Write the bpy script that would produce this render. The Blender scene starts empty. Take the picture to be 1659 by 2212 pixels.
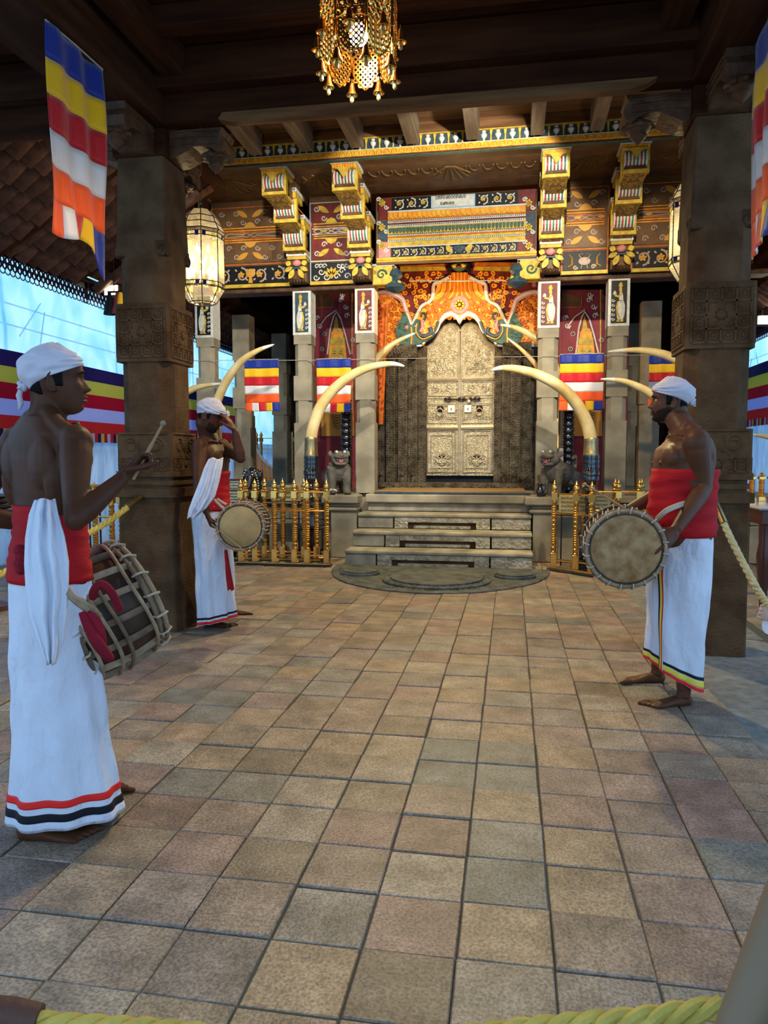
import bpy, bmesh, math, random
from mathutils import Vector, Matrix, noise
import numpy as np
random.seed(7)
PI = math.pi
SC = bpy.context.scene
COL = SC.collection

# ------------------------------------------------------------------ camera, sky, lamps, exposure
CAM_H, YAW, PITCH, FPX = 1.3, math.radians(9.7), math.radians(4.3), 1600.0
cd = bpy.data.cameras.new('camera'); cam = bpy.data.objects.new('camera', cd); COL.objects.link(cam)
cd.sensor_fit = 'VERTICAL'; cd.sensor_height = 36.0; cd.sensor_width = 27.0
cd.lens = 36.0 * FPX / 2212.0
cd.clip_start = 0.05; cd.clip_end = 200
cam.location = (0, 0, CAM_H)
cam.rotation_euler = (PI/2 - PITCH, 0, YAW)
SC.camera = cam
SC.view_settings.view_transform = 'Standard'; SC.view_settings.look = 'None'
SC.view_settings.gamma = 1.0; SC.view_settings.use_curve_mapping = False
SC.view_settings.exposure = 0.3
SC.cycles.max_bounces = 6; SC.cycles.diffuse_bounces = 4; SC.cycles.glossy_bounces = 3
SC.cycles.transmission_bounces = 6; SC.cycles.transparent_max_bounces = 10
SC.cycles.sample_clamp_indirect = 4.0
SC.cycles.caustics_reflective = False; SC.cycles.caustics_refractive = False

wd = bpy.data.worlds.new('sky'); SC.world = wd; wd.use_nodes = True
wn = wd.node_tree; bg = wn.nodes['Background']
bg.inputs[0].default_value = (0.41, 0.67, 1.0, 1); bg.inputs[1].default_value = 1.75

R_ = math.radians
def lamp(kind, name, loc, power, color, target=None, **kw):
    d = bpy.data.lights.new(name, kind); d.energy = power; d.color = color
    for k, v in kw.items(): setattr(d, k, v)
    o = bpy.data.objects.new(name, d); COL.objects.link(o); o.location = loc
    if target is not None:
        o.rotation_euler = (Vector(target) - Vector(loc)).to_track_quat('-Z', 'Y').to_euler()
    return o
WARM = (1.0, 0.80, 0.50); WHITE = (1.0, 0.93, 0.78)
# spotlights of the hall, hung behind the front tie beam and aimed at the shrine
lamp('SPOT', 'shrine_spotlight', (0.35, 5.6, 4.15), 740, WHITE, (-1.0, 9.75, 3.3), spot_size=math.radians(60), spot_blend=0.15, shadow_soft_size=0.04)
lamp('SPOT', 'door_spotlight', (-0.9, 6.0, 4.1), 75, WHITE, (-0.75, 11.4, 1.6), spot_size=math.radians(56), spot_blend=0.4, shadow_soft_size=0.05)
lamp('SPOT', 'left_spotlight', (-2.1, 6.1, 4.1), 400, WHITE, (-3.0, 9.75, 2.4), spot_size=math.radians(75), spot_blend=0.4, shadow_soft_size=0.05)
lamp('SPOT', 'right_spotlight', (0.9, 6.1, 4.1), 360, WARM, (1.3, 9.75, 2.0), spot_size=math.radians(75), spot_blend=0.4, shadow_soft_size=0.05)
lamp('SPOT', 'floor_spotlight', (-0.6, 8.1, 4.6), 560, (1.0,0.82,0.42), (-0.5, 6.2, 0), spot_size=math.radians(95), spot_blend=0.5, shadow_soft_size=0.1)
lamp('POINT', 'arch_lamp', (-0.75, 10.2, 3.25), 55, (1.0, 0.62, 0.25), shadow_soft_size=0.08)
lamp('SPOT', 'chandelier_lamp', (-0.82, 4.0, 3.36), 120, (1.0, 0.74, 0.42), (-0.82, 4.0, 0), spot_size=R_(165), spot_blend=0.5, shadow_soft_size=0.06)
lamp('POINT', 'chandelier_glow', (-0.82, 4.0, 3.44), 5, (1.0, 0.72, 0.38), shadow_soft_size=0.05)
for lx in (-2.79, 1.45):
    lamp('POINT', 'lantern_lamp', (lx, 6.5, 3.05), 38, (1.0, 0.78, 0.45), shadow_soft_size=0.10)

# ------------------------------------------------------------------ small helpers
_fw = Vector((-math.sin(YAW)*math.cos(PITCH), math.cos(YAW)*math.cos(PITCH), -math.sin(PITCH)))
_rt = Vector((math.cos(YAW), math.sin(YAW), 0)); _up = _rt.cross(_fw)
EYE = Vector((0, 0, CAM_H))
def ray(px, py): return _fw + _rt*((px-829.5)/FPX) - _up*((py-1106.0)/FPX)
def atY(px, py, Y): d = ray(px, py); return EYE + d*(Y/d.y)
def atX(px, py, X): d = ray(px, py); return EYE + d*(X/d.x)
def atZ(px, py, Z=0.0): d = ray(px, py); return EYE + d*((Z-CAM_H)/d.z)
def atD(px, py, D): return EYE + ray(px, py)*D          # D = distance along the view axis
def R(a): return math.radians(a)

class MB:
    """collects geometry for ONE mesh object"""
    def __init__(s): s.v = []; s.f = []; s.m = []; s.mi = 0
    def add(s, vs, fs, M=None):
        b = len(s.v)
        if M is not None: vs = [M @ Vector(v) for v in vs]
        s.v += [tuple(v) for v in vs]
        s.f += [tuple(b+i for i in f) for f in fs]; s.m += [s.mi]*len(fs)
        return s
    def box(s, x0, x1, y0, y1, z0, z1, M=None, ch=0.0):
        if ch <= 0:
            vs = [(x,y,z) for z in (z0,z1) for (x,y) in ((x0,y0),(x1,y0),(x1,y1),(x0,y1))]
            fs = [(3,2,1,0),(4,5,6,7),(0,1,5,4),(1,2,6,5),(2,3,7,6),(3,0,4,7)]
            return s.add(vs, fs, M)
        c = min(ch, (x1-x0)*.45, (y1-y0)*.45, (z1-z0)*.45)
        def ring(e, z): return [(x0+e,y0,z),(x1-e,y0,z),(x1,y0+e,z),(x1,y1-e,z),(x1-e,y1,z),(x0+e,y1,z),(x0,y1-e,z),(x0,y0+e,z)]
        def inner(z): return [(x0+c,y0+c,z),(x1-c,y0+c,z),(x1-c,y0+c,z),(x1-c,y1-c,z),(x1-c,y1-c,z),(x0+c,y1-c,z),(x0+c,y1-c,z),(x0+c,y0+c,z)]
        vs = inner(z0)+ring(c*.5,z0+c)+ring(c*.5,z1-c)+inner(z1)
        fs = [tuple(reversed(range(8)))]
        for k in range(3):
            for i in range(8):
                j = (i+1) % 8; fs.append((k*8+i, k*8+j, (k+1)*8+j, (k+1)*8+i))
        fs.append(tuple(range(24,32)))
        return s.add(vs, fs, M)
    def cb(s, c, sz, M=None, ch=0.0):
        return s.box(c[0]-sz[0]/2,c[0]+sz[0]/2,c[1]-sz[1]/2,c[1]+sz[1]/2,c[2]-sz[2]/2,c[2]+sz[2]/2,M,ch)
    def lathe(s, prof, c=(0,0,0), n=16, M=None, cap=True, sq=None):
        """prof = [(r,z)...]; sq = number of sides 4 makes square section"""
        vs = []; fs = []
        for r, z in prof:
            for i in range(n):
                a = 2*PI*(i+.5)/n
                k = r/math.cos(PI/n) if n <= 8 else r
                vs.append((c[0]+k*math.cos(a), c[1]+k*math.sin(a), c[2]+z))
        for k in range(len(prof)-1):
            for i in range(n):
                j = (i+1)%n; fs.append((k*n+i,k*n+j,(k+1)*n+j,(k+1)*n+i))
        if cap: fs.append(tuple(reversed(range(n)))); fs.append(tuple(range((len(prof)-1)*n, len(prof)*n)))
        return s.add(vs, fs, M)
    def tube(s, pts, rad, n=8, M=None, cap=True, flat=1.0, upv=None, closed=False):
        pts = [Vector(p) for p in pts]
        N = len(pts)
        if not hasattr(rad, '__len__'): rad = [rad]*N
        vs = []; fs = []
        ref = Vector(upv) if upv is not None else None
        prev = None
        for i, p in enumerate(pts):
            if closed: t = pts[(i+1)%N]-pts[i-1]
            else: t = pts[min(i+1,N-1)] - pts[max(i-1,0)]
            if t.length < 1e-9: t = Vector((0,0,1))
            t.normalize()
            if ref is not None: a = ref - t*ref.dot(t)
            elif prev is not None: a = prev - t*prev.dot(t)
            else:
                a = Vector((0,0,1)) if abs(t.z) < .9 else Vector((1,0,0)); a = a - t*a.dot(t)
            if a.length < 1e-6: a = t.orthogonal()
            a.normalize(); prev = a; b = t.cross(a)
            for k in range(n):
                an = 2*PI*k/n; vs.append(p + (b*math.cos(an) + a*math.sin(an)*flat)*rad[i])
        L = N if closed else N-1
        for i in range(L):
            for k in range(n):
                j = (k+1)%n; i2 = (i+1)%N
                fs.append((i*n+k, i*n+j, i2*n+j, i2*n+k))
        if cap and not closed:
            fs.append(tuple(reversed(range(n)))); fs.append(tuple(range((N-1)*n, N*n)))
        return s.add(vs, fs, M)
    def sphere(s, c, r, nu=12, nv=8, M=None):
        if not hasattr(r, '__len__'): r = (r,r,r)
        vs = [(c[0],c[1],c[2]-r[2])]; fs = []
        for j in range(1,nv):
            t = -PI/2 + PI*j/nv
            for i in range(nu):
                a = 2*PI*i/nu; vs.append((c[0]+r[0]*math.cos(t)*math.cos(a), c[1]+r[1]*math.cos(t)*math.sin(a), c[2]+r[2]*math.sin(t)))
        vs.append((c[0],c[1],c[2]+r[2])); top = len(vs)-1
        for i in range(nu):
            j = (i+1)%nu; fs.append((0,1+j,1+i)); fs.append((top, top-nu+i, top-nu+j))
        for k in range(nv-2):
            for i in range(nu):
                j=(i+1)%nu; fs.append((1+k*nu+i,1+k*nu+j,1+(k+1)*nu+j,1+(k+1)*nu+i))
        return s.add(vs, fs, M)
    def prism(s, poly, y0, y1, M=None):
        """poly in x,z extruded along y (y0 = front)"""
        n = len(poly)
        vs = [(x,y0,z) for x,z in poly]+[(x,y1,z) for x,z in poly]
        fs = [tuple(range(n)), tuple(reversed(range(n,2*n)))]
        for i in range(n):
            j=(i+1)%n; fs.append((i, i+n, j+n, j))
        return s.add(vs, fs, M)
    def rings(s, rs, closed=True, cap0=True, cap1=True, M=None):
        n = len(rs[0]); vs = [p for r in rs for p in r]; fs = []
        for k in range(len(rs)-1):
            for i in range(n if closed else n-1):
                j=(i+1)%n; fs.append((k*n+i,k*n+j,(k+1)*n+j,(k+1)*n+i))
        if cap0: fs.append(tuple(reversed(range(n))))
        if cap1: fs.append(tuple(range((len(rs)-1)*n, len(rs)*n)))
        return s.add(vs, fs, M)
    def mesh(s, name, mats, smooth=False):
        me = bpy.data.meshes.new(name); me.from_pydata(s.v, [], s.f)
        if not isinstance(mats, (list,tuple)): mats = [mats]
        for m in mats: me.materials.append(m)
        if len(mats) > 1: me.polygons.foreach_set('material_index', s.m)
        if smooth:
            me.polygons.foreach_set('use_smooth', [True]*len(me.polygons))
            if smooth != 'all':
                try: me.set_sharp_from_angle(angle=R(smooth if smooth is not True else 40))
                except Exception: pass
        me.validate(); me.update()
        return me
    def build(s, name, mats, parent=None, smooth=False, loc=None, **kw):
        return link(name, s.mesh(name, mats, smooth), parent, loc, **kw)
def link(name, me, parent=None, loc=None, label=None, cat=None, group=None, kind=None):
    o = bpy.data.objects.new(name, me); COL.objects.link(o)
    if parent is not None: o.parent = parent
    if loc is not None: o.location = loc
    return tag(o, label, cat, group, kind)
def tag(o, label=None, cat=None, group=None, kind=None):
    if label: o['label'] = label
    if cat: o['category'] = cat
    if group: o['group'] = group
    if kind: o['kind'] = kind
    return o
def thing(name, loc, label, cat, group=None, rz=0, rot=None):
    o = bpy.data.objects.new(name, None); COL.objects.link(o); o.location = loc
    o.empty_display_size = .1
    o.rotation_euler = rot if rot else (0,0,rz)
    return tag(o, label, cat, group)
def setting(name, loc=(0,0,0)):
    o = bpy.data.objects.new(name, None); COL.objects.link(o); o.location = loc; o['kind'] = 'structure'; return o
def copy_tree(o, parent=None):
    c = o.copy(); COL.objects.link(c); c.parent = parent
    for ch in list(o.children): copy_tree(ch, c)
    return c
def circ(cx, cz, r, n=20, a0=0, a1=2*PI):
    return [(cx+r*math.cos(a0+(a1-a0)*i/n), cz+r*math.sin(a0+(a1-a0)*i/n)) for i in range(n + (0 if abs(a1-a0-2*PI)<1e-6 else 1))]

# ------------------------------------------------------------------ materials
def new_mat(name):
    m = bpy.data.materials.new(name); m.use_nodes = True
    return m, m.node_tree.nodes, m.node_tree.links, m.node_tree.nodes['Principled BSDF']
def N(nt, t, **kw):
    n = nt.new(t)
    for k, v in kw.items(): setattr(n, k, v)
    return n
def mat(name, col, rough=.6, metal=0, col2=None, scale=6, bump=0, bscale=40, stretch=None, spec=.22, sheen=0, detail=4, lo=.35, hi=.65, bdist=.01, coat=0, bvor=False, rand=0, island=False):
    m, n, l, b = new_mat(name)
    b.inputs['Roughness'].default_value = rough; b.inputs['Metallic'].default_value = metal
    b.inputs['Specular IOR Level'].default_value = spec
    if coat: b.inputs['Coat Weight'].default_value = coat; b.inputs['Coat Roughness'].default_value = .15
    if sheen: b.inputs['Sheen Weight'].default_value = sheen
    b.inputs['Base Color'].default_value = (*col, 1)
    tc = N(n, 'ShaderNodeTexCoord'); mp = N(n, 'ShaderNodeMapping')
    if stretch: mp.inputs['Scale'].default_value = stretch
    l.new(tc.outputs['Object'], mp.inputs['Vector'])
    src = None
    if col2 is not None:
        tx = N(n, 'ShaderNodeTexNoise'); tx.inputs['Scale'].default_value = scale; tx.inputs['Detail'].default_value = detail
        l.new(mp.outputs[0], tx.inputs['Vector'])
        mr = N(n, 'ShaderNodeMapRange'); mr.inputs['From Min'].default_value = lo; mr.inputs['From Max'].default_value = hi
        l.new(tx.outputs['Fac'], mr.inputs['Value'])
        mx = N(n, 'ShaderNodeMix', data_type='RGBA')
        mx.inputs['A'].default_value = (*col,1); mx.inputs['B'].default_value = (*col2,1)
        l.new(mr.outputs[0], mx.inputs['Factor']); src = mx.outputs['Result']
        l.new(src, b.inputs['Base Color'])
    if rand:
        hs = N(n, 'ShaderNodeHueSaturation')
        if island: ri = N(n, 'ShaderNodeNewGeometry').outputs['Random Per Island']
        else: ri = N(n, 'ShaderNodeObjectInfo').outputs['Random']
        mr2 = N(n, 'ShaderNodeMapRange'); mr2.inputs['To Min'].default_value = 1-rand; mr2.inputs['To Max'].default_value = 1+rand
        l.new(ri, mr2.inputs['Value']); l.new(mr2.outputs[0], hs.inputs['Value'])
        if src is not None: l.new(src, hs.inputs['Color'])
        else: hs.inputs['Color'].default_value = (*col,1)
        l.new(hs.outputs[0], b.inputs['Base Color'])
    if bump:
        if bvor:
            bt = N(n, 'ShaderNodeTexVoronoi'); bt.inputs['Scale'].default_value = bscale; o = bt.outputs['Distance']
        else:
            bt = N(n, 'ShaderNodeTexNoise'); bt.inputs['Scale'].default_value = bscale; bt.inputs['Detail'].default_value = 5; o = bt.outputs['Fac']
        l.new(mp.outputs[0], bt.inputs['Vector'])
        bp = N(n, 'ShaderNodeBump'); bp.inputs['Strength'].default_value = bump; bp.inputs['Distance'].default_value = bdist
        l.new(o, bp.inputs['Height']); l.new(bp.outputs[0], b.inputs['Normal'])
    return m
def emit(name, col, s):
    m, n, l, b = new_mat(name)
    b.inputs['Base Color'].default_value = (*col,1)
    b.inputs['Emission Color'].default_value = (*col,1); b.inputs['Emission Strength'].default_value = s
    return m
M = {}
M['pillar'] = mat('pitted brown stone', (.062,.031,.014), .9, spec=.1, col2=(.112,.064,.032), scale=5, bump=.9, bscale=55, bdist=.012)
M['pillar_carve'] = mat('carved brown stone', (.054,.027,.012), .9, spec=.1, col2=(.102,.058,.029), scale=7, bump=.7, bscale=80, bdist=.006)
M['stone'] = mat('grey lichen stone', (.19,.16,.11), .85, col2=(.34,.295,.20), scale=3.2, bump=.5, bscale=60, bdist=.006, detail=8)
M['stone_dark'] = mat('dark wet stone', (.055,.06,.055), .6, col2=(.12,.125,.11), scale=8, bump=.6, bscale=45, bdist=.006)
M['step'] = mat('worn step stone', (.19,.165,.115), .8, col2=(.40,.35,.25), scale=4, bump=.6, bscale=50, bdist=.006, detail=8)
M['step_carve'] = mat('carved step stone', (.30,.26,.18), .85, col2=(.52,.46,.33), scale=9, bump=1, bscale=28, bdist=.02, bvor=True)
M['frame_stone'] = mat('dark carved door frame stone', (.045,.036,.024), .6, col2=(.13,.105,.070), scale=9, bump=1, bscale=46, bdist=.02, bvor=True)
M['wood_dark'] = mat('dark beam timber', (.024,.0075,.0028), .8, spec=.08, col2=(.048,.016,.006), scale=2.5, bump=.35, bscale=14, stretch=(.6,6,6), bdist=.008)
M['wood_v'] = mat('dark timber along the hall', (.028,.010,.004), .8, spec=.08, col2=(.055,.021,.009), scale=2.5, bump=.35, bscale=14, stretch=(6,.6,6), bdist=.008)
M['wood_grey'] = mat('weathered rafter timber', (.12,.085,.055), .7, col2=(.20,.15,.10), scale=3, bump=.4, bscale=20, stretch=(6,.7,6), bdist=.006)
M['wood_board'] = mat('reddish ceiling boards', (.15,.075,.034), .6, col2=(.25,.135,.066), scale=2, bump=.3, bscale=18, stretch=(.5,6,6), bdist=.005, rand=.2)
M['wood_edge'] = mat('pale edge of tie beam', (.085,.038,.014), .7, spec=.1, col2=(.17,.085,.036), scale=2.5, bump=.4, bscale=16, stretch=(.5,6,6), bdist=.006)
M['carved_wood'] = mat('carved dark bracket timber', (.050,.022,.010), .6, col2=(.10,.050,.024), scale=9, bump=.8, bscale=30, bdist=.01)
M['rooftile'] = mat('underside clay roof tile', (.050,.024,.018), .8, col2=(.12,.062,.048), scale=9, bump=.4, bscale=50, rand=.35)
M['rooftile_i'] = mat('underside clay roof tiles', (.050,.024,.018), .8, col2=(.12,.062,.048), scale=9, bump=.4, bscale=50, rand=.35, island=True)
M['lace'] = mat('purple black fascia lace', (.02,.012,.03), .5)
M['gold'] = mat('polished brass', (.86,.52,.14), .22, 1.0, col2=(.72,.36,.08), scale=12)
M['brass_old'] = mat('aged brass', (.50,.36,.16), .35, 1.0, col2=(.38,.27,.12), scale=14)
M['brass_plate'] = mat('brass sign plate', (.72,.52,.20), .38, .8, col2=(.5,.36,.14), scale=7)
M['silver'] = mat('embossed silver door sheet', (.56,.51,.37), .45, .55, col2=(.40,.35,.23), scale=9, bump=.9, bscale=60, bdist=.012, detail=8, bvor=True)
M['silver_plain'] = mat('smooth silver moulding', (.66,.61,.47), .4, .6, col2=(.5,.44,.31), scale=9, bump=.4, bscale=60, bdist=.004)
M['iron'] = mat('dark iron', (.06,.05,.045), .35, .8)
M['ebony'] = mat('polished black ebony', (.008,.008,.010), .16, spec=.7, coat=.6)
M['ivory'] = mat('ivory', (.56,.38,.12), .38, col2=(.72,.56,.28), scale=5, bump=.15, bscale=16, bdist=.004, coat=.2)
M['ivory_tip'] = mat('pale ivory tip', (.70,.67,.60), .4, col2=(.58,.53,.42), scale=12)
M['yellow'] = mat('yellow temple paint', (.60,.41,.045), .5, col2=(.38,.24,.03), scale=16, bump=.3, bscale=60)
M['gold_paint'] = mat('orange gold paint', (.90,.38,.03), .42, col2=(.74,.22,.015), scale=14, bump=.5, bscale=50)
M['orange_deep'] = mat('deep orange paint', (.60,.17,.02), .5, col2=(.40,.09,.012), scale=12, bump=.5, bscale=50)
M['stripe_red'] = mat('stripe red paint', (.36,.03,.04), .5)
M['stripe_green'] = mat('stripe green paint', (.03,.14,.09), .5)
M['red_paint'] = mat('oxblood red paint', (.17,.022,.016), .5, col2=(.09,.012,.012), scale=10)
M['maroon'] = mat('maroon wall paint', (.24,.035,.045), .6, col2=(.17,.02,.03), scale=6)
M['white_paint'] = mat('off white paint', (.58,.57,.50), .5, col2=(.45,.45,.40), scale=18)
M['blue_paint'] = mat('dark blue green paint', (.022,.04,.06), .5, col2=(.04,.07,.085), scale=14)
M['green_paint'] = mat('dark green paint', (.03,.075,.06), .45, col2=(.05,.11,.08), scale=14, bump=.4, bscale=70)
M['sky_paint'] = mat('pale blue paint', (.26,.46,.60), .5)
M['pink_paint'] = mat('dusty pink paint', (.62,.25,.22), .5, col2=(.5,.16,.16), scale=14)
M['brown_paint'] = mat('dark brown painted board', (.085,.045,.022), .5, col2=(.15,.075,.03), scale=5, bump=.3, bscale=30)
M['black'] = mat('black paint', (.006,.006,.008), .5)
M['skin'] = mat('dark brown skin', (.060,.021,.010), .5, col2=(.082,.030,.014), scale=10, bump=.12, bscale=160, bdist=.002, spec=.15)
M['skin_mid'] = mat('brown skin', (.080,.029,.013), .46, col2=(.105,.040,.019), scale=10, bump=.12, bscale=160, bdist=.002, spec=.18)
M['skin_pale'] = mat('light skin', (.50,.30,.21), .5)
M['sole'] = mat('pale toenail', (.42,.28,.22), .4)
M['hair'] = mat('black hair', (.006,.005,.005), .7, spec=.08, bump=.8, bscale=220, bdist=.003, stretch=(1,1,.3))
M['stubble'] = mat('short black beard', (.026,.012,.008), .85, spec=.08, bump=.5, bscale=300, bdist=.002)
M['lips'] = mat('brown lips', (.085,.032,.024), .5)
M['eye_white'] = mat('eye white', (.42,.37,.33), .3)
M['cloth'] = mat('blue-tinted white cotton', (.64,.65,.73), .85, sheen=.05, bump=.9, bscale=6, bdist=.07, stretch=(1,1,.55), col2=(.57,.58,.66), scale=3)  # white cloth; the blue of the daylight is tinted into the colour
M['cloth2'] = mat('white headcloth cotton', (.58,.53,.58), .85, sheen=.1, bump=.3, bscale=14, bdist=.01, col2=(.50,.46,.52), scale=5)
M['redcloth'] = mat('red cotton', (.42,.006,.010), .8, sheen=.0, bump=.35, bscale=14, bdist=.012, stretch=(1,1,3), col2=(.32,.005,.008), scale=5)
M['redfelt'] = mat('red padded cloth', (.24,.008,.022), .95, bump=.4, bscale=60, col2=(.15,.006,.014), scale=9)
M['hem_black'] = mat('black hem ribbon', (.008,.008,.012), .7)
M['hem_red'] = mat('red hem ribbon', (.75,.02,.015), .5)
M['hem_yellow'] = mat('yellow hem ribbon', (.75,.60,.06), .6)
M['hide'] = mat('drum skin', (.46,.31,.13), .6, col2=(.30,.19,.075), scale=5, bump=.25, bscale=30, detail=8)
M['hide_hair'] = mat('hairy brown drum skin', (.24,.12,.045), .8, spec=.08, col2=(.44,.27,.13), scale=16, bump=.8, bscale=26, bdist=.008, stretch=(1,1,.25), detail=8)
M['drumwood'] = mat('dark drum shell timber', (.035,.018,.011), .5, col2=(.07,.035,.02), scale=8)
M['strap'] = mat('rawhide strap', (.20,.13,.075), .6, col2=(.36,.26,.16), scale=14, bump=.5, bscale=50)
M['strap_dark'] = mat('dark hide strap', (.10,.06,.035), .55, col2=(.2,.13,.08), scale=14, bump=.4, bscale=50)
M['cord'] = mat('pale cotton cord', (.42,.35,.27), .8, bump=.6, bscale=120)
M['cane'] = mat('cane stick', (.30,.17,.08), .5)
M['rope'] = mat('yellow braided rope', (.62,.47,.10), .6, col2=(.48,.35,.07), scale=20, bump=.3, bscale=140)
M['rope2'] = mat('pale braided rope', (.60,.52,.28), .6, col2=(.48,.41,.2), scale=20, bump=.3, bscale=140)
M['mat'] = mat('coir mat', (.24,.14,.05), .9, col2=(.36,.225,.085), scale=2, bump=.4, bscale=30, stretch=(.25,9,1))
M['lead'] = mat('dark lead came', (.05,.04,.03), .5, .5)
M['bell_dark'] = mat('dark brass inside', (.12,.07,.03), .5, .6)
M['table'] = mat('dark polished table', (.06,.02,.014), .3, coat=.3)
M['tabletop'] = mat('polished pale stone top', (.42,.36,.38), .2, coat=.4)
for nm, c in (('flag_blue',(.008,.028,.26)),('flag_yellow',(.88,.50,.006)),('flag_red',(.55,.008,.015)),('flag_white',(.75,.71,.68)),('flag_orange',(.90,.10,.01)),
              ('ban_blue',(.035,.02,.17)),('ban_yellow',(.70,.62,.14)),('ban_red',(.55,.01,.06)),('ban_white',(.58,.60,.88)),('ban_orange',(.70,.04,.05))):
    M[nm] = mat(nm, c, .42 if nm[0]=='f' else .6, sheen=.3 if nm[0]=='f' else 0, bump=.5 if nm[0]=='f' else .1, bscale=5, bdist=.03, stretch=(2,2,.35))
    bs = M[nm].node_tree.nodes['Principled BSDF']
    # thin cloth lets some light through
    nt = M[nm].node_tree; tr = nt.nodes.new('ShaderNodeBsdfTranslucent'); tr.inputs[0].default_value = (*c,1)
    ms = nt.nodes.new('ShaderNodeMixShader'); ms.inputs[0].default_value = .12 if nm[0]=='f' else .45
    out = nt.nodes['Material Output']; nt.links.new(bs.outputs[0], ms.inputs[1]); nt.links.new(tr.outputs[0], ms.inputs[2]); nt.links.new(ms.outputs[0], out.inputs[0])
def tarp_mat(name, c1, c2, tr=.75, sc=1.5, st=(1,1,1)):
    m, n, l, b = new_mat(name)
    tc = N(n,'ShaderNodeTexCoord'); mp = N(n,'ShaderNodeMapping'); mp.inputs['Scale'].default_value = st
    tx = N(n,'ShaderNodeTexNoise'); tx.inputs['Scale'].default_value = sc; tx.inputs['Detail'].default_value = 7; tx.inputs['Distortion'].default_value = 1.2
    mr = N(n,'ShaderNodeMapRange'); mr.inputs['From Min'].default_value=.35; mr.inputs['From Max'].default_value=.65
    mx = N(n,'ShaderNodeMix', data_type='RGBA'); mx.inputs['A'].default_value=(*c1,1); mx.inputs['B'].default_value=(*c2,1)
    l.new(tc.outputs['Object'], mp.inputs[0]); l.new(mp.outputs[0], tx.inputs[0]); l.new(tx.outputs['Fac'], mr.inputs[0]); l.new(mr.outputs[0], mx.inputs['Factor'])
    l.new(mx.outputs['Result'], b.inputs['Base Color']); b.inputs['Roughness'].default_value=.5
    t = N(n,'ShaderNodeBsdfTranslucent'); l.new(mx.outputs['Result'], t.inputs[0])
    ms = N(n,'ShaderNodeMixShader'); ms.inputs[0].default_value = tr
    l.new(b.outputs[0], ms.inputs[1]); l.new(t.outputs[0], ms.inputs[2]); l.new(ms.outputs[0], n['Material Output'].inputs[0])
    return m
M['tarp'] = tarp_mat('translucent plastic sheeting', (.66,.86,.95), (.93,.98,.99), .92, 1.6, (1,1,.6))
M['tarp_white'] = tarp_mat('white strip of sheeting', (.85,.95,.99), (.80,.92,.97), .85)
M['marble'] = tarp_mat('pale blue grey hoarding', (.55,.66,.78), (.82,.88,.94), .6, 6, (1,1,.25))
m, n, l, b = new_mat('clear lantern glass'); M['glass'] = m
M['pale_green']=mat('pale green paint',(.55,.78,.16),.6)
M['leather']=mat('brown leather sleeve',(.10,.045,.03),.6,bump=.5,bscale=60)
M['orange_lit_wood']=mat('orange lit wood',(.65,.27,.08),.5)  # the orange light on the gate is put into the wood colour
M['skin_tan']=mat('tan skin',(.22,.145,.085),.5)
M['purple']=mat('purple cloth',(.05,.012,.04),.8)
gl = N(n,'ShaderNodeBsdfGlossy'); gl.inputs['Roughness'].default_value=.08; tp = N(n,'ShaderNodeBsdfTransparent'); tp.inputs[0].default_value=(.97,.95,.88,1)
ms = N(n,'ShaderNodeMixShader'); ms.inputs[0].default_value=.10
mt_=N(n,'ShaderNodeMixShader'); mt_.inputs[0].default_value=.05; tl_=N(n,'ShaderNodeBsdfTranslucent'); tl_.inputs[0].default_value=(.95,.9,.75,1)
l.new(tp.outputs[0], ms.inputs[1]); l.new(gl.outputs[0], ms.inputs[2]); l.new(ms.outputs[0], mt_.inputs[1]); l.new(tl_.outputs[0], mt_.inputs[2]); l.new(mt_.outputs[0], n['Material Output'].inputs[0])
M['bulb'] = emit('lit warm bulb', (1.0,.74,.38), 16)
M['bulb_white'] = emit('lit chandelier globe', (1.0,.86,.60), 45)
M['lamp_white'] = emit('lit floodlight', (1.0,.85,.55), 25)
M['glass_yellow'] = emit('glowing yellow glass', (.8,.62,.04), .35)  # lantern light coming through the pane is put in as emission
M['glass_blue'] = mat('stained blue glass', (.02,.02,.16), .2)
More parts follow.
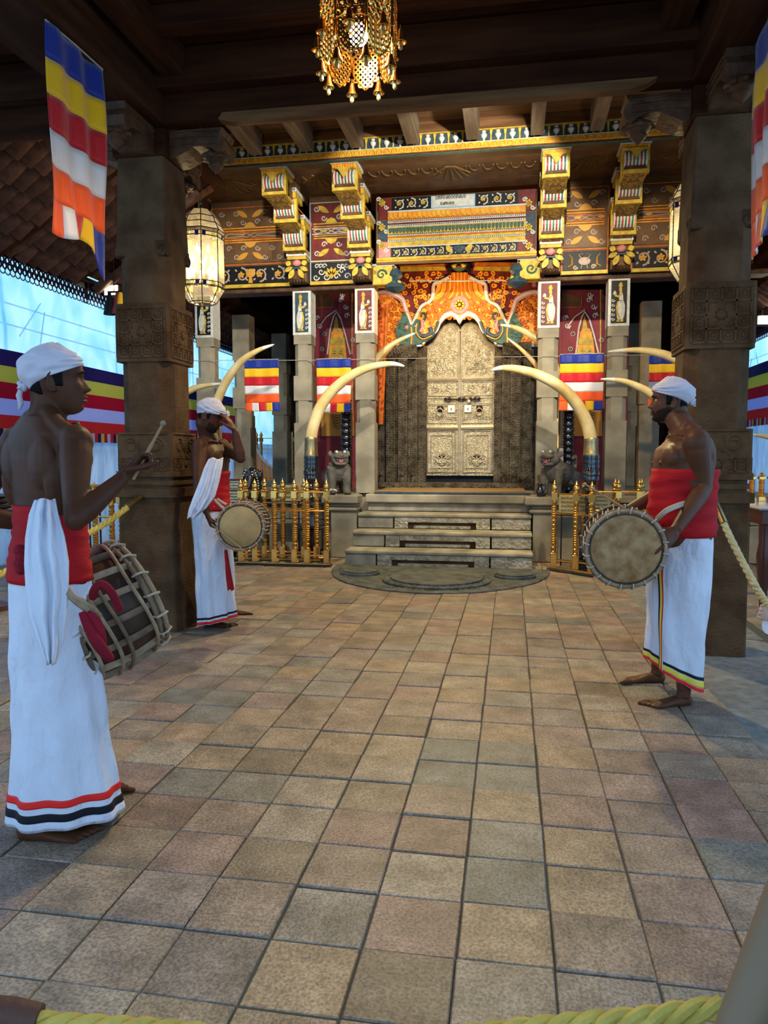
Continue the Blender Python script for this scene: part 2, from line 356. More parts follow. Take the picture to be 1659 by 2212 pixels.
# floor tile stone: every tile its own tint
def tile_mat(name, island):
    m, n, l, b = new_mat(name)
    tc = N(n,'ShaderNodeTexCoord')
    g = N(n,'ShaderNodeNewGeometry')
    rnd = g.outputs['Random Per Island'] if island else N(n,'ShaderNodeObjectInfo').outputs['Random']
    cr = N(n,'ShaderNodeValToRGB'); cr.color_ramp.interpolation = 'LINEAR'
    cols = [(0.160,0.116,0.078),(0.244,0.180,0.118),(0.302,0.204,0.122),(0.210,0.180,0.144),(0.260,0.164,0.122),(0.147,0.140,0.118),(0.286,0.224,0.159),(0.206,0.132,0.096),(0.319,0.260,0.185)]
    e = cr.color_ramp.elements
    e[0].position = 0; e[0].color = (*cols[0],1); e[1].position = 1; e[1].color = (*cols[-1],1)
    for i in range(1, len(cols)-1):
        q = e.new(i/(len(cols)-1)); q.color = (*cols[i],1)
    l.new(rnd, cr.inputs[0])
    pos = g.outputs['Position']
    tx = N(n,'ShaderNodeTexNoise'); tx.inputs['Scale'].default_value=7; tx.inputs['Detail'].default_value=7
    ad = N(n,'ShaderNodeVectorMath'); ad.operation='ADD'; l.new(pos, ad.inputs[0])
    cm = N(n,'ShaderNodeCombineXYZ'); sc_ = N(n,'ShaderNodeMath'); sc_.operation='MULTIPLY'; sc_.inputs[1].default_value=37; l.new(rnd, sc_.inputs[0]); l.new(sc_.outputs[0], cm.inputs[2]); l.new(cm.outputs[0], ad.inputs[1])
    l.new(ad.outputs[0], tx.inputs[0])
    mr = N(n,'ShaderNodeMapRange'); mr.inputs['From Min'].default_value=.3; mr.inputs['From Max'].default_value=.7; mr.inputs['To Min'].default_value=.62; mr.inputs['To Max'].default_value=1.32
    l.new(tx.outputs['Fac'], mr.inputs[0])
    sp = N(n,'ShaderNodeTexNoise'); sp.inputs['Scale'].default_value=110; sp.inputs['Detail'].default_value=4; l.new(pos, sp.inputs[0])
    ms2 = N(n,'ShaderNodeMapRange'); ms2.inputs['From Min'].default_value=.35; ms2.inputs['From Max'].default_value=.65; ms2.inputs['To Min'].default_value=.62; ms2.inputs['To Max'].default_value=1.38
    l.new(sp.outputs['Fac'], ms2.inputs[0])
    mu = N(n,'ShaderNodeMath'); mu.operation='MULTIPLY'; l.new(mr.outputs[0], mu.inputs[0]); l.new(ms2.outputs[0], mu.inputs[1])
    vm = N(n,'ShaderNodeVectorMath'); vm.operation='SCALE'; l.new(cr.outputs[0], vm.inputs[0]); l.new(mu.outputs[0], vm.inputs['Scale'])
    l.new(vm.outputs[0], b.inputs['Base Color'])
    b.inputs['Roughness'].default_value=.5
    l.new(ms2.outputs[0], N(n,'ShaderNodeMath').inputs[0])
    bp = N(n,'ShaderNodeBump'); bp.inputs['Strength'].default_value=.7; bp.inputs['Distance'].default_value=.004; l.new(sp.outputs['Fac'], bp.inputs['Height'])
    b2 = N(n,'ShaderNodeTexNoise'); b2.inputs['Scale'].default_value=14; l.new(pos, b2.inputs[0])
    bp2 = N(n,'ShaderNodeBump'); bp2.inputs['Strength'].default_value=.5; bp2.inputs['Distance'].default_value=.01; l.new(b2.outputs['Fac'], bp2.inputs['Height']); l.new(bp.outputs[0], bp2.inputs['Normal'])
    l.new(bp2.outputs[0], b.inputs['Normal'])
    return m
M['tile'] = tile_mat('sandstone paving tile', False); M['tile_i'] = tile_mat('sandstone paving tiles', True)
M['grout'] = mat('dark joint earth', (.085,.075,.055), .95, bump=.4, bscale=90)
M['slab'] = mat('grey granite slab', (.15,.14,.125), .6, col2=(.25,.235,.21), scale=14, bump=.5, bscale=120, bdist=.004, detail=8, rand=.12)

# ================================================================== FLOOR
floor = setting('floor')
fb = MB(); fb.box(-9, 6, -2.5, 26, -.25, -.006); fb.build('floor_bed', M['grout'], floor)
def tile_mesh(w, h, seed, name='floor_tile', nm='tile'):
    rr = random.Random(seed); b = MB()
    tile_geo(b, 0, 0, w, h, rr, 0)
    return b.mesh(name, M[nm])
def tile_geo(b, cx, cy, w, h, rr, dz):
    g = .0015
    pts = []
    for (sx, sy) in ((-1,-1),(0,-1),(1,-1),(1,0),(1,1),(0,1),(-1,1),(-1,0)):
        pts.append((cx+sx*(w/2-g-rr.uniform(0,.0016)), cy+sy*(h/2-g-rr.uniform(0,.0016))))
    t = rr.uniform(-.0035,.0035)+dz; tx = rr.uniform(-.008,.008); ty = rr.uniform(-.008,.008)
    def ring(e, z):
        return [(cx+(x-cx)*(1-e), cy+(y-cy)*(1-e), z+t+(x-cx)*tx+(y-cy)*ty) for x, y in pts]
    b.rings([ring(0,-.03), ring(0,-.004), ring(.03,0)], cap0=False)
TW = .25
proto = [tile_mesh(TW, TW, k) for k in range(10)]
tiles = []
for i in range(-27, 12):
    for j in range(-6, 27):
        X = .125+TW*(i+.5); Yc = 2.085+TW*(j+.5)
        if X > 1.10 and X < 1.80: continue
        if X > 2.9 or X < -6.1: continue
        xo = random.uniform(-.002,.002)
        d = Vector((X, Yc, 0))-EYE; c = d.dot(_fw)
        vis = c > .8 and abs(d.dot(_rt)/c*FPX) < 900 and abs(d.dot(_up)/c*FPX) < 1180
        tiles.append((not vis, c, X+xo, Yc+random.uniform(-.002,.002)))
tiles.sort()
stuff = MB(); rr = random.Random(3)
for k, (nv, c, X, Yc) in enumerate(tiles):
    if k < 292 and not nv:
        o = link('floor_tile', proto[random.randrange(10)], floor, (X, Yc, 0)); o.rotation_euler.z = random.choice((0, PI))
    else: tile_geo(stuff, X, Yc, TW, TW, rr, 0)
# far rows in front of and beside the shrine
for i in range(-27, 12):
    for j in range(27, 32):
        X = .125+TW*(i+.5); Yc = 2.085+TW*(j+.5)
        if 1.10 < X < 1.80 or X > 2.9 or X < -6.1 or Yc > 9.6: continue
        tile_geo(stuff, X, Yc, TW, TW, rr, 0)
for i in range(-10,-1):
    for j in range(0, 30):
        tile_geo(stuff, -3.6+.25*i, 9.7+.25*j, TW, TW, rr, 0)
stuff.build('floor_tiles_beyond', M['tile_i'], floor, kind='stuff')
yy = 1.0; k = 0
while yy < 9.4:
    L = random.choice((.62,.72,.85)); w = (1.10,1.80)
    sm = MB(); tile_geo(sm, 0, 0, .70, L, random.Random(k), 0)
    sm.build('floor_slab', M['slab'], floor, loc=(1.45, yy+L/2, 0)); yy += L; k += 1

# ================================================================== PILLARS OF THE HALL
def ring_relief(b, cx, cz, r, y, t=.009):      # thin raised ring on a face looking to -y
    b.tube([(cx+r*math.cos(a*PI/5), y, cz+r*math.sin(a*PI/5)) for a in range(10)], t, 4, closed=True)
def carve_grid(b, w, z0, z1, y, nx, nz):
    for i in range(nx+1):
        x = -w/2+w*i/nx; b.cb((x, y, (z0+z1)/2), (.011,.012,z1-z0))
    for j in range(nz+1):
        z = z0+(z1-z0)*j/nz; b.cb((0,y,z),(w,.012,.011))
    for i in range(nx):
        for j in range(nz):
            cx = -w/2+w*(i+.5)/nx; cz = z0+(z1-z0)*(j+.5)/nz
            if nx > 2 and 0 < i < nx-1 and 0 < j < nz-1: continue
            ring_relief(b, cx, cz, .026, y, .006); b.sphere((cx,y,cz),(.012,.008,.012),6,4)
    if nx > 2:      # central flower and leaf scroll
        cz = (z0+z1)/2
        for q in range(8):
            a = 2*PI*q/8; b.sphere((.062*math.cos(a), y, cz+.062*math.sin(a)), (.034,.010,.034), 8, 4)
        b.sphere((0,y-.004,cz),(.03,.014,.03),8,5); ring_relief(b,0,cz,.098,y,.006)
def big_pillar(cx, cy, label):
    t = thing('stone_pillar', (cx,cy,0), label, 'pillar')
    def sq(w, d, z0, z1, taper=0, ch=.012):
        b = MB(); e = taper
        def ring(w, d, z):
            c = ch; x, y = w/2, d/2
            return [(-x+c,-y,z),(x-c,-y,z),(x,-y+c,z),(x,y-c,z),(x-c,y,z),(-x+c,y,z),(-x,y-c,z),(-x,-y+c,z)]
        b.rings([ring(w,d,z0), ring(w-e,d-e,z1)]); return b
    sq(.44,.44,0,1.0,.012).build('base_block', M['pillar'], t)
    b = MB()
    for w, z0, z1 in ((.475,1.0,1.065),(.40,1.065,1.09),(.425,1.09,1.125),(.40,1.125,1.15),(.455,1.15,1.19),(.435,1.19,1.475)):
        x = sq(w, w, z0, z1, 0, .018); b.add(x.v, x.f)
    b.build('moulded_block', M['pillar_carve'], t)
    rb = MB(); 
    for rz in (0, PI/2, -PI/2):
        q = MB(); y = -.218
        carve_grid(q, .37, 1.20, 1.29, y, 5, 1)
        for sx in (-1,1):   # leaf scrolls above
            q.tube([(sx*(.10+.055*math.cos(a)*(1-a/14)), y, 1.38+.06*math.sin(a)*(1-a/14)) for a in [i*.5 for i in range(18)]], .007, 4)
        q.sphere((0,y,1.38),(.05,.012,.06),8,5); q.tube([(-.18,y,1.462),(.18,y,1.462)],.008,4)
        rb.add(q.v, q.f, Matrix.Rotation(rz,4,'Z'))
    rb.build('lower_carving', M['pillar_carve'], t)
    def octa(w, z0, z1, c, taper=0):
        return sq(w, w, z0, z1, taper, c)
    octa(.405,1.475,1.985,.085).build('lower_shaft', M['pillar'], t)
    sq(.425,.425,1.985,2.40,0,.02).build('carved_block', M['pillar_carve'], t)
    rb = MB()
    for rz in (0, PI/2, -PI/2):
        q = MB(); carve_grid(q, .355, 2.02, 2.365, -.2135, 4, 4); rb.add(q.v, q.f, Matrix.Rotation(rz,4,'Z'))
    rb.build('block_carving', M['pillar_carve'], t)
    octa(.385,2.40,2.83,.075).build('upper_shaft', M['pillar'], t)
    b = MB()
    for rz in (0,PI/2,PI,-PI/2):      # curled chamfer stops at the four corners
        q = MB(); c = .15
        q.box(c-.045,c+.045,-c-.045,-c+.045,2.74,2.85, ch=.01)
        q.tube([(c+.036*math.cos(a)*(1-a/11), -c-.05, 2.775+.036*math.sin(a)*(1-a/11)) for a in [i*.6-1.2 for i in range(12)]], .009, 5)
        b.add(q.v, q.f, Matrix.Rotation(rz,4,'Z'))
    b.build('chamfer_stops', M['pillar_carve'], t)
    sq(.385,.385,2.83,3.43,.03).build('top_shaft', M['pillar'], t)
    # carved timber capital: four arms with hanging lotus buds
    cap = MB(); cap.box(-.20,.20,-.20,.20,3.43,3.62,ch=.01)
    cap.build('capital_block', M['wood_dark'], t)
    prof = [(.16,3.43),(.25,3.44),(.33,3.47),(.38,3.50),(.46,3.505),(.52,3.48),(.56,3.45),(.60,3.47),(.61,3.53),(.58,3.58),(.60,3.62),(.16,3.62)]
    for rz in (0,PI/2,PI,-PI/2):
        q = MB(); q.prism(prof, -.12, .12)
        for z, y in ((3.50,.123),(3.55,.123),(3.59,.123)):
            for s_ in (-1,1): q.tube([(.2,s_*y,z),(.35,s_*y,z+.01),(.56,s_*y,z)], .008, 4)
        m_ = Matrix.Rotation(rz,4,'Z')
        a = MB(); a.add(q.v,q.f,m_); arm = a.build('bracket_arm', M['carved_wood'], t)
        bd = MB(); bd.lathe([(.02,0),(.085,-.01),(.10,-.03),(.075,-.055),(.05,-.07),(.055,-.09),(.03,-.115),(.006,-.14)], (0,0,0), 12)
        for k in range(8):
            an = 2*PI*k/8; bd.sphere((.08*math.cos(an),.08*math.sin(an),-.035),(.03,.03,.022),6,4)
        bb = MB(); bb.add(bd.v, bd.f, m_ @ Matrix.Translation((.50,0,3.49)))
        bb.build('lotus_bud', M['carved_wood'], t, smooth=True)
    return t
big_pillar(-2.64, 5.27, 'massive carved brown stone pillar that the drummer shading his eyes leans against')
big_pillar(1.30, 5.27, 'massive carved brown stone pillar behind the drummer on the right')

# ================================================================== HALL CEILING AND BEAMS
ceiling = setting('ceiling')
def cbox(nm, mt, x0,x1,y0,y1,z0,z1, ch=.006, par=None):
    b = MB(); b.box(x0,x1,y0,y1,z0,z1,ch=ch); return b.build(nm, M[mt], par or ceiling)
cbox('tie_beam','wood_dark',-7.0,4.6,5.02,5.14,3.625,4.02)
b = MB(); b.prism([(-1.99,3.585),(-1.96,3.625),(.86,3.625),(.80,3.59),(.70,3.565),(-1.9,3.56)],4.95,5.03); b.build('tie_beam_edge', M['wood_edge'], ceiling)
cbox('upper_tie_beam','wood_dark',-7.0,4.6,4.9,5.02,3.80,4.05)
cbox('hall_beam','wood_v',-2.86,-2.42,-1.2,5.02,3.62,4.0); cbox('hall_beam','wood_v',1.08,1.52,-1.2,5.02,3.62,4.0)
cbox('hall_beam','wood_v',-2.36,-2.20,-1.2,4.9,3.86,4.05); cbox('hall_beam','wood_v',.86,1.02,-1.2,4.9,3.86,4.05)
for yy in (4.45, 3.6, 2.6, 1.5, .4): cbox('cross_joist','wood_dark',-7.0,4.6,yy,yy+.14,3.93,4.06)
for k in range(22):
    y0 = -1.2+k*.285
    cbox('ceiling_board','wood_dark',-4.0,3.0,y0,y0+.278,4.06+.004*(k%2),4.09,ch=.003)
# left and right aisle beams seen beyond the pillars, plus boards above the rafters
cbox('gable_boarding','wood_dark',-4.0,3.0,5.06,5.12,4.02,5.0)
for i, px in enumerate((548,658,768,889,1020,1160,1290)):
    X = atY(px, 330, 8.3).x
    cbox('rafter','wood_grey',X-.07,X+.07,5.1,8.40,4.74,4.99)
for k in range(12):
    y0 = 5.1+k*.29
    cbox('rafter_board','wood_board',-3.0,1.65,y0,y0+.283,4.995+.003*(k%2),5.02,ch=.003)
cbox('pale_fascia','wood_edge',-4.6,3.2,8.46,8.50,4.88,5.0)
# small brown boarded loft wall and shutter opening above the left aisle
for k in range(9):
    y0 = 9.0
    cbox('loft_board','wood_board',-4.5+k*.16-.78,-4.5+k*.16-.63,8.0,8.05,4.05,5.3,ch=.002)
cbox('loft_strut','wood_grey',-4.6,-3.9,7.9,7.98,4.62,4.70)

# side roofs: undersides of half-round clay tiles on laths
def half_tile(b, M_=None, n=6):
    w, L, h = .10, .15, .06
    r0 = [(-w+2*w*i/n, -L, -h*math.sin(PI*i/n)) for i in range(n+1)]; r1 = [(x*.86, L, z*.8) for x,_,z in r0]
    r2 = [(x*.84, -L, z*.8+.012) for x,_,z in r0]; r3 = [(x*.74, L, z*.7+.010) for x,_,z in r0]
    vs = r0+r1+r2+r3; m = n+1; fs = []
    for i in range(n):
        fs += [(i,m+i,m+i+1,i+1), (2*m+i,2*m+i+1,3*m+i+1,3*m+i), (i,i+1,2*m+i+1,2*m+i), (m+i,3*m+i,3*m+i+1,m+i+1)]
    b.add(vs, fs, M_)
ht = MB(); half_tile(ht); htm = ht.mesh('roof_tile', M['rooftile'], True)
def side_roof(sgn, xe, ze, rows, y0, y1, limit, name, rf=None, skip=0):
    rf = rf or setting(name); sl = math.atan(.56); n = 0; st = MB()
    ny = int((y1-y0)/.185); items = []
    for j in range(rows):
        for i in range(ny):
            s_ = .14+j*.25
            p = Vector((xe - sgn*s_*math.cos(sl), y0+i*.185, ze+s_*math.sin(sl)+.05))
            # tile long axis runs up the slope
            Mx = Matrix.Translation(p) @ Matrix.Rotation(-sgn*sl*-1 if False else sgn*sl,4,'Y') @ Matrix.Rotation(sgn*PI/2,4,'Z') @ Matrix.Rotation(R(random.uniform(-4,9)),4,'X')
            items.append(((p-EYE).length, Mx))
    items.sort(key=lambda q: q[0])
    for k, (d, Mx) in enumerate(items):
        if k < limit:
            o = link('roof_tile', htm, rf); o.matrix_world = Mx
        else: half_tile(st, Mx, 4)
    if st.v: st.build('roof_tiles_beyond', M['rooftile_i'], rf, kind='stuff', smooth=True)
    b = MB(); nx = rows*.25+.2
    c, s = math.cos(sl), math.sin(sl)
    # solid covering above the tiles
    xa, za = xe+sgn*.02, ze+.16; xb, zb = xe-sgn*nx*c, ze+nx*s+.18
    b.add([(xa,y0-.2,za),(xb,y0-.2,zb),(xb,y1,zb),(xa,y1,za),(xa,y0-.2,za+.05),(xb,y0-.2,zb+.05),(xb,y1,zb+.05),(xa,y1,za+.05)],[(0,1,2,3),(7,6,5,4),(0,4,5,1),(1,5,6,2),(2,6,7,3),(3,7,4,0)])
    b.build('roof_covering', M['wood_v'], rf)
    for j in range(rows+1):
        s_ = .02+j*.25; x = xe-sgn*s_*c; z = ze+s_*s
        q = MB(); q.box(x-.018,x+.018,y0,y1,z+.055,z+.085); q.build('roof_lath', M['wood_v'], rf)
    for i in range(int((y1-y0)/1.25)+1):
        y = y0+.3+i*1.25; q = MB()
        q.tube([(xe+sgn*.0,y,ze+.03),(xe-sgn*nx*c,y,ze+nx*s+.03)], .05, 4); q.build('roof_rafter', M['wood_v'], rf)
    # perforated fascia hanging from the eave
    f = MB(); 
    f.box(xe+sgn*.02-.006,xe+sgn*.02+.006,y0-.2,y1,ze+.0,ze+.14)
    y = y0-.2; k = 0
    while y < min(y1, 15):
        for (dz, r) in ((-.028,.030),(-.085,.030)):
            yy = y + (.035 if dz < -.05 else 0)
            f.tube([(xe+sgn*.02, yy+r*math.cos(a*PI/4), ze+dz+r*math.sin(a*PI/4)) for a in range(8)], .011, 4, closed=True)
        f.tube([(xe+sgn*.02, y+.045*math.cos(a), ze-.115+.055*math.sin(a)) for a in (PI,PI*1.2,PI*1.4,PI*1.6,PI*1.8,PI*2)], .006, 4)
        y += .078 if dz else 0; k += 1
    if y1 > 15: f.box(xe+sgn*.02-.006,xe+sgn*.02+.006,15,y1,ze-.13,ze)
    f.build('eave_fascia_lace', M['lace'], rf, kind='stuff')
    return rf
rfl = side_roof(-1, -5.0, 3.29, 7, 5.2, 8.3, 200, 'ceiling_left'); side_roof(-1, -5.0, 3.29, 2, 8.45, 19, 90, '', rfl)
rfr = side_roof(1, 3.62, 3.20, 6, 6.5, 8.3, 60, 'ceiling_right'); side_roof(1, 3.62, 3.20, 2, 8.45, 19, 60, '', rfr)
cbox('side_boarding','wood_v',-4.72,-4.66,8.45,19,3.55,5.05); cbox('side_boarding','wood_v',3.18,3.24,8.45,19,3.5,5.05)
cbox('aisle_boarding','wood_v',-3.72,-3.66,5.1,8.45,4.0,5.1); cbox('aisle_boarding','wood_v',2.36,2.42,5.1,8.45,3.9,5.1)
cbox('aisle_ceiling','wood_v',-3.7,-2.95,5.1,8.45,5.02,5.06); cbox('aisle_ceiling','wood_v',1.6,2.4,5.1,8.45,5.02,5.06)
cbox('aisle_end','wood_dark',-4.7,-3.66,8.36,8.44,3.95,5.05); cbox('aisle_end','wood_dark',2.36,3.3,8.36,8.44,3.9,5.05)

# ================================================================== SIDE WALLS: hoarding, sheeting, flag banners
def sheet(nm, mt, par, X, y0, y1, z0, z1, amp=.04, ny=60, nz=10, sgn=-1, th=.012):
    b = MB(); 
    def g(off):
        return [(X+off+amp*noise.noise((0,(y0+(y1-y0)*i/ny)*1.3,(z0+(z1-z0)*j/nz)*1.6)), y0+(y1-y0)*i/ny, z0+(z1-z0)*j/nz) for j in range(nz+1) for i in range(ny+1)]
    w = ny+1; vs = g(0)+g(th); fs = []; o = w*(nz+1)
    for j in range(nz):
        for i in range(ny):
            a = j*w+i; fs.append((a,a+1,a+w+1,a+w)); fs.append((o+a,o+a+w,o+a+w+1,o+a+1))
    b.add(vs, fs); return b.build(nm, M[mt], par, smooth='all')
def side_wall(name, sgn, X, ztop, zbot, y0, y1, mats, labs):
    w = setting(name)
    n = int((y1-y0)/2.4)
    for k in range(n):
        sheet('sheeting_panel','tarp',w,X+sgn*(.05+.01*(k%2)), y0+k*(y1-y0)/n, y0+(k+1)*(y1-y0)/n+.05, zbot-.2, 5.4, .10, 14, 16)
    b = MB()
    for z in (2.9,3.15,3.5): b.tube([(X+sgn*-.02, y0, z),(X-sgn*.02,(y0+y1)/2,z-.03),(X-sgn*.02, y1, z)], .010, 5)
    for k in range(16):
        y = y0+random.uniform(.2,y1-y0-1); b.tube([(X-sgn*.03,y,2.5+random.uniform(0,.5)),(X-sgn*.03,y+random.uniform(-.2,.5),3.1+random.uniform(0,.6))], .009, 5)
    b.build('sheeting_folds', M['tarp_white'], w)
    n = int((y1-y0)/1.2)
    for k in range(n):
        q = MB(); a = y0+k*(y1-y0)/n; q.box(X-.02,X+.02,a+.004,a+(y1-y0)/n-.004,0,zbot+.05,ch=.003); q.build('hoarding_panel', M['marble'], w)
    return w
wl = side_wall('wall_left', -1, -6.0, 2.53, 1.55, 3.0, 21, None, None)
wr = side_wall('wall_right', 1, 4.5, 2.95, 1.85, 6.0, 21, None, None)
def banner(X, sgn, ztop, y0, y1, label, sh, zsag=0):
    t = thing('flag_banner', (X, y0, ztop), label, 'banner', None)
    cols = ['ban_blue','ban_yellow','ban_red','ban_white','ban_orange']
    for k, c in enumerate(cols):
        b = sheet('stripe', c, t, 0, 0, y1-y0, -(k+1)*sh, -k*sh, .03, 70, 2, th=.006)
    y = 0; i = 0; cc = ['ban_blue','ban_yellow','ban_red','ban_white','ban_orange']
    pm = {}
    while y < y1-y0-.09 and i < 150:
        c = cc[i%5]
        if c not in pm:
            q = MB(); q.box(-.006,.006,.002,.083,-.13,0); pm[c] = q.mesh('tab', M[c])
        link('tab', pm[c], t, (-sgn*.012, y, -5*sh+.03)); y += .085; i += 1
    return t
banner(-5.93, -1, 2.56, 4.0, 16.5, 'long striped flag banner stretched along the left hoarding', .192)
banner(4.43, 1, 2.98, 7.0, 20, 'long faded striped flag banner on the right hoarding', .205)

# ================================================================== BACK OF THE COURT
wb = setting('wall_back')
b = MB(); b.box(-4.9,3.4,16,16.2,0,5.2); b.build('wall_panel', M['wood_dark'], wb)
for k in range(12):
    cbox('wall_post','wood_dark',-4.8+k*.72,-4.66+k*.72,15.9,16.0,.8,5,par=wb)
b = MB(); b.box(-5.0,3.6,20.5,20.7,0,5.2); b.build('far_wall_panel', M['stone_dark'], wb)
# court roof above the shrine and over the back (keeps the sky out)
b = MB(); b.box(-4.8,3.2,8.5,21,5.02,5.1); b.build('roof_boarding', M['wood_dark'], ceiling)

# ================================================================== PODIUM AND STEPS OF THE SHRINE
PZ = .81
pod = thing('stone_podium', (-.8,9.5,0), 'grey moulded stone podium that carries the shrine pillars', 'podium')
def pb(nm, mt, x0,x1,y0,y1,z0,z1,ch=.012, par=pod, off=(-.8,9.5,0)):
    b = MB(); b.box(x0-off[0],x1-off[0],y0-off[1],y1-off[1],z0,z1,ch=ch); return b.build(nm, M[mt], par)
for k in range(10):                                      # facing blocks left and right of the steps
    if k < 7: pb('facing_block','stone',-5.0+k*.43,-5.0+(k+1)*.43-.006,9.5,9.7,0,.46)
    if k < 7: pb('facing_block','stone',-5.2+k*.46,-5.2+(k+1)*.46-.006,9.5,9.7,.465,.66)
    if k < 7: pb('facing_block','stone',.27+k*.43,.27+(k+1)*.43-.006,9.5,9.7,0,.46)
    if k < 7: pb('facing_block','stone',.27+k*.43,.27+(k+1)*.43-.006,9.5,9.7,.465,.66)
for x0,x1 in ((-5.2,-1.99),(.36,3.3)):
    pb('cornice','stone',x0,x1,9.44,9.7,.665,.72); pb('cornice','stone',x0,x1,9.40,9.7,.725,PZ)
pb('podium_floor','stone',-5.2,3.4,9.81,15.88,.3,PZ-.002)
st = thing('entrance_steps', (-.84,8.55,0), 'worn grey stone steps with carved risers leading up to the silver door', 'steps')
so = (-.84,8.55,0)
XL = [(-1.935,.263),(-1.91,.26),(atY(773,1100,9.2).x,.26)]
for k in range(3):
    y0 = 8.55+k*.325; z0 = k*.195; xl, xr = XL[k]
    pb('step_tread','step',xl,xr,y0-.012,y0+.323,z0+.145,z0+.195,ch=.014,par=st,off=so)
    cx0, cx1 = (-1.545,-.235) if k==0 else ((-1.50,-.235) if k==1 else (-1.44,-.245))
    pb('riser_block','step',xl,cx0-.02,y0+.02,y0+.323,z0,z0+.145,ch=.01,par=st,off=so)
    pb('riser_block','step_carve',cx1+.02,xr-.01,y0+.02,y0+.323,z0,z0+.145,ch=.01,par=st,off=so)
    # carved riser with a raised frame round a sunk foot panel
    pb('carved_end','step_carve',cx0,cx0+.17,y0+.01,y0+.3,z0,z0+.145,ch=.006,par=st,off=so)
    pb('carved_end','step_carve',cx1-.17,cx1,y0+.01,y0+.3,z0,z0+.145,ch=.006,par=st,off=so)
    pb('carved_band','step_carve',cx0+.17,cx1-.17,y0+.012,y0+.3,z0+.08,z0+.145,ch=.006,par=st,off=so)
    pb('sunk_panel','pillar_carve',cx0+.17,cx1-.17,y0+.055,y0+.3,z0,z0+.08,ch=.004,par=st,off=so)
    pb('foot_slab','step_carve',cx0+.24,cx1-.24,y0+.028,y0+.3,z0,z0+.04,ch=.006,par=st,off=so)
    q = MB()
    for sx, X0 in ((1,cx0),(-1,cx1)):     # rosettes on the ends
        for m_ in range(2):
            cc = (X0+sx*(.045+.075*m_)-so[0], y0+.01-so[1], z0+.072)
            for w in range(6):
                a = PI*w/3; q.sphere((cc[0]+.020*math.cos(a),cc[1],cc[2]+.028*math.sin(a)),(.011,.008,.014),6,4)
            q.sphere(cc,(.010,.012,.010),6,4)
    n_ = int((cx1-cx0-.36)/.055)
    for w in range(n_):
        x = cx0+.19+w*.055-so[0]
        q.tube([(x+.02*math.cos(a),y0+.012-so[1],z0+.112+.018*math.sin(a)) for a in [PI*.25*v for v in range(7)]], .0055, 4)
    q.build('riser_rosettes', M['step_carve'], st)
pb('top_riser','step',-1.84,.30,9.525,9.8,.585,.70,ch=.01,par=st,off=so)
pb('top_course','stone',-1.86,.34,9.45,9.8,.70,PZ,ch=.012,par=st,off=so)
# flanking side walls of the steps with moulded caps on which the lions stand
for sx, x0, x1, lab in ((1,atY(714,1100,9.2).x,atY(771,1100,9.2).x-.005,'grey stone side wall with moulded cap left of the steps'),(-1,.275,.86,'grey stone side wall with moulded cap right of the steps')):
    t = thing('stair_side_wall', ((x0+x1)/2,9.3,0), lab, 'wall'); of = ((x0+x1)/2,9.3,0)
    pb('wall_block','stone',x0,x1,9.21,9.435,0,.60,ch=.012,par=t,off=of)
    pb('cap_moulding','stone',x0-.05,x1+.01,9.17,9.435,.60,.655,ch=.02,par=t,off=of)
    pb('cap_moulding','stone',x0-.02,x1,9.19,9.435,.658,.70,ch=.015,par=t,off=of)
    pb('cap_slab','stone',x0-.10,x1+.03,9.12,9.435,.703,.81,ch=.015,par=t,off=of)
b = MB(); b.box(-1.75,.25,9.47,9.56,PZ,PZ+.03,ch=.006)
tag(b.build('threshold_strip', M['blue_paint']), 'narrow blue black strip edging the mat at the top step', 'threshold')
mt = thing('coir_mat', (-.8,10.2,PZ), 'striped brown coir mat laid before the silver door', 'mat')
for k in range(9):
    b = MB(); y0 = -.64+k*.15
    n = 24
    b.rings([[(x, y0, .002),(x, y0+.146, .002),(x, y0+.146, .03+.006*noise.noise((x*3,k,0))),(x, y0, .03+.006*noise.noise((x*3,k+5,0)))] for x in [-.99+1.98*i/n for i in range(n+1)]])
    b.build('mat_strip', M['mat'], mt)
# moonstone
ms_ = thing('moonstone', (-.79,8.52,0), 'dark carved semicircular moonstone with raised discs at the foot of the steps', 'stone slab')
def halfdisc(cx, cy, rx, ry, z0, z1, n=28, rim=.02, full=False):
    b = MB(); N_ = n; a0, a1 = (0, 2*PI) if full else (PI, 2*PI)
    def ring(k, z):
        p = [(cx+(rx-k)*math.cos(a0+(a1-a0)*i/N_), cy+(ry-k)*math.sin(a0+(a1-a0)*i/N_), z) for i in range(N_ + (0 if full else 1))]
        return p
    b.rings([ring(0,z0),ring(0,z1-rim*.4),ring(rim,z1)]); return b
halfdisc(0,0,1.24,1.62,.0,.020).build('outer_slab', M['stone_dark'], ms_)
def disc(px, py, r, nm):
    c = atZ(px, py, .03); cx, cy = c.x+.79, c.y-8.52
    halfdisc(cx,cy,r,r,.015,.045,full=True,rim=.012).build(nm, M['stone_dark'], ms_)
    halfdisc(cx,cy,r*.86,r*.86,.04,.066,full=True,rim=.012).build(nm+'_top', M['stone_dark'], ms_)
    halfdisc(cx,cy,r*.55,r*.55,.062,.072,full=True,rim=.012).build(nm+'_centre', M['stone_dark'], ms_)
    q = MB()
    for k in range(40):
        a = 2*PI*k/40; q.sphere((cx+r*.93*math.cos(a), cy+r*.93*math.sin(a), .046),(r*.05,r*.05,.010),6,4)
    q.build(nm+'_petals', M['stone_dark'], ms_, kind='stuff')
disc(943,1252,.56,'main_disc'); disc(778,1237,.22,'side_disc'); disc(1112,1244,.22,'side_disc')
q = MB()
for k in range(60):
    a = PI+PI*(k+.5)/60
    q.sphere((1.14*math.cos(a),1.50*math.sin(a),.020),(.024,.024,.010),6,4); q.sphere((1.02*math.cos(a),1.34*math.sin(a),.020),(.012,.012,.008),5,3)
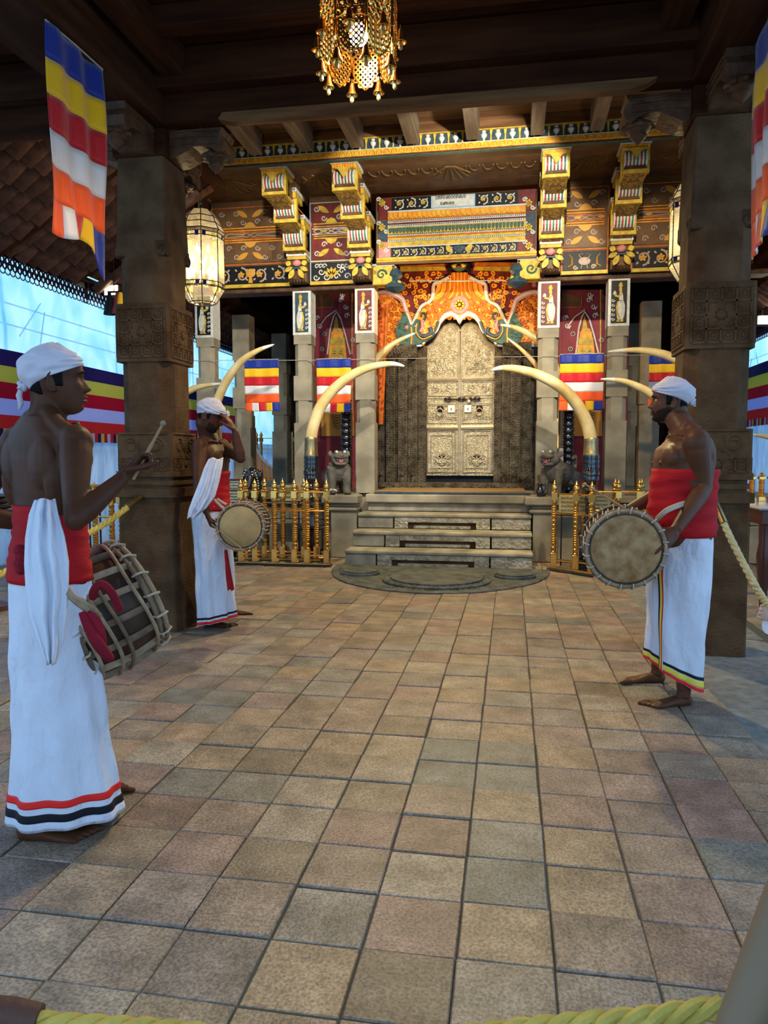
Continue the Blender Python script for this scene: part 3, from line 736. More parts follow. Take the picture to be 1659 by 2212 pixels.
q.build('petal_border', M['stone_dark'], ms_, kind='stuff')

# ================================================================== PAINT RELIEF HELPERS  (faces look towards -y)
def spiral(b, cx, cz, r, y, dirn=1, a0=0, turns=1.3, t=.01, n=14, flat=.5):
    pts = []
    for i in range(n+1):
        f = i/n; a = a0+dirn*turns*2*PI*f; q = r*(1-.85*f)
        pts.append((cx+q*math.cos(a), y, cz+q*math.sin(a)))
    b.tube(pts, [t*(1-.45*i/n) for i in range(n+1)], 4, upv=(0,1,0), flat=flat)
def leaf(b, cx, cz, L, w, ang, y, dep=.008):
    c, s = math.cos(ang), math.sin(ang); n = 5; pl = []
    for i in range(n+1):
        f = i/n; ww = w*math.sin(PI*f)**.8; pl.append((f*L, ww))
    for i in range(n-1,0,-1):
        f = i/n; pl.append((f*L, -w*math.sin(PI*f)**.8))
    b.prism([(cx+x*c-z*s, cz+x*s+z*c) for x, z in pl][::-1], y-dep, y+.004)
def flower(b, cx, cz, r, y, n=6, dep=.01):
    for k in range(n): leaf(b, cx, cz, r, r*.32, 2*PI*k/n+.3, y, dep)
    b.sphere((cx,y-dep,cz),(r*.28,.008,r*.28),8,4)
def scroll_row(bw, by, x0, x1, z0, z1, y, flip=False):
    """white tendrils in bw, yellow flowers in by, filling a band"""
    h = z1-z0; n = max(1, int(round((x1-x0)/(h*1.05)))); w = (x1-x0)/n; cz = (z0+z1)/2
    for k in range(n):
        cx = x0+w*(k+.5); s_ = 1 if (k%2==0) ^ flip else -1
        spiral(bw, cx, cz, min(w,h)*.44, y, s_, -s_*PI/2, 1.15, h*.055)
        for q in range(4):
            a = PI/4+q*PI/2; leaf(bw, cx+w*.33*math.cos(a), cz+h*.30*math.sin(a), h*.20, h*.055, a, y, .006)
        flower(by, cx, cz, h*.22, y-.004, 5)
def bd(nm, mt, x0,x1,y0,y1,z0,z1, par, ch=.003):
    b = MB(); b.box(x0,x1,y0,y1,z0,z1,ch=ch); return b.build(nm, M[mt], par)
def tongue_row(b, x0, x1, z0, z1, y, pitch, dep=.012):
    n = int((x1-x0)/pitch); h = z1-z0
    for k in range(n):
        cx = x0+(x1-x0)*(k+.5)/n; w = (x1-x0)/n*.40
        b.prism([(cx-w,z1),(cx-w,z0+h*.4),(cx-w*.6,z0+h*.1),(cx,z0),(cx+w*.6,z0+h*.1),(cx+w,z0+h*.4),(cx+w,z1)], y-dep, y+.003)
def bead_row(b, x0, x1, z, y, pitch, r):
    n = int((x1-x0)/pitch)
    for k in range(n): b.cb((x0+(x1-x0)*(k+.5)/n, y, z), (r*1.2, r*.8, r*1.6))

# ================================================================== SHRINE PILLARS
def shrine_pillar(cx, Y, w, ztop, label, panel=None, base=PZ, group=None):
    t = thing('shrine_pillar', (cx,Y+w/2,base), label, 'pillar', group)
    def oc(w, z0, z1, c):
        b = MB(); x = w/2
        def ring(z): return [(-x+c,-x,z),(x-c,-x,z),(x,-x+c,z),(x,x-c,z),(x-c,x,z),(-x+c,x,z),(-x,x-c,z),(-x,-x+c,z)]
        b.rings([ring(z0-base), ring(z1-base)]); return b
    oc(w*1.04, base, 1.75, .008).build('lower_block', M['stone'], t)
    oc(w*.97, 1.75, 2.05, .055).build('lower_chamfer', M['stone'], t)
    oc(w*1.05, 2.05, 2.38, .008).build('middle_block', M['stone'], t)
    zt = 2.92 if panel else ztop
    oc(w*.96, 2.38, 2.80, .055).build('upper_chamfer', M['stone'], t)
    oc(w*1.02, 2.80, zt, .01).build('top_block', M['stone'], t)
    if panel:
        side, bgc = panel; z0, z1 = 2.92-base, 3.50-base; y = -w/2
        bd('panel_frame','white_paint',-w/2-.005,w/2+.005,y-.01,w/2,z0,z1,t)
        bd('panel_ground',bgc,-w/2+.03,w/2-.03,y-.016,y,z0+.035,z1-.025,t)
        fig = t
        g = MB(); y2 = y-.018; zc = z0+.035; W = w-.06; H = .52
        def P(pl, mt, nm, dep=.006):
            q = MB(); q.prism([(side*(a-.5)*W, zc+b_*H) for a, b_ in (pl if side > 0 else pl[::-1])], y2-dep, y2+.002); return q.build(nm, M[mt], fig)
        P([(.22,.10),(.14,.25),(.12,.40),(.22,.52),(.50,.54),(.62,.42),(.66,.25),(.60,.10),(.40,.08)],'white_paint','painted_skirt')
        P([(.24,.52),(.26,.66),(.34,.73),(.46,.73),(.52,.64),(.50,.52)],'white_paint','painted_torso')
        P([(.34,.73),(.33,.80),(.37,.87),(.47,.87),(.53,.82),(.50,.74)],'yellow','painted_head',.008)
        P([(.29,.85),(.34,.93),(.42,.96),(.52,.92),(.57,.86)],'yellow','painted_cap',.010)
        P([(.26,.64),(.34,.67),(.52,.59),(.80,.63),(.82,.67),(.74,.67),(.54,.645),(.36,.72)],'yellow','painted_arm',.012)
        P([(.70,.66),(.68,.71),(.76,.76),(.86,.74),(.90,.68),(.82,.66)],'white_paint','painted_drum',.012)
        P([(.52,.52),(.62,.50),(.70,.36),(.66,.22),(.48,.10),(.30,.09),(.46,.15),(.57,.28),(.58,.40)],'yellow','painted_sash',.010)
        P([(.22,.03),(.22,.085),(.36,.085),(.44,.03)],'yellow','painted_foot',.008); P([(.46,.03),(.46,.085),(.58,.085),(.68,.03)],'yellow','painted_foot',.008)
        q = MB()
        for k in range(5): 
            zz = zc+H*(.10+.11*k); spiral(q, side*.38*W, zz, .022, y2-.003, side, 0, 1.0, .007, 8)
        for k in range(6):       # pleat lines of the skirt
            q.tube([(side*(.46-.04*k-.5)*W, y2-.008, zc+H*.52),(side*(.30-.035*k-.5)*W*1.0, y2-.008, zc+H*.32),(side*(.42-.05*k-.5)*W, y2-.008, zc+H*.12)], .002, 3)
        q.build('painted_scrolls', M['white_paint'], fig)
    return t
shrine_pillar(-4.165,9.75,.25,3.5,'grey stone shrine pillar behind the left glass lantern',(1,'black'))
shrine_pillar(-2.78,9.75,.24,3.5,'grey stone shrine pillar with black-ground painted drummer, second of the front row from the left',(1,'blue_paint'))
shrine_pillar(-1.925,9.75,.25,3.5,'grey stone shrine pillar just left of the door recess with red-ground painted drummer',(1,'red_paint'))
shrine_pillar(.45,9.75,.26,3.5,'grey stone shrine pillar just right of the door recess with red-ground painted drummer',(-1,'red_paint'))
shrine_pillar(1.30,9.75,.25,3.5,'grey stone shrine pillar with black-ground painted drummer, beside the carved hall pillar on the right',(-1,'black'))
shrine_pillar(atY(519,700,11.2).x,11.2,.27,3.50,'plain grey stone pillar with reddish top behind the left tusks')
shrine_pillar(atY(602,740,13.0).x,13.0,.27,3.50,'plain grey stone pillar farther back between the small left flags')
shrine_pillar(1.95,11.2,.27,3.50,'plain grey stone pillar behind the head of the right drummer')
shrine_pillar(2.05,13.0,.27,3.50,'narrow grey stone pillar farther back on the right')

# ================================================================== PAINTED ENTABLATURE OVER THE DOOR RECESS
def zr(py, Y=9.75, px=985): return atY(px, py, Y).z
def xr(px, Y=9.75, py=500): return atY(px, py, Y).x
ORG = (0,0,0)
ent = thing('painted_entablature', (-.68,9.80,3.74), 'tall painted entablature with yellow mouldings, leaf scrolls and white name board over the door recess', 'entablature')
def eb(nm, mt, px0, px1, py0, py1, dep, par=ent, org=(-.68,9.80,3.74), Y=9.75, ch=.004, back=.06):
    x0, x1, z1, z0 = xr(px0,Y), xr(px1,Y), zr(py0,Y), zr(py1,Y)
    b = MB(); b.box(x0-org[0], x1-org[0], Y-dep-org[1], Y+back-org[1], z0-org[2], z1-org[2], ch=ch); return b.build(nm, M[mt], par)
L0, L1 = 812, 1160
eb('back_board','brown_paint',L0,L1,418,566,0)
eb('sign_ground','black',L0+4,L1-2,420,448,.008)
eb('corner_panel','red_paint',L0+6,846,420,466,.012); eb('corner_panel','red_paint',1118,L1-4,418,464,.012)
eb('name_board','sky_paint',931,1026,421,448,.016); eb('name_board_face','white_paint',934,1023,423,446,.020)
for a,bb_,mt,dp in ((449,453,'white_paint',.030),(453,467,'yellow',.022),(467,470,'orange_deep',.034),(470,476,'white_paint',.02),(476,479,'red_paint',.028),(479,485,'white_paint',.018),
                 (485,500,'yellow',.03),(500,505,'white_paint',.018),(505,508,'orange_deep',.036),(508,513,'yellow',.026),(513,517,'white_paint',.03),(517,527,'yellow',.02),(527,530,'white_paint',.03)):
    eb('moulding', mt, 838, 1135, a, bb_, dp)
eb('scroll_ground','black',846,1118,530,551,.008); eb('base_moulding','yellow',L0+2,L1,551,557,.04); eb('base_moulding','gold_paint',L0+2,L1,557,561,.03); eb('base_soffit','brown_paint',L0+2,L1,561,566,.035)
eb('corner_panel','pink_paint',L0+6,844,516,550,.012); eb('corner_panel','red_paint',1120,L1-4,514,550,.012)
eb('corner_panel','blue_paint',L0+6,838,470,512,.010); eb('corner_panel','blue_paint',1137,L1-4,468,510,.010)
yy = 9.75-9.80
def L(px, py): p = atY(px, py, 9.75); return p.x+.68, p.z-3.74
bw, by, bz = MB(), MB(), MB()
x0,_ = L(848,0 if 0 else 540); x1,_ = L(1116,540); _,z1 = L(985,531); _,z0 = L(985,550)
scroll_row(bw, by, x0, x1, z0, z1, yy-.012)
_,z1 = L(985,421); _,z0 = L(985,447)
scroll_row(bw, by, L(850,430)[0], L(928,430)[0], z0, z1, yy-.012); scroll_row(bw, by, L(1030,430)[0], L(1116,430)[0], z0, z1, yy-.012)
for px in (826,1142):
    for py in (440,492,532):
        x,z = L(px,py); flower(by, x, z, .05, yy-.018, 6); spiral(bw, x-.05, z+.05, .03, yy-.014, 1); spiral(bw, x+.05, z-.05, .03, yy-.014, -1)
x,z = L(992,540); leaf(bz, x-.02, z, .10, .035, .3, yy-.02); leaf(bz, x+.02, z, .10, .035, PI-.3, yy-.02); bz.sphere((x,yy-.02,z),(.05,.012,.045),10,6)
for s_ in (-1,1): leaf(by, x+s_*.10, z-.04, .13, .035, PI/2-s_*.5, yy-.02)
bw.build('white_scrollwork', M['white_paint'], ent, kind='stuff'); by.build('yellow_flowers', M['yellow'], ent, kind='stuff'); bz.build('blue_beast', M['blue_paint'], ent)
q = MB(); tongue_row(q, L(840,460)[0], L(1133,460)[0], L(985,466)[1], L(985,454)[1], yy-.026, .06); q.build('tongue_moulding', M['gold_paint'], ent, kind='stuff')
q = MB(); tongue_row(q, L(840,460)[0], L(1133,460)[0], L(985,499)[1], L(985,488)[1], yy-.034, .045); q.build('tongue_moulding', M['green_paint'], ent, kind='stuff')
q = MB()
for py in (473,482,502,515): bead_row(q, L(840,py)[0], L(1133,py)[0], L(985,py)[1], yy-.03, .024, .008)
q.build('bead_rows', M['black'], ent, kind='stuff')
# lettering on the name board: rounded strokes of the script
GL = {
 'a': [[(.1,.2),(.3,0),(.6,.05),(.7,.35),(.5,.55),(.25,.5),(.2,.3),(.4,.22)],[(.5,.55),(.55,.85),(.85,.9),(.95,.6),(.9,.1)]],
 'b': [[(.9,.9),(.95,.4),(.8,.05),(.3,0),(.05,.3),(.1,.7),(.4,.9),(.6,.7),(.45,.45)]],
 'c': [[(.1,.6),(.1,.9),(.35,.95),(.45,.7),(.4,.2),(.15,.1),(.2,.35),(.5,.5)],[(.45,.7),(.7,.95),(.92,.8),(.9,.3),(.6,.02)]],
 'd': [[(.05,.5),(.2,.1),(.6,.02),(.9,.3),(.85,.75),(.5,.95),(.15,.8),(.2,.55),(.5,.5),(.55,.7)]],
 'e': [[(.1,.1),(.05,.6),(.3,.95),(.7,.9),(.9,.5),(.7,.1),(.4,.1),(.35,.4),(.6,.5)]],
 'f': [[(.1,.9),(.1,.2),(.4,0),(.7,.15),(.65,.5),(.4,.55)],[(.65,.5),(.95,.6),(.9,.95)]],
 'g': [[(.5,.0),(.15,.1),(.1,.5),(.4,.6),(.5,.35)],[(.4,.6),(.3,.9),(.7,1.0),(.9,.7),(.85,.2)],[(.6,1.1),(.8,1.3),(1.0,1.15)]],
}
def script(b, s, x, z, h, y, t=.0022, w=None):
    w = w or h*.82
    for ch in s:
        if ch == ' ': x += w*.6; continue
        for st_ in GL[ch]:
            pts = [Vector((x+a*w*.85, y, z+c*h)) for a, c in st_]
            sm = []
            for i in range(len(pts)-1):
                p0, p1, p2, p3 = pts[max(i-1,0)], pts[i], pts[i+1], pts[min(i+2,len(pts)-1)]
                for k in range(3):
                    u = k/3; sm.append(.5*((2*p1)+(p2-p0)*u+(2*p0-5*p1+4*p2-p3)*u*u+(3*p1-p0-3*p2+p3)*u**3))
            sm.append(pts[-1]); b.tube(sm, t, 3)
        x += w
    return x
q = MB(); x,z = L(941,432); script(q, 'bcgdaebdcafd', x, z, .040, yy-.022, .0035); x,z = L(952,444); script(q, 'eacfed', x, z, .036, yy-.022, .0035)
q.build('name_lettering', M['black'], ent, label='two lines of rounded black script')

# soffit over the entablature with faded painted lotus, in bays between the brackets
can = thing('painted_soffit', (-.7,9.1,4.70), 'dark painted timber soffit between the striped brackets under the vase frieze', 'soffit')
edges = [-4.72,-4.165,-2.79,-1.94,.45,1.29,2.68,3.20]
for k in range(len(edges)-1):
    x0, x1 = edges[k]+.10, edges[k+1]-.10
    for j in range(4):
        b = MB(); b.box(x0+.7,x1+.7,-.60+j*.315,-.60+j*.315+.31,0,.03,ch=.003); b.build('soffit_board', M['brown_paint'], can)
    q = MB(); cx = (x0+x1)/2+.7; w = (x1-x0)
    for s_ in (-1,1):
        for m_ in range(int(w/.35)):
            q.tube([(cx+s_*(.12+.16*m_)+.06*math.cos(a), -.1+.14*math.sin(a), -.004) for a in [PI*v/8 for v in range(9)]], .010, 4)
    for a in range(7): q.tube([(cx+.05*math.cos(PI*a/6), -.12, -.004),(cx+.22*math.cos(PI*a/6), .10+.20*math.sin(PI*a/6), -.004)], .014, 4)
    q.build('faded_lotus', mat('faded ochre paint %d'%k, (.17,.10,.035), .6) if k==0 else bpy.data.materials['faded ochre paint 0'], can, kind='stuff')
for j in (0,1,2,3): 
    b = MB(); b.box(-3.9,3.8,-.62,-.60,-.03+.0*j,.0); 
    if j==0: b.build('soffit_edge', M['red_paint'], can)

# vase frieze cornice
cor = thing('vase_cornice', (-.7,8.52,4.68), 'long painted cornice with a row of pale vases and yellow posts under the rafters', 'cornice')
XC0, XC1 = -4.6+.7, 3.15+.7
def cb_(nm, mt, y, z0, z1, x0=XC0, x1=XC1): 
    b = MB(); b.box(x0,x1,y,.03,z0,z1,ch=.003); return b.build(nm, M[mt], cor)
cb_('lower_moulding','yellow',-.055,.0,.065); cb_('fillet','white_paint',-.06,.062,.070); cb_('frieze_ground','blue_paint',-.025,.07,.195); cb_('top_fillet','yellow',-.05,.19,.205); cb_('bottom_fillet','green_paint',-.03,-.02,.0)
vp, yp, ep = MB(), MB(), MB()
n = int((XC1-XC0)/.155)
vm = MB(); vm.lathe([(.008,0),(.012,.012),(.010,.02),(.030,.045),(.034,.065),(.018,.088),(.022,.105)], (0,0,0), 8); vme = vm.mesh('vase', M['white_paint'], True)
ym = MB(); ym.prism([(-.010,0),(.010,0),(.006,.05),(.016,.115),(-.016,.115),(-.006,.05)], -.01, .004); yme = ym.mesh('yellow_post', M['yellow'])
for k in range(n):
    x = XC0+(k+.5)*.155
    link('vase', vme, cor, (x,-.028,.076)); link('yellow_post', yme, cor, (x+.0775,-.028,.074))
for k in range(int((XC1-XC0)/.085)):
    x = XC0+(k+.5)*.085
    ep.tube([(x+.03*math.cos(a), -.058, .012+.04*math.sin(a)) for a in [PI*v/5 for v in range(6)]], .007, 4)
    ep.sphere((x,-.056,.02),(.012,.008,.014),6,4)
ep.build('egg_moulding', M['gold_paint'], cor, kind='stuff')

# ================================================================== STRIPED BRACKETS
M['gold_dim0'] = mat('dull ochre paint', (.30,.17,.03), .6, col2=(.12,.06,.02), scale=30, lo=.45, hi=.55)
def bracket(x0, label, tilt=0):
    t = thing('striped_bracket', (x0,9.75,3.56), label, 'bracket', None)
    tiers = [(8.60,4.70,4.37),(9.03,4.58,4.18),(9.40,4.37,3.94)]
    for Yf, zt, zb in tiers:
        y = Yf-9.75; z1 = zt-3.56; z0 = zb-3.56; h = z1-z0
        def bx(nm, mt, w, dy, a, c, ch=.004, back=0):
            b = MB(); b.box(-w/2,w/2,y+dy,-.02 if back==0 else y+back,z0+h*a,z0+h*c,ch=ch); return b.build(nm, M[mt], t)
        bx('bracket_beam','brown_paint',.22,.05,0,1)
        yn = {8.60:9.03,9.03:9.40,9.40:9.56}[Yf]-9.75
        q = MB(); q.add([(s_*.105,a,c) for s_ in (-1,1) for a,c in ((y+.06,z0),(y+.20,z0-.03),(yn+.02,z0-.055),(yn+.02,z0))],[(0,1,2,3),(7,6,5,4),(0,4,5,1),(1,5,6,2),(2,6,7,3),(3,7,4,0)]); q.build('corbel_underside', M['gold_dim0'], t)
        bx('lace_strip','white_paint',.32,-.02,.88,1.0,back=.35); 
        q = MB(); 
        for k in range(16): q.cb((-.15+.3*(k+.5)/16, y-.022, z0+h*.94), (.008,.006,h*.07), Matrix.Identity(4))
        q.build('lace_dots', M['black'], t, kind='stuff')
        bx('yellow_strip','yellow',.29,.0,.70,.88,back=.33)
        q = MB(); tongue_row(q, -.14, .14, z0+h*.72, z0+h*.86, y-.002, .03, .008); q.build('tongues', M['gold_paint'], t, kind='stuff')
        # scroll: horizontal cylinder of coloured stripes
        sm = MB(); cyc = ['white_paint','red_paint','white_paint','green_paint']; mats_ = [M['white_paint'], M['stripe_red'], M['stripe_green']]
        ns = 13; W = .245; r = h*.245
        for k in range(ns):
            xa = -W/2+W*k/ns; xb = -W/2+W*(k+1)/ns; c = cyc[k%4]
            sm.mi = {'white_paint':0,'red_paint':1,'green_paint':2}[c]
            rr_ = r*(1.0 if c=='white_paint' else .94)
            sm.rings([[(x, y+.07-rr_*1.1*math.cos(a), z0+h*.45+rr_*1.15*math.sin(a)) for a in [-1.5+3.4*i/9 for i in range(10)]] + [(x,y+.16,z0+h*.45)] for x in (xa,xb)])
        sm.build('striped_scroll', mats_, t)
        q = MB(); q.prism([(-.125,z0+h*.72),(-.06,z0+h*.66),(0,z0+h*.36),(.06,z0+h*.66),(.125,z0+h*.72)], y-.040, y-.005); q.build('yellow_flap', M['yellow'], t)
        bx('dark_tongues','carved_wood',.22,.02,.12,.26,back=.3)
        bx('yellow_base','yellow',.27,.015,0.0,.11,back=.4)
        for s_ in (-1,1):
            q = MB(); q.box(s_*.135-.014,s_*.135+.014,y+.03,y+.10,z0,z0+h*.72,ch=.003); q.build('yellow_edge', M['yellow'], t)
            q = MB(); q.box(s_*.113-.004,s_*.113+.004,y+.12,-.05,z0+h*.08,z0+h*.14); q.build('side_line', M['orange_deep'], t)
    # lotus capital below
    y = 9.53-9.75
    def bx2(nm, mt, w, y0, a, c):
        b = MB(); b.box(-w/2,w/2,y0,.0,a-3.56,c-3.56,ch=.004); return b.build(nm, M[mt], t)
    bx2('lace_strip','white_paint',.27,y,3.90,3.935); bx2('yellow_strip','yellow',.25,y+.01,3.86,3.90); bx2('capital_core','brown_paint',.24,y+.06,3.58,3.87)
    q = MB(); q.sphere((0,y+.03,.255),(.062,.045,.045),10,6); q.build('pink_bud', M['pink_paint'], t, smooth=True)
    for s_ in (-1,1):
        for k, (dx, dz, L_, w_, an, mt) in enumerate(((.03,.17,.14,.035,-1.05,'yellow'),(.05,.20,.12,.03,-.45,'yellow'),(.07,.235,.08,.035,.35,'yellow'),(.015,.20,.09,.022,-.8,'green_paint'))):
            q = MB(); a = an if s_>0 else PI-an; leaf(q, s_*dx, dz, L_, w_, a, y+.01+.004*k, .02); q.build('petal', M[mt], t)
    q = MB(); q.box(-.055,.055,y-.005,y+.05,.175,.20,ch=.006); q.build('dark_band', M['blue_paint'], t)
    for k in range(5):
        q = MB(); q.sphere((-.08+.04*k,y+.05,.035),(.024,.04,.03),8,5); q.build('lower_petal', M['carved_wood'], t, smooth=True)
    return t
for x0, lb in ((-4.165,'painted tiered bracket with striped scrolls dimly seen behind the left glass lantern'),(-2.79,'painted tiered bracket with striped scrolls over the second shrine pillar, left of the door'),
               (-1.94,'painted tiered bracket with striped scrolls just left of the name board'),(.45,'painted tiered bracket with striped scrolls just right of the name board'),
               (1.29,'painted tiered bracket with striped scrolls beside the right glass lantern'),(2.68,'painted tiered bracket with striped scrolls peeping out right of the right hall pillar')):
    bracket(x0, lb)

# ================================================================== PANELS BETWEEN THE BRACKETS
def side_panel(xa, xb, label, bright, kind):
    cx = (xa+xb)/2; t = thing('painted_wall_panel', (cx,9.72,3.56), label, 'panel'); w = (xb-xa)/2; Yp = 0
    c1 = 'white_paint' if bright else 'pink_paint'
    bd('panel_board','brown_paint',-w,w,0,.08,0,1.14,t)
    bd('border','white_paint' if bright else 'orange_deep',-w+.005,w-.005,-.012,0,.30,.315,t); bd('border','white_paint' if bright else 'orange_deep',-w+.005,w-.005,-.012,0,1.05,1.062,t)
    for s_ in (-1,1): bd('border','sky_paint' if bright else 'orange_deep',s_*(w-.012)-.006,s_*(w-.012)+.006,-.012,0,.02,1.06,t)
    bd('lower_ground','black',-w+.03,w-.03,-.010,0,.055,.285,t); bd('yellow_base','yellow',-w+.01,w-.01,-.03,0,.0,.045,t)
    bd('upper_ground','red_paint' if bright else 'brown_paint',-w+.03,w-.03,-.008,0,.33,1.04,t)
    bw, by, bo = MB(), MB(), MB()
    if kind == 'tree':
        for s_ in (-1,1):
            for k in range(3):
                spiral(bw, s_*(.07+.07*k), .10+.07*k if k<2 else .10, .045, -.014, s_, 0, 1.1, .009)
                spiral(bw, s_*(.10+.05*k), .24, .035, -.014, -s_, 0, 1.1, .008)
        for k in range(5): leaf(by, 0, .10, .13, .022, PI*(.2+.15*k), -.016)
        leaf(bo, 0, .07, .07, .03, PI/2, -.022)
    elif kind == 'geese':
        for s_ in (-1,1):
            q = by; q.tube([(s_*.20,-.016,.09),(s_*.15,-.016,.12),(s_*.15,-.016,.20),(s_*.19,-.016,.25)], [.022,.035,.02,.010], 6, flat=.4)
        bw.sphere((0,-.018,.16),(.075,.012,.05),10,6); bw.tube([(.03,-.018,.17),(.07,-.018,.24),(.02,-.018,.25)],[.02,.012,.008],5,flat=.5); bw.tube([(-.03,-.018,.17),(-.07,-.018,.24),(-.02,-.018,.25)],[.02,.012,.008],5,flat=.5)
        for s_ in (-1,1): spiral(bw, s_*.11, .09, .03, -.014, s_); bw.tube([(s_*.03,-.016,.12),(s_*.04,-.016,.07)],.006,4)
    else:
        n_ = max(2,int(w*2/.24)); scroll_row(bw, by, -w+.04, w-.04, .06, .28, -.014)
        bo.sphere((0,-.02,.19),(.07,.012,.06),10,6); bo.prism([(-.03,.06),(.03,.06),(.012,.16),(-.012,.16)],-.024,0)
        if kind=='lion': by.tube([(-.18,-.02,.10),(-.12,-.02,.19),(.02,-.02,.17),(.14,-.02,.14),(.24,-.02,.20)],[.03,.05,.04,.03,.012],6,flat=.4)
    # upper motif: mirrored birds, a central lens and domes
    for zc, sg in ((.92,1),(.46,-1)):
        for s_ in (-1,1):
            leaf(by, s_*.03, zc, min(.18,w*.6), .035, (0.55 if s_>0 else PI-.55)*sg, -.014)
            for k in range(int(w/.11)): spiral(bw, s_*(.10+.10*k), zc+sg*.06*(1 if k%2 else -1), .04, -.012, s_*sg, 0, 1.2, .008)
        by.prism([(-.09,zc-sg*.14),(.09,zc-sg*.14),(.05,zc-sg*.08),(0,zc-sg*.06),(-.05,zc-sg*.08)][::sg], -.02, 0)
    for z, mt in ((.655,'white_paint'),(.725,'white_paint')):
        bd('fillet',mt if bright else 'orange_deep',-w+.04,w-.04,-.014,0,z-.006,z+.006,t)
    for z in (.60,.63,.75,.785): bd('band','yellow' if bright else 'gold_paint',-w+.06,w-.06,-.018,0,z-.007,z+.007,t)
    for s_ in (-1,1):
        bw.tube([(s_*.0,-.016,.69),(s_*.05,-.016,.715),(s_*.10,-.016,.70),(s_*(w-.1),-.016,.72),(s_*(w-.06),-.016,.69),(s_*(w-.1),-.016,.66),(s_*.10,-.016,.68),(s_*.05,-.016,.665),(0,-.016,.69)], .008, 4)
        leaf(by, s_*(w-.15), .69, .10, .02, 0, -.02)
    bw.build('pale_scrollwork', M[c1 if bright else 'faded'], t, kind='stuff'); by.build('yellow_figures', M['yellow' if bright else 'gold_dim'], t, kind='stuff')
    if bo.v: bo.build('central_motif', M['gold_dim'], t)
M['faded'] = mat('dimmed pinkish paint', (.36,.27,.20), .6); M['gold_dim'] = mat('dim amber paint', (.50,.24,.035), .5, bump=.3, bscale=60)  # dim copies of white and yellow; weaker light on the panels put into the paint
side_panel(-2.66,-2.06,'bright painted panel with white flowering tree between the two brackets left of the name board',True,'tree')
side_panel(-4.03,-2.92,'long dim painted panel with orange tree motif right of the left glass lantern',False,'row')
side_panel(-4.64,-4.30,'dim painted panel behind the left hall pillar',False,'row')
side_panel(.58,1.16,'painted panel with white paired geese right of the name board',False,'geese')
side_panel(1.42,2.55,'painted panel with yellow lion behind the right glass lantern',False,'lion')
for xa, xb, lb in ((-4.64,-1.79,'dark timber architrave on the shrine pillars left of the arch'),(.32,3.15,'dark timber architrave on the shrine pillars right of the arch')):
    b = MB(); b.box(xa,xb,9.76,10.02,3.502,3.56,ch=.01); tag(b.build('architrave_beam', M['carved_wood']), lb, 'beam')
for s_, x0, lb in ((1,-1.80,'green and yellow hanging lotus bracket at the left of the orange arch'),(-1,.32,'green and yellow hanging lotus bracket at the right of the orange arch')):
    t = thing('lotus_bracket', (x0,9.8,3.50), lb, 'bracket')
    bd('bracket_block','yellow',-.02 if s_>0 else -.24,.24 if s_>0 else .02,-.05,.15,.04,.30,t,.01)
    bd('lace_strip','white_paint',-.03 if s_>0 else -.27,.27 if s_>0 else .03,-.06,.16,.28,.31,t)
    q = MB(); spiral(q, s_*.10, .17, .07, -.055, s_, 0, 1.3, .014); q.build('curl', M['green_paint'], t)
    cx = s_*.27
    q = MB(); q.lathe([(.05,.25),(.085,.22),(.10,.16),(.06,.12),(.07,.09),(.12,.05),(.14,.0),(.06,-.04),(.01,-.06)], (cx,.02,0), 14); q.build('lotus_bell', M['blue_paint'], t, smooth=True)
    for k in range(8):
        a = 2*PI*k/8; q = MB(); q.sphere((cx+.085*math.cos(a),.02+.085*math.sin(a),.04),(.035,.035,.055),8,5); q.build('petal', M['yellow' if k%2 else 'green_paint'], t, smooth=True)
b = MB(); b.tube([tuple(atY(884,607,9.8)), tuple(atY(1092,606,9.8))], .007, 6); tag(b.build('tie_rod', M['silver_plain']), 'thin metal rod stretched between the two hanging lotus brackets', 'rod')

# ================================================================== ORANGE DRAGON ARCH
AY = 11.05
arch = thing('dragon_arch', (-.77,AY,2.6), 'carved orange and red dragon arch with two green sea monsters over the silver door', 'arch')
def A(cx, cy, Y=AY): p = atY(800+.2592*cx, 320+.2592*cy, Y); return (p.x+.77, p.z-2.6)
def mir(pts): return pts + [(1490-x, y) for x, y in reversed(pts)]
def AP(pts, mt, nm, y0=-.02, y1=.02, mirror=False, lab=None):
    pl = [A(*p) for p in pts]
    ar = sum(pl[i][0]*pl[(i+1)%len(pl)][1]-pl[(i+1)%len(pl)][0]*pl[i][1] for i in range(len(pl)))
    if ar < 0: pl = pl[::-1]
    q = MB(); q.prism(pl, y0, y1); o = q.build(nm, M[mt], arch, label=lab)
    if mirror: AP([(1490-x,y) for x,y in pts], mt, nm, y0, y1)
    return o
inner = [(440,1650),(470,1610),(520,1575),(560,1530),(585,1470),(625,1425),(680,1408),(720,1430),(745,1472)]
AP([(40,860),(1450,860),(1450,1650)] + [(1490-x,y) for x,y in inner][:9] + inner[::-1][1:] + [(40,1650)], 'red_paint', 'arch_board', 0, .06)
AP([(60,1215),(150,1225),(230,1280),(290,1400),(345,1490),(400,1400),(440,1340),(520,1290),(545,1200),(560,1140),(660,1090),(680,1040),(745,1035)] + [(1490-x,y) for x,y in [(745,1035),(680,1040),(660,1090),(560,1140),(545,1200),(520,1290),(440,1340),(400,1400),(345,1490),(290,1400),(230,1280),(150,1225),(60,1215)]][1:] + [(1440,1640)] + [(1490-x,y) for x,y in inner] + inner[::-1][1:] + [(60,1640)], 'gold_paint', 'gold_field', -.035, 0)
AP([(250,990),(620,990),(630,1010),(630,1020),(250,1030)],'yellow','top_moulding',-.03,0,True)
AP([(240,960),(620,958),(620,985),(240,988)],'orange_deep','top_moulding',-.05,0,True)
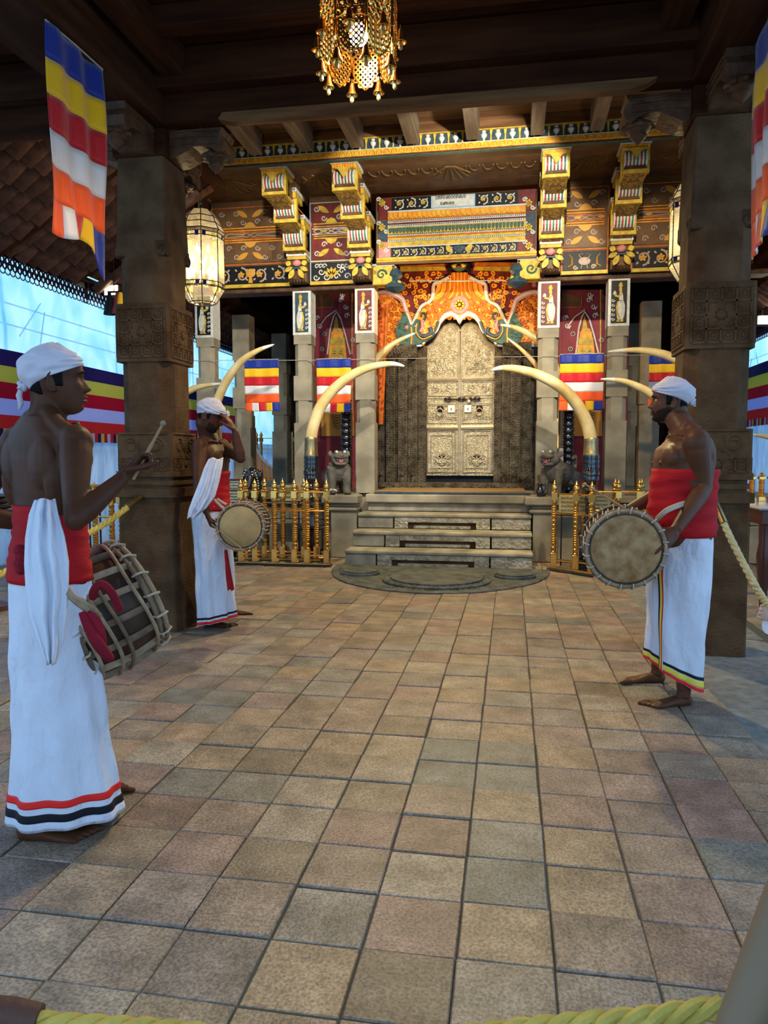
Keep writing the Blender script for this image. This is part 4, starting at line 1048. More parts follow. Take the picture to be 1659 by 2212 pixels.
def AT(pts, mt, nm, t=.014, y=-.045, mirror=True, tap=None):
    sm = []
    P3 = [Vector((A(*p)[0], y, A(*p)[1])) for p in pts]
    for i in range(len(P3)-1):
        p0,p1,p2,p3 = P3[max(i-1,0)],P3[i],P3[i+1],P3[min(i+2,len(P3)-1)]
        for k in range(4):
            u=k/4; sm.append(.5*((2*p1)+(p2-p0)*u+(2*p0-5*p1+4*p2-p3)*u*u+(3*p1-p0-3*p2+p3)*u**3))
    sm.append(P3[-1])
    q = MB(); rad = t if tap is None else [t+(tap-t)*i/(len(sm)-1) for i in range(len(sm))]
    q.tube(sm, rad, 6, upv=(0,1,0), flat=.7); q.build(nm, M[mt], arch, smooth=True)
    if mirror: AT([(1490-x,y_) for x,y_ in pts], mt, nm, t, y, False, tap)
rib = [(655,1080),(580,1120),(530,1140),(525,1220),(500,1280),(430,1320),(390,1390),(345,1470),(305,1370),(270,1270),(200,1225),(120,1205),(60,1210)]
AT(rib,'white_paint','white_ribbon',.026); AT([(x-9,y+14) for x,y in rib],'pink_paint','pink_ribbon',.018,-.04); AT([(x+12,y-14) for x,y in rib],'pink_paint','pink_ribbon_upper',.010,-.045)
# rim round the opening
rim = inner
AT([(x,y-26) for x,y in rim],'sky_paint','blue_rim',.020,-.05); AT([(x,y-12) for x,y in rim],'white_paint','white_rim',.018,-.055); AT([(x,y-40) for x,y in rim],'white_paint','outer_rim',.010,-.045)
AT([(40,1652),(200,1652),(300,1655),(430,1650)],'sky_paint','blue_rim',.016,-.045)
AT([(480,1380),(560,1330),(660,1295),(745,1290)],'orange_deep','arch_band',.020,-.04); AT([(500,1480),(560,1400),(640,1360),(745,1350)],'orange_deep','arch_band',.020,-.04)
# medallion
mx, mz = A(745,1312)
q = MB(); q.tube([(mx+.105*math.cos(a), -.05, mz+.105*math.sin(a)) for a in [2*PI*i/20 for i in range(20)]], .036, 6, closed=True, upv=(0,1,0), flat=.5); q.build('medallion_ring', M['pink_paint'], arch, smooth=True)
q = MB(); flower(q, mx, mz, .075, -.05, 8, .02); q.build('medallion_flower', M['gold_paint'], arch)
q = MB(); q.sphere((mx,-.075,mz),(.024,.015,.024),10,6); q.build('medallion_heart', M['yellow'], arch, smooth=True)
# lotus stem above the medallion: fluted column
for k in range(9):
    xx = 745+(k-4)*17
    AT([(745+(k-4)*15,1045),(745+(k-4)*14,1120),(745+(k-4)*16,1200),(745+(k-4)*30,1262)],'gold_paint' if k%2 else 'orange_deep','stem_flute',.018,-.05,False)
AT([(650,1110),(640,1200),(600,1260),(520,1300)],'orange_deep','side_frond',.022,-.045); AT([(610,1130),(600,1200),(560,1240)],'gold_paint','side_frond',.03,-.045)
# green monsters
AP([(250,1640),(225,1580),(215,1520),(250,1450),(285,1370),(310,1400),(345,1495),(390,1430),(430,1440),(400,1500),(430,1560),(500,1560),(470,1600),(420,1635),(330,1650)],'green_paint','monster_head',-.075,-.03,True)
AT([(430,1470),(455,1440),(470,1400),(450,1380),(430,1395),(437,1415)],'blue_paint','trunk_curl',.018,-.075,True,.010)
AT([(405,1480),(400,1540),(450,1575),(510,1545),(500,1500)],'blue_paint','jaw',.030,-.08); AT([(430,1440),(440,1500),(420,1540)],'pink_paint','tongue',.022,-.09); AT([(395,1470),(388,1540),(440,1600),(520,1570)],'gold_paint','jaw_line',.009,-.10)
AT([(380,1600),(430,1620),(490,1590),(545,1530),(575,1450)],'blue_paint','neck_band',.028,-.05); AT([(345,1500),(350,1560),(345,1640)],'gold_paint','collar',.012,-.085)
for k in range(7):
    x = 452+7*(k%4); y = 1450+16*k; cx, cz = A(x,y)
    for m_ in (1,-1):
        X_, Z_ = A(x if m_>0 else 1490-x, y); q = MB(); q.prism([(X_-.010,Z_+.010),(X_-.010,Z_-.010),(X_+.012,Z_)][::1], -.11, -.09); q.build('tooth', M['white_paint'], arch)
for m_ in (1,-1):
    x = 383 if m_>0 else 1490-383
    X_, Z_ = A(x,1492); q = MB(); q.sphere((X_,-.085,Z_),(.022,.012,.012),8,5); q.build('monster_eye', M['white_paint'], arch)
    X_, Z_ = A(308 if m_>0 else 1490-308,1500); q = MB(); q.sphere((X_,-.08,Z_),(.028,.012,.028),8,5); q.build('monster_ear', M['pink_paint'], arch)
    q = MB()
    for i in range(60):
        x = 235+random.random()*90; y = 1440+random.random()*180
        if m_<0: x = 1490-x
        X_, Z_ = A(x,y); q.tube([(X_+.014*math.cos(a),-.078,Z_+.014*math.sin(a)) for a in (PI,PI*1.25,PI*1.5,PI*1.75,2*PI)], .003, 3)
    q.build('scales', M['green_paint'], arch, kind='stuff')
# foliage relief filling the fields
q, q2 = MB(), MB()
def inpoly(x, y, pl):
    c = False; j = len(pl)-1
    for i in range(len(pl)):
        if (pl[i][1] > y) != (pl[j][1] > y) and x < (pl[j][0]-pl[i][0])*(y-pl[i][1])/(pl[j][1]-pl[i][1])+pl[i][0]: c = not c
        j = i
    return c
fields = [([(255,1040),(600,1040),(640,1070),(530,1120),(500,1270),(420,1310),(345,1440),(300,1300),(240,1230),(250,1150)],'gold',34),
          ([(70,1240),(180,1240),(280,1350),(220,1500),(240,1620),(170,1620),(110,1500)],'or',30),
          ([(470,1330),(700,1240),(745,1270),(745,1440),(700,1410),(600,1430),(540,1540),(520,1500),(470,1380)],'or',34)]
rs = random.Random(5)
for pl, kd, n_ in fields:
    xs = [p[0] for p in pl]; ys = [p[1] for p in pl]; done = 0; pts = []
    for _ in range(900):
        if done >= n_: break
        x, y = rs.uniform(min(xs),max(xs)), rs.uniform(min(ys),max(ys))
        if not inpoly(x,y,pl) or any((x-a)**2+(y-b_)**2 < 33**2 for a,b_ in pts): continue
        pts.append((x,y)); done += 1
        sgn = rs.choice((-1,1)); a0 = rs.uniform(0,6.28)
        for m_ in (1,-1):
            X_, Z_ = A(x if m_>0 else 1490-x, y); yv = -.012 if kd=='gold' else -.042
            spiral(q if kd=='gold' else q2, X_, Z_, .038, yv, sgn*m_, a0 if m_>0 else PI-a0, 1.1, .014, 10, .7)
            leaf(q if kd=='gold' else q2, X_, Z_, .05, .014, a0 if m_>0 else PI-a0, yv, .012)
q.build('gold_foliage', M['gold_paint'], arch, kind='stuff'); q2.build('deep_foliage', M['orange_deep'], arch, kind='stuff')
# lion mask at the crown
q = MB(); X_, Z_ = A(745,985); q.sphere((X_,-.12,Z_),(.12,.09,.10),14,10); q.build('mask_face', M['green_paint'], arch, smooth=True)
for s_ in (-1,1):
    q = MB(); q.sphere((X_+s_*.055,-.19,Z_-.035),(.05,.035,.032),10,6); q.build('mask_cheek', M['yellow'], arch, smooth=True)
    q = MB(); q.sphere((X_+s_*.05,-.19,Z_+.04),(.026,.02,.024),10,6); q.build('mask_eye', M['white_paint'], arch, smooth=True)
    AT([(745-s_*60,1000),(745-s_*95,1050),(745-s_*75,1000),(745-s_*120,955)],'black','mask_horn',.026,-.10,False,.008)
q = MB(); q.sphere((X_,-.21,Z_-.055),(.05,.03,.018),10,6); q.build('mask_mouth', M['red_paint'], arch, smooth=True)

# ================================================================== SILVER DOOR
DY = 11.32
door = setting('door_1', (-.76,DY,PZ))
def D(cx, cy): p = atY(880+.217*cx, 660+.217*cy, DY); return (p.x+.76, p.z-PZ)
X520, _ = D(522,1000)
def DP(pts, y0, y1, nm, mt='silver', par=door, m_=1, bev=None):
    pl = [D(*p) for p in pts]
    if m_ < 0: pl = [(2*X520-x, z) for x,z in pl]
    ar = sum(pl[i][0]*pl[(i+1)%len(pl)][1]-pl[(i+1)%len(pl)][0]*pl[i][1] for i in range(len(pl)))
    if ar < 0: pl = pl[::-1]
    q = MB(); q.prism(pl, y0, y1); return q.build(nm, M[mt], par)
def DT(pts, t, nm, y=-.03, mt='silver_plain', par=None, m_=1, closed=False):
    P3 = [D(*p) for p in pts]
    if m_ < 0: P3 = [(2*X520-x, z) for x,z in P3]
    q = MB(); q.tube([(x,y,z) for x,z in P3], t, 6, closed=closed); return q.build(nm, M[mt], par)
outl = [(172,1692),(172,430),(215,415),(262,385),(300,330),(335,262),(375,215),(425,193),(470,198),(500,222),(516,265),(516,1692)]
def boss_frame(par, x0,x1,y0,y1, m_, nm, t=.022, mt='silver_plain'):
    DT([(x0,y0),(x1,y0),(x1,y1),(x0,y1)], t, nm, -.028, mt, par, m_, True)
for m_, nm in ((1,'left'),(-1,'right')):
    leaf_ = setting('door_leaf'); leaf_.parent = door; del leaf_['kind']
    DP(outl, -.02, .03, 'silver_sheet', 'silver', leaf_, m_)
    DT(outl[1:-1], .028, 'edge_moulding', -.024, 'silver_plain', leaf_, m_); DT([(172,430),(172,1690)], .026, 'edge_moulding', -.024, 'silver_plain', leaf_, m_); DT([(513,265),(513,1690)], .018, 'meeting_stile', -.024, 'silver_plain', leaf_, m_)
    DT([(x*.82+345*.18, y*.93+450*.07) for x,y in outl[1:-1]], .014, 'inner_moulding', -.024, 'silver_plain', leaf_, m_)
    for y in (735,1215): DT([(185,y),(505,y)], .036, 'cross_moulding', -.03, 'silver_plain', leaf_, m_)
    boss_frame(leaf_, 205,490,765,900,m_,'panel_frame',.010); boss_frame(leaf_, 205,490,925,980,m_,'panel_frame',.008); boss_frame(leaf_, 205,490,995,1170,m_,'panel_frame',.010)
    boss_frame(leaf_, 205,480,1250,1660,m_,'panel_frame',.020); boss_frame(leaf_, 240,450,1295,1620,m_,'panel_frame',.012)
    e = MB(); 
    def rel(px, py): x,z = D(px,py); return (2*X520-x if m_<0 else x), z
    # overflowing vase on the lowest panel
    x,z = rel(345,1555); e.sphere((x,-.03,z),(.085,.03,.045),12,8); e.sphere((x,-.03,z-.05),(.055,.02,.012),10,4); e.sphere((x,-.03,z+.06),(.022,.02,.022),10,6)
    for k in range(7): leaf(e, x, z+.05, .15-.015*abs(k-3), .018, PI*(.14+.12*k), -.03, .014)
    for s_ in (-1,1): spiral(e, x+s_*.10, z+.06, .045, -.028, s_, 0, 1.2, .010, 10, .8); spiral(e, x+s_*.09, z-.02, .035, -.028, -s_, 0, 1.2, .009, 10, .8)
    flower(e, x, z+.10, .03, -.04, 8, .012)
    # scroll rows on the middle panels
    for s_ in (-1,1):
        x,z = rel(347+s_*70,830)
        spiral(e, x, z, .06, -.028, s_, 0, 1.5, .011, 14, .8); leaf(e, x, z, .09, .02, PI/2, -.026); leaf(e,x,z,.09,.02,-PI/2+.5*s_,-.026)
    for k in range(9):
        x,z = rel(225+k*31,1120+8*math.sin(k)); spiral(e, x, z, .028, -.028, 1 if k%2 else -1, k, 1.1, .008, 8, .8)
    # top panel motif: figures / stupa in a leafy ground
    if m_ < 0:
        x,z = rel(345,640)
        for k in range(4): e.box(x-.13+.028*k,x+.13-.028*k,-.035-.004*k,-.02,z+.028*k,z+.028*k+.02,ch=.004)
        e.sphere((x,-.035,z+.14),(.055,.03,.05),12,8); e.lathe([(.018,0),(.02,.02),(.008,.03),(.004,.12)],(x,-.035,z+.185),8)
    else:
        for dx in (-.07,.07,0):
            x,z = rel(345,580); e.sphere((x+dx,-.03,z+.02),(.03,.018,.06),8,6); e.sphere((x+dx,-.035,z+.10),(.02,.018,.022),8,6); e.tube([(x+dx,-.03,z-.03),(x+dx+.03,-.03,z-.10)],.012,5)
    rs = random.Random(9)
    for _ in range(70):
        px, py = rs.uniform(225,480), rs.uniform(330,690)
        if py < 450 and px < 345: continue
        x,z = rel(px,py); spiral(e, x, z, .022, -.024, rs.choice((-1,1)), rs.uniform(0,6), 1.0, .006, 7, .8)
    e.build('embossed_relief', M['silver'], leaf_, kind='stuff')
    # lock plate and lion ring handle
    x,z = rel(440,1030); q = MB(); q.box(x-.055,x+.055,-.05,-.02,z-.06,z+.06,ch=.008); lp = q.build('lock_plate', M['silver_plain'], leaf_)
    q = MB(); q.tube([(x,-.052,z+.01),(x,-.055,z-.02)],.007,6); q.build('keyhole', M['black'], leaf_)
    x,z = rel(328,1030); q = MB(); q.lathe([(.055,0),(.05,.015),(.035,.035),(.03,.05),(.012,.06)], (0,0,0), 14, Matrix.Translation((x,-.02,z)) @ Matrix.Rotation(PI/2,4,'X')); q.build('handle_boss', M['iron'], leaf_, smooth=True)
    q = MB(); q.tube([(x+.048*math.cos(a), -.075, z-.05+.05*math.sin(a)) for a in [2*PI*i/16 for i in range(16)]], .009, 6, closed=True); q.build('ring_handle', M['silver_plain'], leaf_, smooth=True)
q = MB(); x0,z = D(385,935); x1,_ = D(715,925); q.tube([(x0,-.07,z),(x1,-.07,z)], .016, 8)
for f in (0,.12,.42,.55,.75,.88,1): q.sphere((x0+(x1-x0)*f,-.07,z),(.026,.026,.026),8,6)
for f in (.1,.45,.9): q.box(x0+(x1-x0)*f-.02,x0+(x1-x0)*f+.02,-.08,-.02,z-.03,z+.03)
q.build('sliding_bolt', M['iron'], door, smooth=True)
q = MB(); x,z = D(615,960); q.sphere((x,-.085,z),(.03,.02,.035),10,6); q.tube([(x-.018,-.08,z+.02),(x-.018,-.08,z+.06),(x+.018,-.08,z+.06),(x+.018,-.08,z+.02)],.006,6); q.build('padlock', M['silver_plain'], door, smooth=True)

# ================================================================== DARK STONE DOOR FRAME AND WALL
fr = thing('door_frame', (-.76,11.1,PZ), 'dark carved stone frame with beaded pilasters on both sides of the silver door', 'door frame')
def fx(px, Y=11.1): return atY(px, 900, Y).x+.76
def fz(py, Y=11.1): return atY(993, py, Y).z-PZ
ztop = fz(744)
for s_, pxs in ((1,(817,836,856,862,882,888,902,919)), (-1,(1160,1146,1130,1124,1102,1096,1084,1067))):
    for k in range(7):
        a, c = sorted((fx(pxs[k]), fx(pxs[k+1]))); d = (.02,.10,.06,.12,.06,.03,-.03)[k]
        b = MB(); b.box(a,c,-d,.2,0,ztop,ch=.006); b.build('pilaster_strip', M['frame_stone'], fr)
        q = MB(); 
        n_ = 46 if (c-a) > .1 else 60
        cx = (a+c)/2
        for i in range(n_):
            z = .32+(ztop-.55)*(i+.5)/n_
            if (c-a) > .1:
                for u in (-.3,0,.3): q.cb((cx+(c-a)*u, -d-.004, z+ (.01 if u==0 else 0)), ((c-a)*.18,.014,.018))
            else: q.cb((cx,-d-.004,z),((c-a)*.5,.014,.016))
        q.build('pilaster_beading', M['frame_stone'], fr, kind='stuff')
    for k in (0,3,5):     # dwarfs and pots in the foot panels
        a, c = sorted((fx(pxs[k]), fx(pxs[k+1]))); cx = (a+c)/2; w = (c-a)
        q = MB(); q.sphere((cx,-.12,.12),(w*.35,.04,.08),10,6); q.sphere((cx,-.13,.22),(w*.22,.035,.04),8,6); q.tube([(cx-w*.4,-.12,.05),(cx+w*.4,-.12,.05)],.018,5); q.build('foot_carving', M['frame_stone'], fr, smooth=True)
    a, c = sorted((fx(pxs[1]), fx(pxs[6]))); b = MB(); b.box(a,c,-.16,0,ztop-.20,ztop-.01,ch=.012); b.build('frame_capital', M['frame_stone'], fr)
    q = MB(); spiral(q,(a+c)/2-.07,ztop-.11,.05,-.165,1,0,1.4,.014); spiral(q,(a+c)/2+.07,ztop-.11,.05,-.165,-1,0,1.4,.014); q.build('capital_scrolls', M['frame_stone'], fr)
b = MB(); b.box(fx(812),fx(1156),-.20,.2,.0,.10,ch=.01); b.build('door_sill', M['frame_stone'], fr)
for k in range(11):
    q = MB(); q.sphere((fx(830)+k*(fx(1140)-fx(830))/10,-.205,.05),(.07,.02,.028),8,5); q.build('sill_carving', M['frame_stone'], fr, smooth=True)
b = MB(); b.box(fx(812),fx(1162),.08,.14,0,3.0); b.build('recess_back', M['black'], door)
# shrine wall behind the pillars, with painted guardians
wc = setting('wall_shrine')
for x0, x1 in ((-3.28,fx(817)-.76),(fx(1160)-.76,1.66)):
    b = MB(); b.box(x0,x1,11.3,11.5,PZ,4.9); b.build('plaster_wall', M['maroon'], wc)
b = MB(); b.box(-3.28,1.66,11.3,11.5,3.62,4.9); b.build('plaster_wall', M['brown_paint'], wc)
def guardian(pxc, label, mirror=1):
    t = thing('wall_painting', tuple(atY(pxc, 740, 11.28)), label, 'painting'); o = Vector(t.location)
    def G(cx, cy): p = atY(pxc+mirror*.2592*(cx-1260), 320+.2592*cy, 11.28); return (p.x-o.x, p.z-o.z)
    def GP(pts, mt, nm, d=.012):
        pl = [G(*p) for p in pts]; ar = sum(pl[i][0]*pl[(i+1)%len(pl)][1]-pl[(i+1)%len(pl)][0]*pl[i][1] for i in range(len(pl)))
        if ar < 0: pl = pl[::-1]
        q = MB(); q.prism(pl, -d, .01); return q.build(nm, M[mt], t)
    def GT(pts, mt, nm, r=.006, d=.02):
        q = MB(); q.tube([(G(*p)[0],-d,G(*p)[1]) for p in pts], r, 5, upv=(0,1,0), flat=.4); return q.build(nm, M[mt], t)
    GP([(1075,1180),(1420,1180),(1420,2400),(1075,2400)],'maroon','red_ground',.004)
    GP([(1075,1200),(1230,1240),(1230,1330),(1075,1330)],'brown_paint','dark_panel',.010); GT([(1075,1332),(1235,1325),(1238,1240)],'orange_deep','panel_edge',.006)
    GT([(1115,1500),(1180,1410),(1265,1350)],'white_paint','arch_line',.010); GT([(1190,1720),(1215,1500),(1240,1410),(1265,1365),(1300,1420),(1340,1560),(1380,1720)],'white_paint','arch_line',.012)
    GT([(1395,1180),(1395,1720)],'yellow','border_line',.010)
    for px,py in ((1165,1550),(1145,1675),(1400,1600)):
        x,z = G(px,py); q = MB(); flower(q,x,z,.035,-.016,10,.006); q.build('rosette', M['white_paint'], t)
    q = MB()
    for px,py,s_ in ((1300,1270,1),(1340,1320,-1),(1350,1400,1),(1100,1420,1),(1310,1220,-1),(1120,1480,-1)):
        x,z = G(px,py); spiral(q,x,z,.045,-.014,s_,0,1.1,.010); leaf(q,x,z,.06,.015,s_,-.014,.006)
    q.build('white_foliage', M['white_paint'], t)
    GP([(1250,1440),(1262,1400),(1274,1440),(1285,1500),(1310,1510),(1312,1530),(1235,1530),(1238,1510),(1244,1500)],'yellow','crown_spire',.02)
    GP([(1225,1530),(1320,1530),(1325,1580),(1220,1580)],'gold_paint','crown_tier',.022); GP([(1215,1580),(1332,1580),(1338,1640),(1210,1640)],'yellow','crown_tier',.02)
    GP([(1205,1640),(1340,1640),(1350,1760),(1200,1760)],'gold_paint','headdress',.014)
    face = [(1222,1665),(1275,1650),(1326,1665),(1332,1710),(1322,1760),(1300,1795),(1276,1805),(1250,1795),(1230,1760),(1220,1710)]
    GP(face,'yellow','painted_face',.024)
    for s_ in (-1,1):
        GT([(1276+s_*42,1700),(1276+s_*28,1690),(1276+s_*12,1700)],'black','painted_brow',.004,.026); GT([(1276+s_*38,1716),(1276+s_*26,1710),(1276+s_*14,1716)],'black','painted_eye',.006,.026)
    GT([(1276,1700),(1270,1745),(1282,1748)],'orange_deep','painted_nose',.004,.026); GT([(1262,1768),(1276,1772),(1290,1768)],'red_paint','painted_mouth',.005,.026)
    GP([(1130,1830),(1230,1800),(1322,1800),(1400,1840),(1410,2400),(1140,2400)],'gold_dim','painted_robe',.010)
    q = MB()
    for k in range(16): q.tube([(G(1165+k*5,1950+k*24)[0],-.016,G(1165+k*5,1950+k*24)[1]),(G(1270,2010+k*22)[0],-.016,G(1270,2010+k*22)[1]),(G(1385-k*4,1960+k*24)[0],-.016,G(1385-k*4,1960+k*24)[1])], .005, 4)
    q.build('robe_lines', M['brown_paint'], t)
guardian(726, 'painted crowned guardian with yellow face on maroon wall, left of the door')
guardian(1262, 'painted crowned guardian with yellow face on maroon wall, right of the door', 1)
# gathered red and orange curtains at the edges of the recess
for px, lb in ((822,'narrow orange printed curtain hanging at the left edge of the recess'),):
    t = thing('curtain', tuple(atY(px,740,10.9)), lb, 'curtain')
    top = .55; w0 = .11
    b = MB(); n = 12
    ringsl = []
    for j in range(15):
        f = j/14; z = top-f*1.75; w = w0*(1-f*.75); cx = .0-.0*f
        ringsl.append([(cx+w*math.cos(a)+.012*math.cos(a*5), .05*math.sin(a)+.014*math.sin(a*5), z) for a in [2*PI*i/30 for i in range(30)]])
    b.rings(ringsl); b.build('curtain_cloth', M['orange_deep'], t, smooth=True)
    q = MB()
    for j in range(26): spiral(q, random.uniform(-.04,.04), top-.06*j-.03, .028, -.07+.0*j, 1 if j%2 else -1, j, 1.1, .006)
    q.build('curtain_print', M['redcloth'], t)

# ================================================================== fused organic meshes
def fuse(b, voxel=.006, it=6, fac=.5, mat_=None, name='body'):
    """joins overlapping closed solids of an MB into one continuous skin"""
    me = b.mesh('tmp', M['skin']); o = bpy.data.objects.new('tmp', me); COL.objects.link(o)
    r = o.modifiers.new('r','REMESH'); r.mode = 'VOXEL'; r.voxel_size = voxel; r.use_smooth_shade = True
    if it: s = o.modifiers.new('s','SMOOTH'); s.iterations = it; s.factor = fac
    dg = bpy.context.evaluated_depsgraph_get(); dg.update()
    out = bpy.data.meshes.new_from_object(o.evaluated_get(dg))
    bpy.data.objects.remove(o); bpy.data.meshes.remove(me)
    out.name = name; out.materials.clear()
    if mat_: out.materials.append(M[mat_])
    out.polygons.foreach_set('use_smooth', [True]*len(out.polygons))
    return out
def cr(pts, k=5):
    P = [Vector(p) for p in pts]; sm = []
    for i in range(len(P)-1):
        p0,p1,p2,p3 = P[max(i-1,0)],P[i],P[i+1],P[min(i+2,len(P)-1)]
        for q in range(k):
            u=q/k; sm.append(.5*((2*p1)+(p2-p0)*u+(2*p0-5*p1+4*p2-p3)*u*u+(3*p1-p0-3*p2+p3)*u**3))
    sm.append(P[-1]); return sm
def lerpl(vals, n):
    out = []; m_ = len(vals)-1
    for i in range(n):
        f = i/(n-1)*m_; k = min(int(f), m_-1); out.append(vals[k]+(vals[k+1]-vals[k])*(f-k))
    return out

# ================================================================== TUSKS ON EBONY STANDS
def tusk(px_path, Y, r0, label, stand=None, group=None, base=PZ, cap=True, tipr=.010):
    P = [atY(x, y, Y) for x, y in px_path]
    b0 = P[0]
    t = thing('elephant_tusk', (b0.x, Y, base), label, 'tusk', group); o = Vector(t.location)
    pts = cr([p-o for p in P], 6); n = len(pts); k = int(n*.86)
    rad = [r0*(1-.12*(i/(n-1)))*(1-(i/(n-1))**3.2*.84) for i in range(n)]; rad = [max(x, tipr) for x in rad]; rad[-1] = tipr*.4
    b = MB(); b.tube(pts[:k+1], rad[:k+1], 14); b.build('ivory_shaft', M['ivory'], t, smooth=True)
    b = MB(); b.tube(pts[k:], rad[k:], 14); b.build('ivory_tip', M['ivory_tip'], t, smooth=True)
    if stand:
        zt, ztop_st = stand       # brass collar from ztop_st up to the tusk, ebony below
        z1 = b0.z-o.z+.03; z0 = ztop_st-o.z
        b = MB(); b.lathe([(r0*1.02,z1),(r0*1.12,z1-.02),(r0*1.08,z1-.04),(r0*1.15,z0+.03),(r0*1.22,z0+.02),(r0*1.2,z0)][::-1], (0,0,0), 18); b.build('brass_collar', M['brass_old'], t, smooth=True)
        H = z0; prof = [(.05,.0)]; b = MB()
        z = z0; pr = []
        w = r0*1.30
        seq = [(1.0,.0),(1.0,.03),(.93,.035),(.93,.045),(1.0,.05),(1.0,.085),(.92,.09),(.92,.10),(1.0,.105),(1.0,.14),(.90,.145),(.95,.17),(1.05,.19),(1.05,.22),(.95,.235),(1.02,.26),(.98,.29),(.72,.32),(.66,.34),(.86,.37),(.88,.40),(.60,.42),(.58,.47),(.74,.50),(.60,.53),(.55,.58),(.62,.62),(.52,.66),(.5,.80),(.62,.84)]
        for f, dz in seq:
            if z0-dz < .02: break
            pr.append((w*f, z0-dz))
        pr.append((w*.62, 0))
        b.lathe(pr[::-1], (0,0,0), 20); b.build('ebony_stand', M['ebony'], t, smooth=30)
        if base < .5:
            for i, (ww, za, zb) in enumerate(((.40,0,.07),(.34,.07,.13),(.24,.13,.40),(.28,.40,.44))):
                q = MB(); q.box(-ww/2,ww/2,-ww/2,ww/2,za,zb,ch=.012); q.build('ebony_plinth', M['ebony'], t)
    return t
tusk([(672,950),(677,920),(692,880),(717,845),(757,812),(800,793),(845,786),(874,791)], 8.95, .073, 'large curved elephant tusk on black stand left of the steps, tip pointing at the door', (0,1.30), base=.0)
tusk([(1277,952),(1268,915),(1248,876),(1213,838),(1165,811),(1120,798),(1085,795),(1061,800)], 8.75, .073, 'large curved elephant tusk on black stand right of the steps', (0,1.31), base=.0)
tusk([(462,905),(470,865),(490,822),(520,782),(555,758),(592,744)], 8.9, .058, 'slim tusk rising behind the head of the drummer shading his eyes', (0,1.2), base=.0)
tusk([(350,905),(362,878),(392,853),(430,836),(483,828)], 8.9, .058, 'tusk with its tip just left of the shaded drummer, base hidden by the left pillar', (0,1.2), base=.0)
tusk([(790,836),(795,800),(812,775),(850,742),(898,719)], 10.3, .060, 'upper of the two tusks emerging behind the pillar left of the arch', (0,1.4), base=PZ)
tusk([(778,860),(790,830),(812,788),(838,758),(856,740)], 10.6, .045, 'lower thinner tusk emerging behind the pillar left of the arch', (0,1.4), base=PZ)
tusk([(1205,850),(1200,800),(1180,752),(1150,726),(1115,708),(1080,702)], 10.3, .062, 'upper of the two tusks emerging behind the pillar right of the arch', (0,1.4), base=PZ)
tusk([(1192,875),(1180,830),(1163,795),(1130,758),(1096,730)], 10.6, .045, 'lower thinner tusk emerging behind the pillar right of the arch', (0,1.4), base=PZ)
tusk([(1530,850),(1500,805),(1462,777),(1420,762),(1370,756),(1312,760)], 9.1, .060, 'tusk whose tip crosses the shrine pillar above the head of the right drummer', (0,1.3), base=.0)
tusk([(1478,930),(1455,890),(1420,862),(1392,842),(1345,823),(1297,819)], 8.4, .056, 'tusk whose tip points left at the face height of the right drummer', (0,1.3), base=.0)
tusk([(1760,1000),(1720,962),(1665,945),(1620,938)], 10.5, .050, 'tusk tip entering from the right edge beyond the right pillar', (0,1.0), base=.0)
for k, (px, lb) in enumerate(((748,'tall black turned post beside the left lion'),(1228,'tall black turned post beside the right lion'),(790,None))):
    if lb is None: continue
    p = atY(px, 900, 10.05); b = MB()
    pr = []; z = 0
    for i in range(15):
        pr += [(.075,z),(.082,z+.02),(.062,z+.035),(.078,z+.05),(.078,z+.075)]; z += .085
    b.lathe(pr, (0,0,0), 16); o = b.build('turned_post', M['ebony'], None, smooth=30, loc=(p.x, 10.05, PZ)); tag(o, lb, 'post')

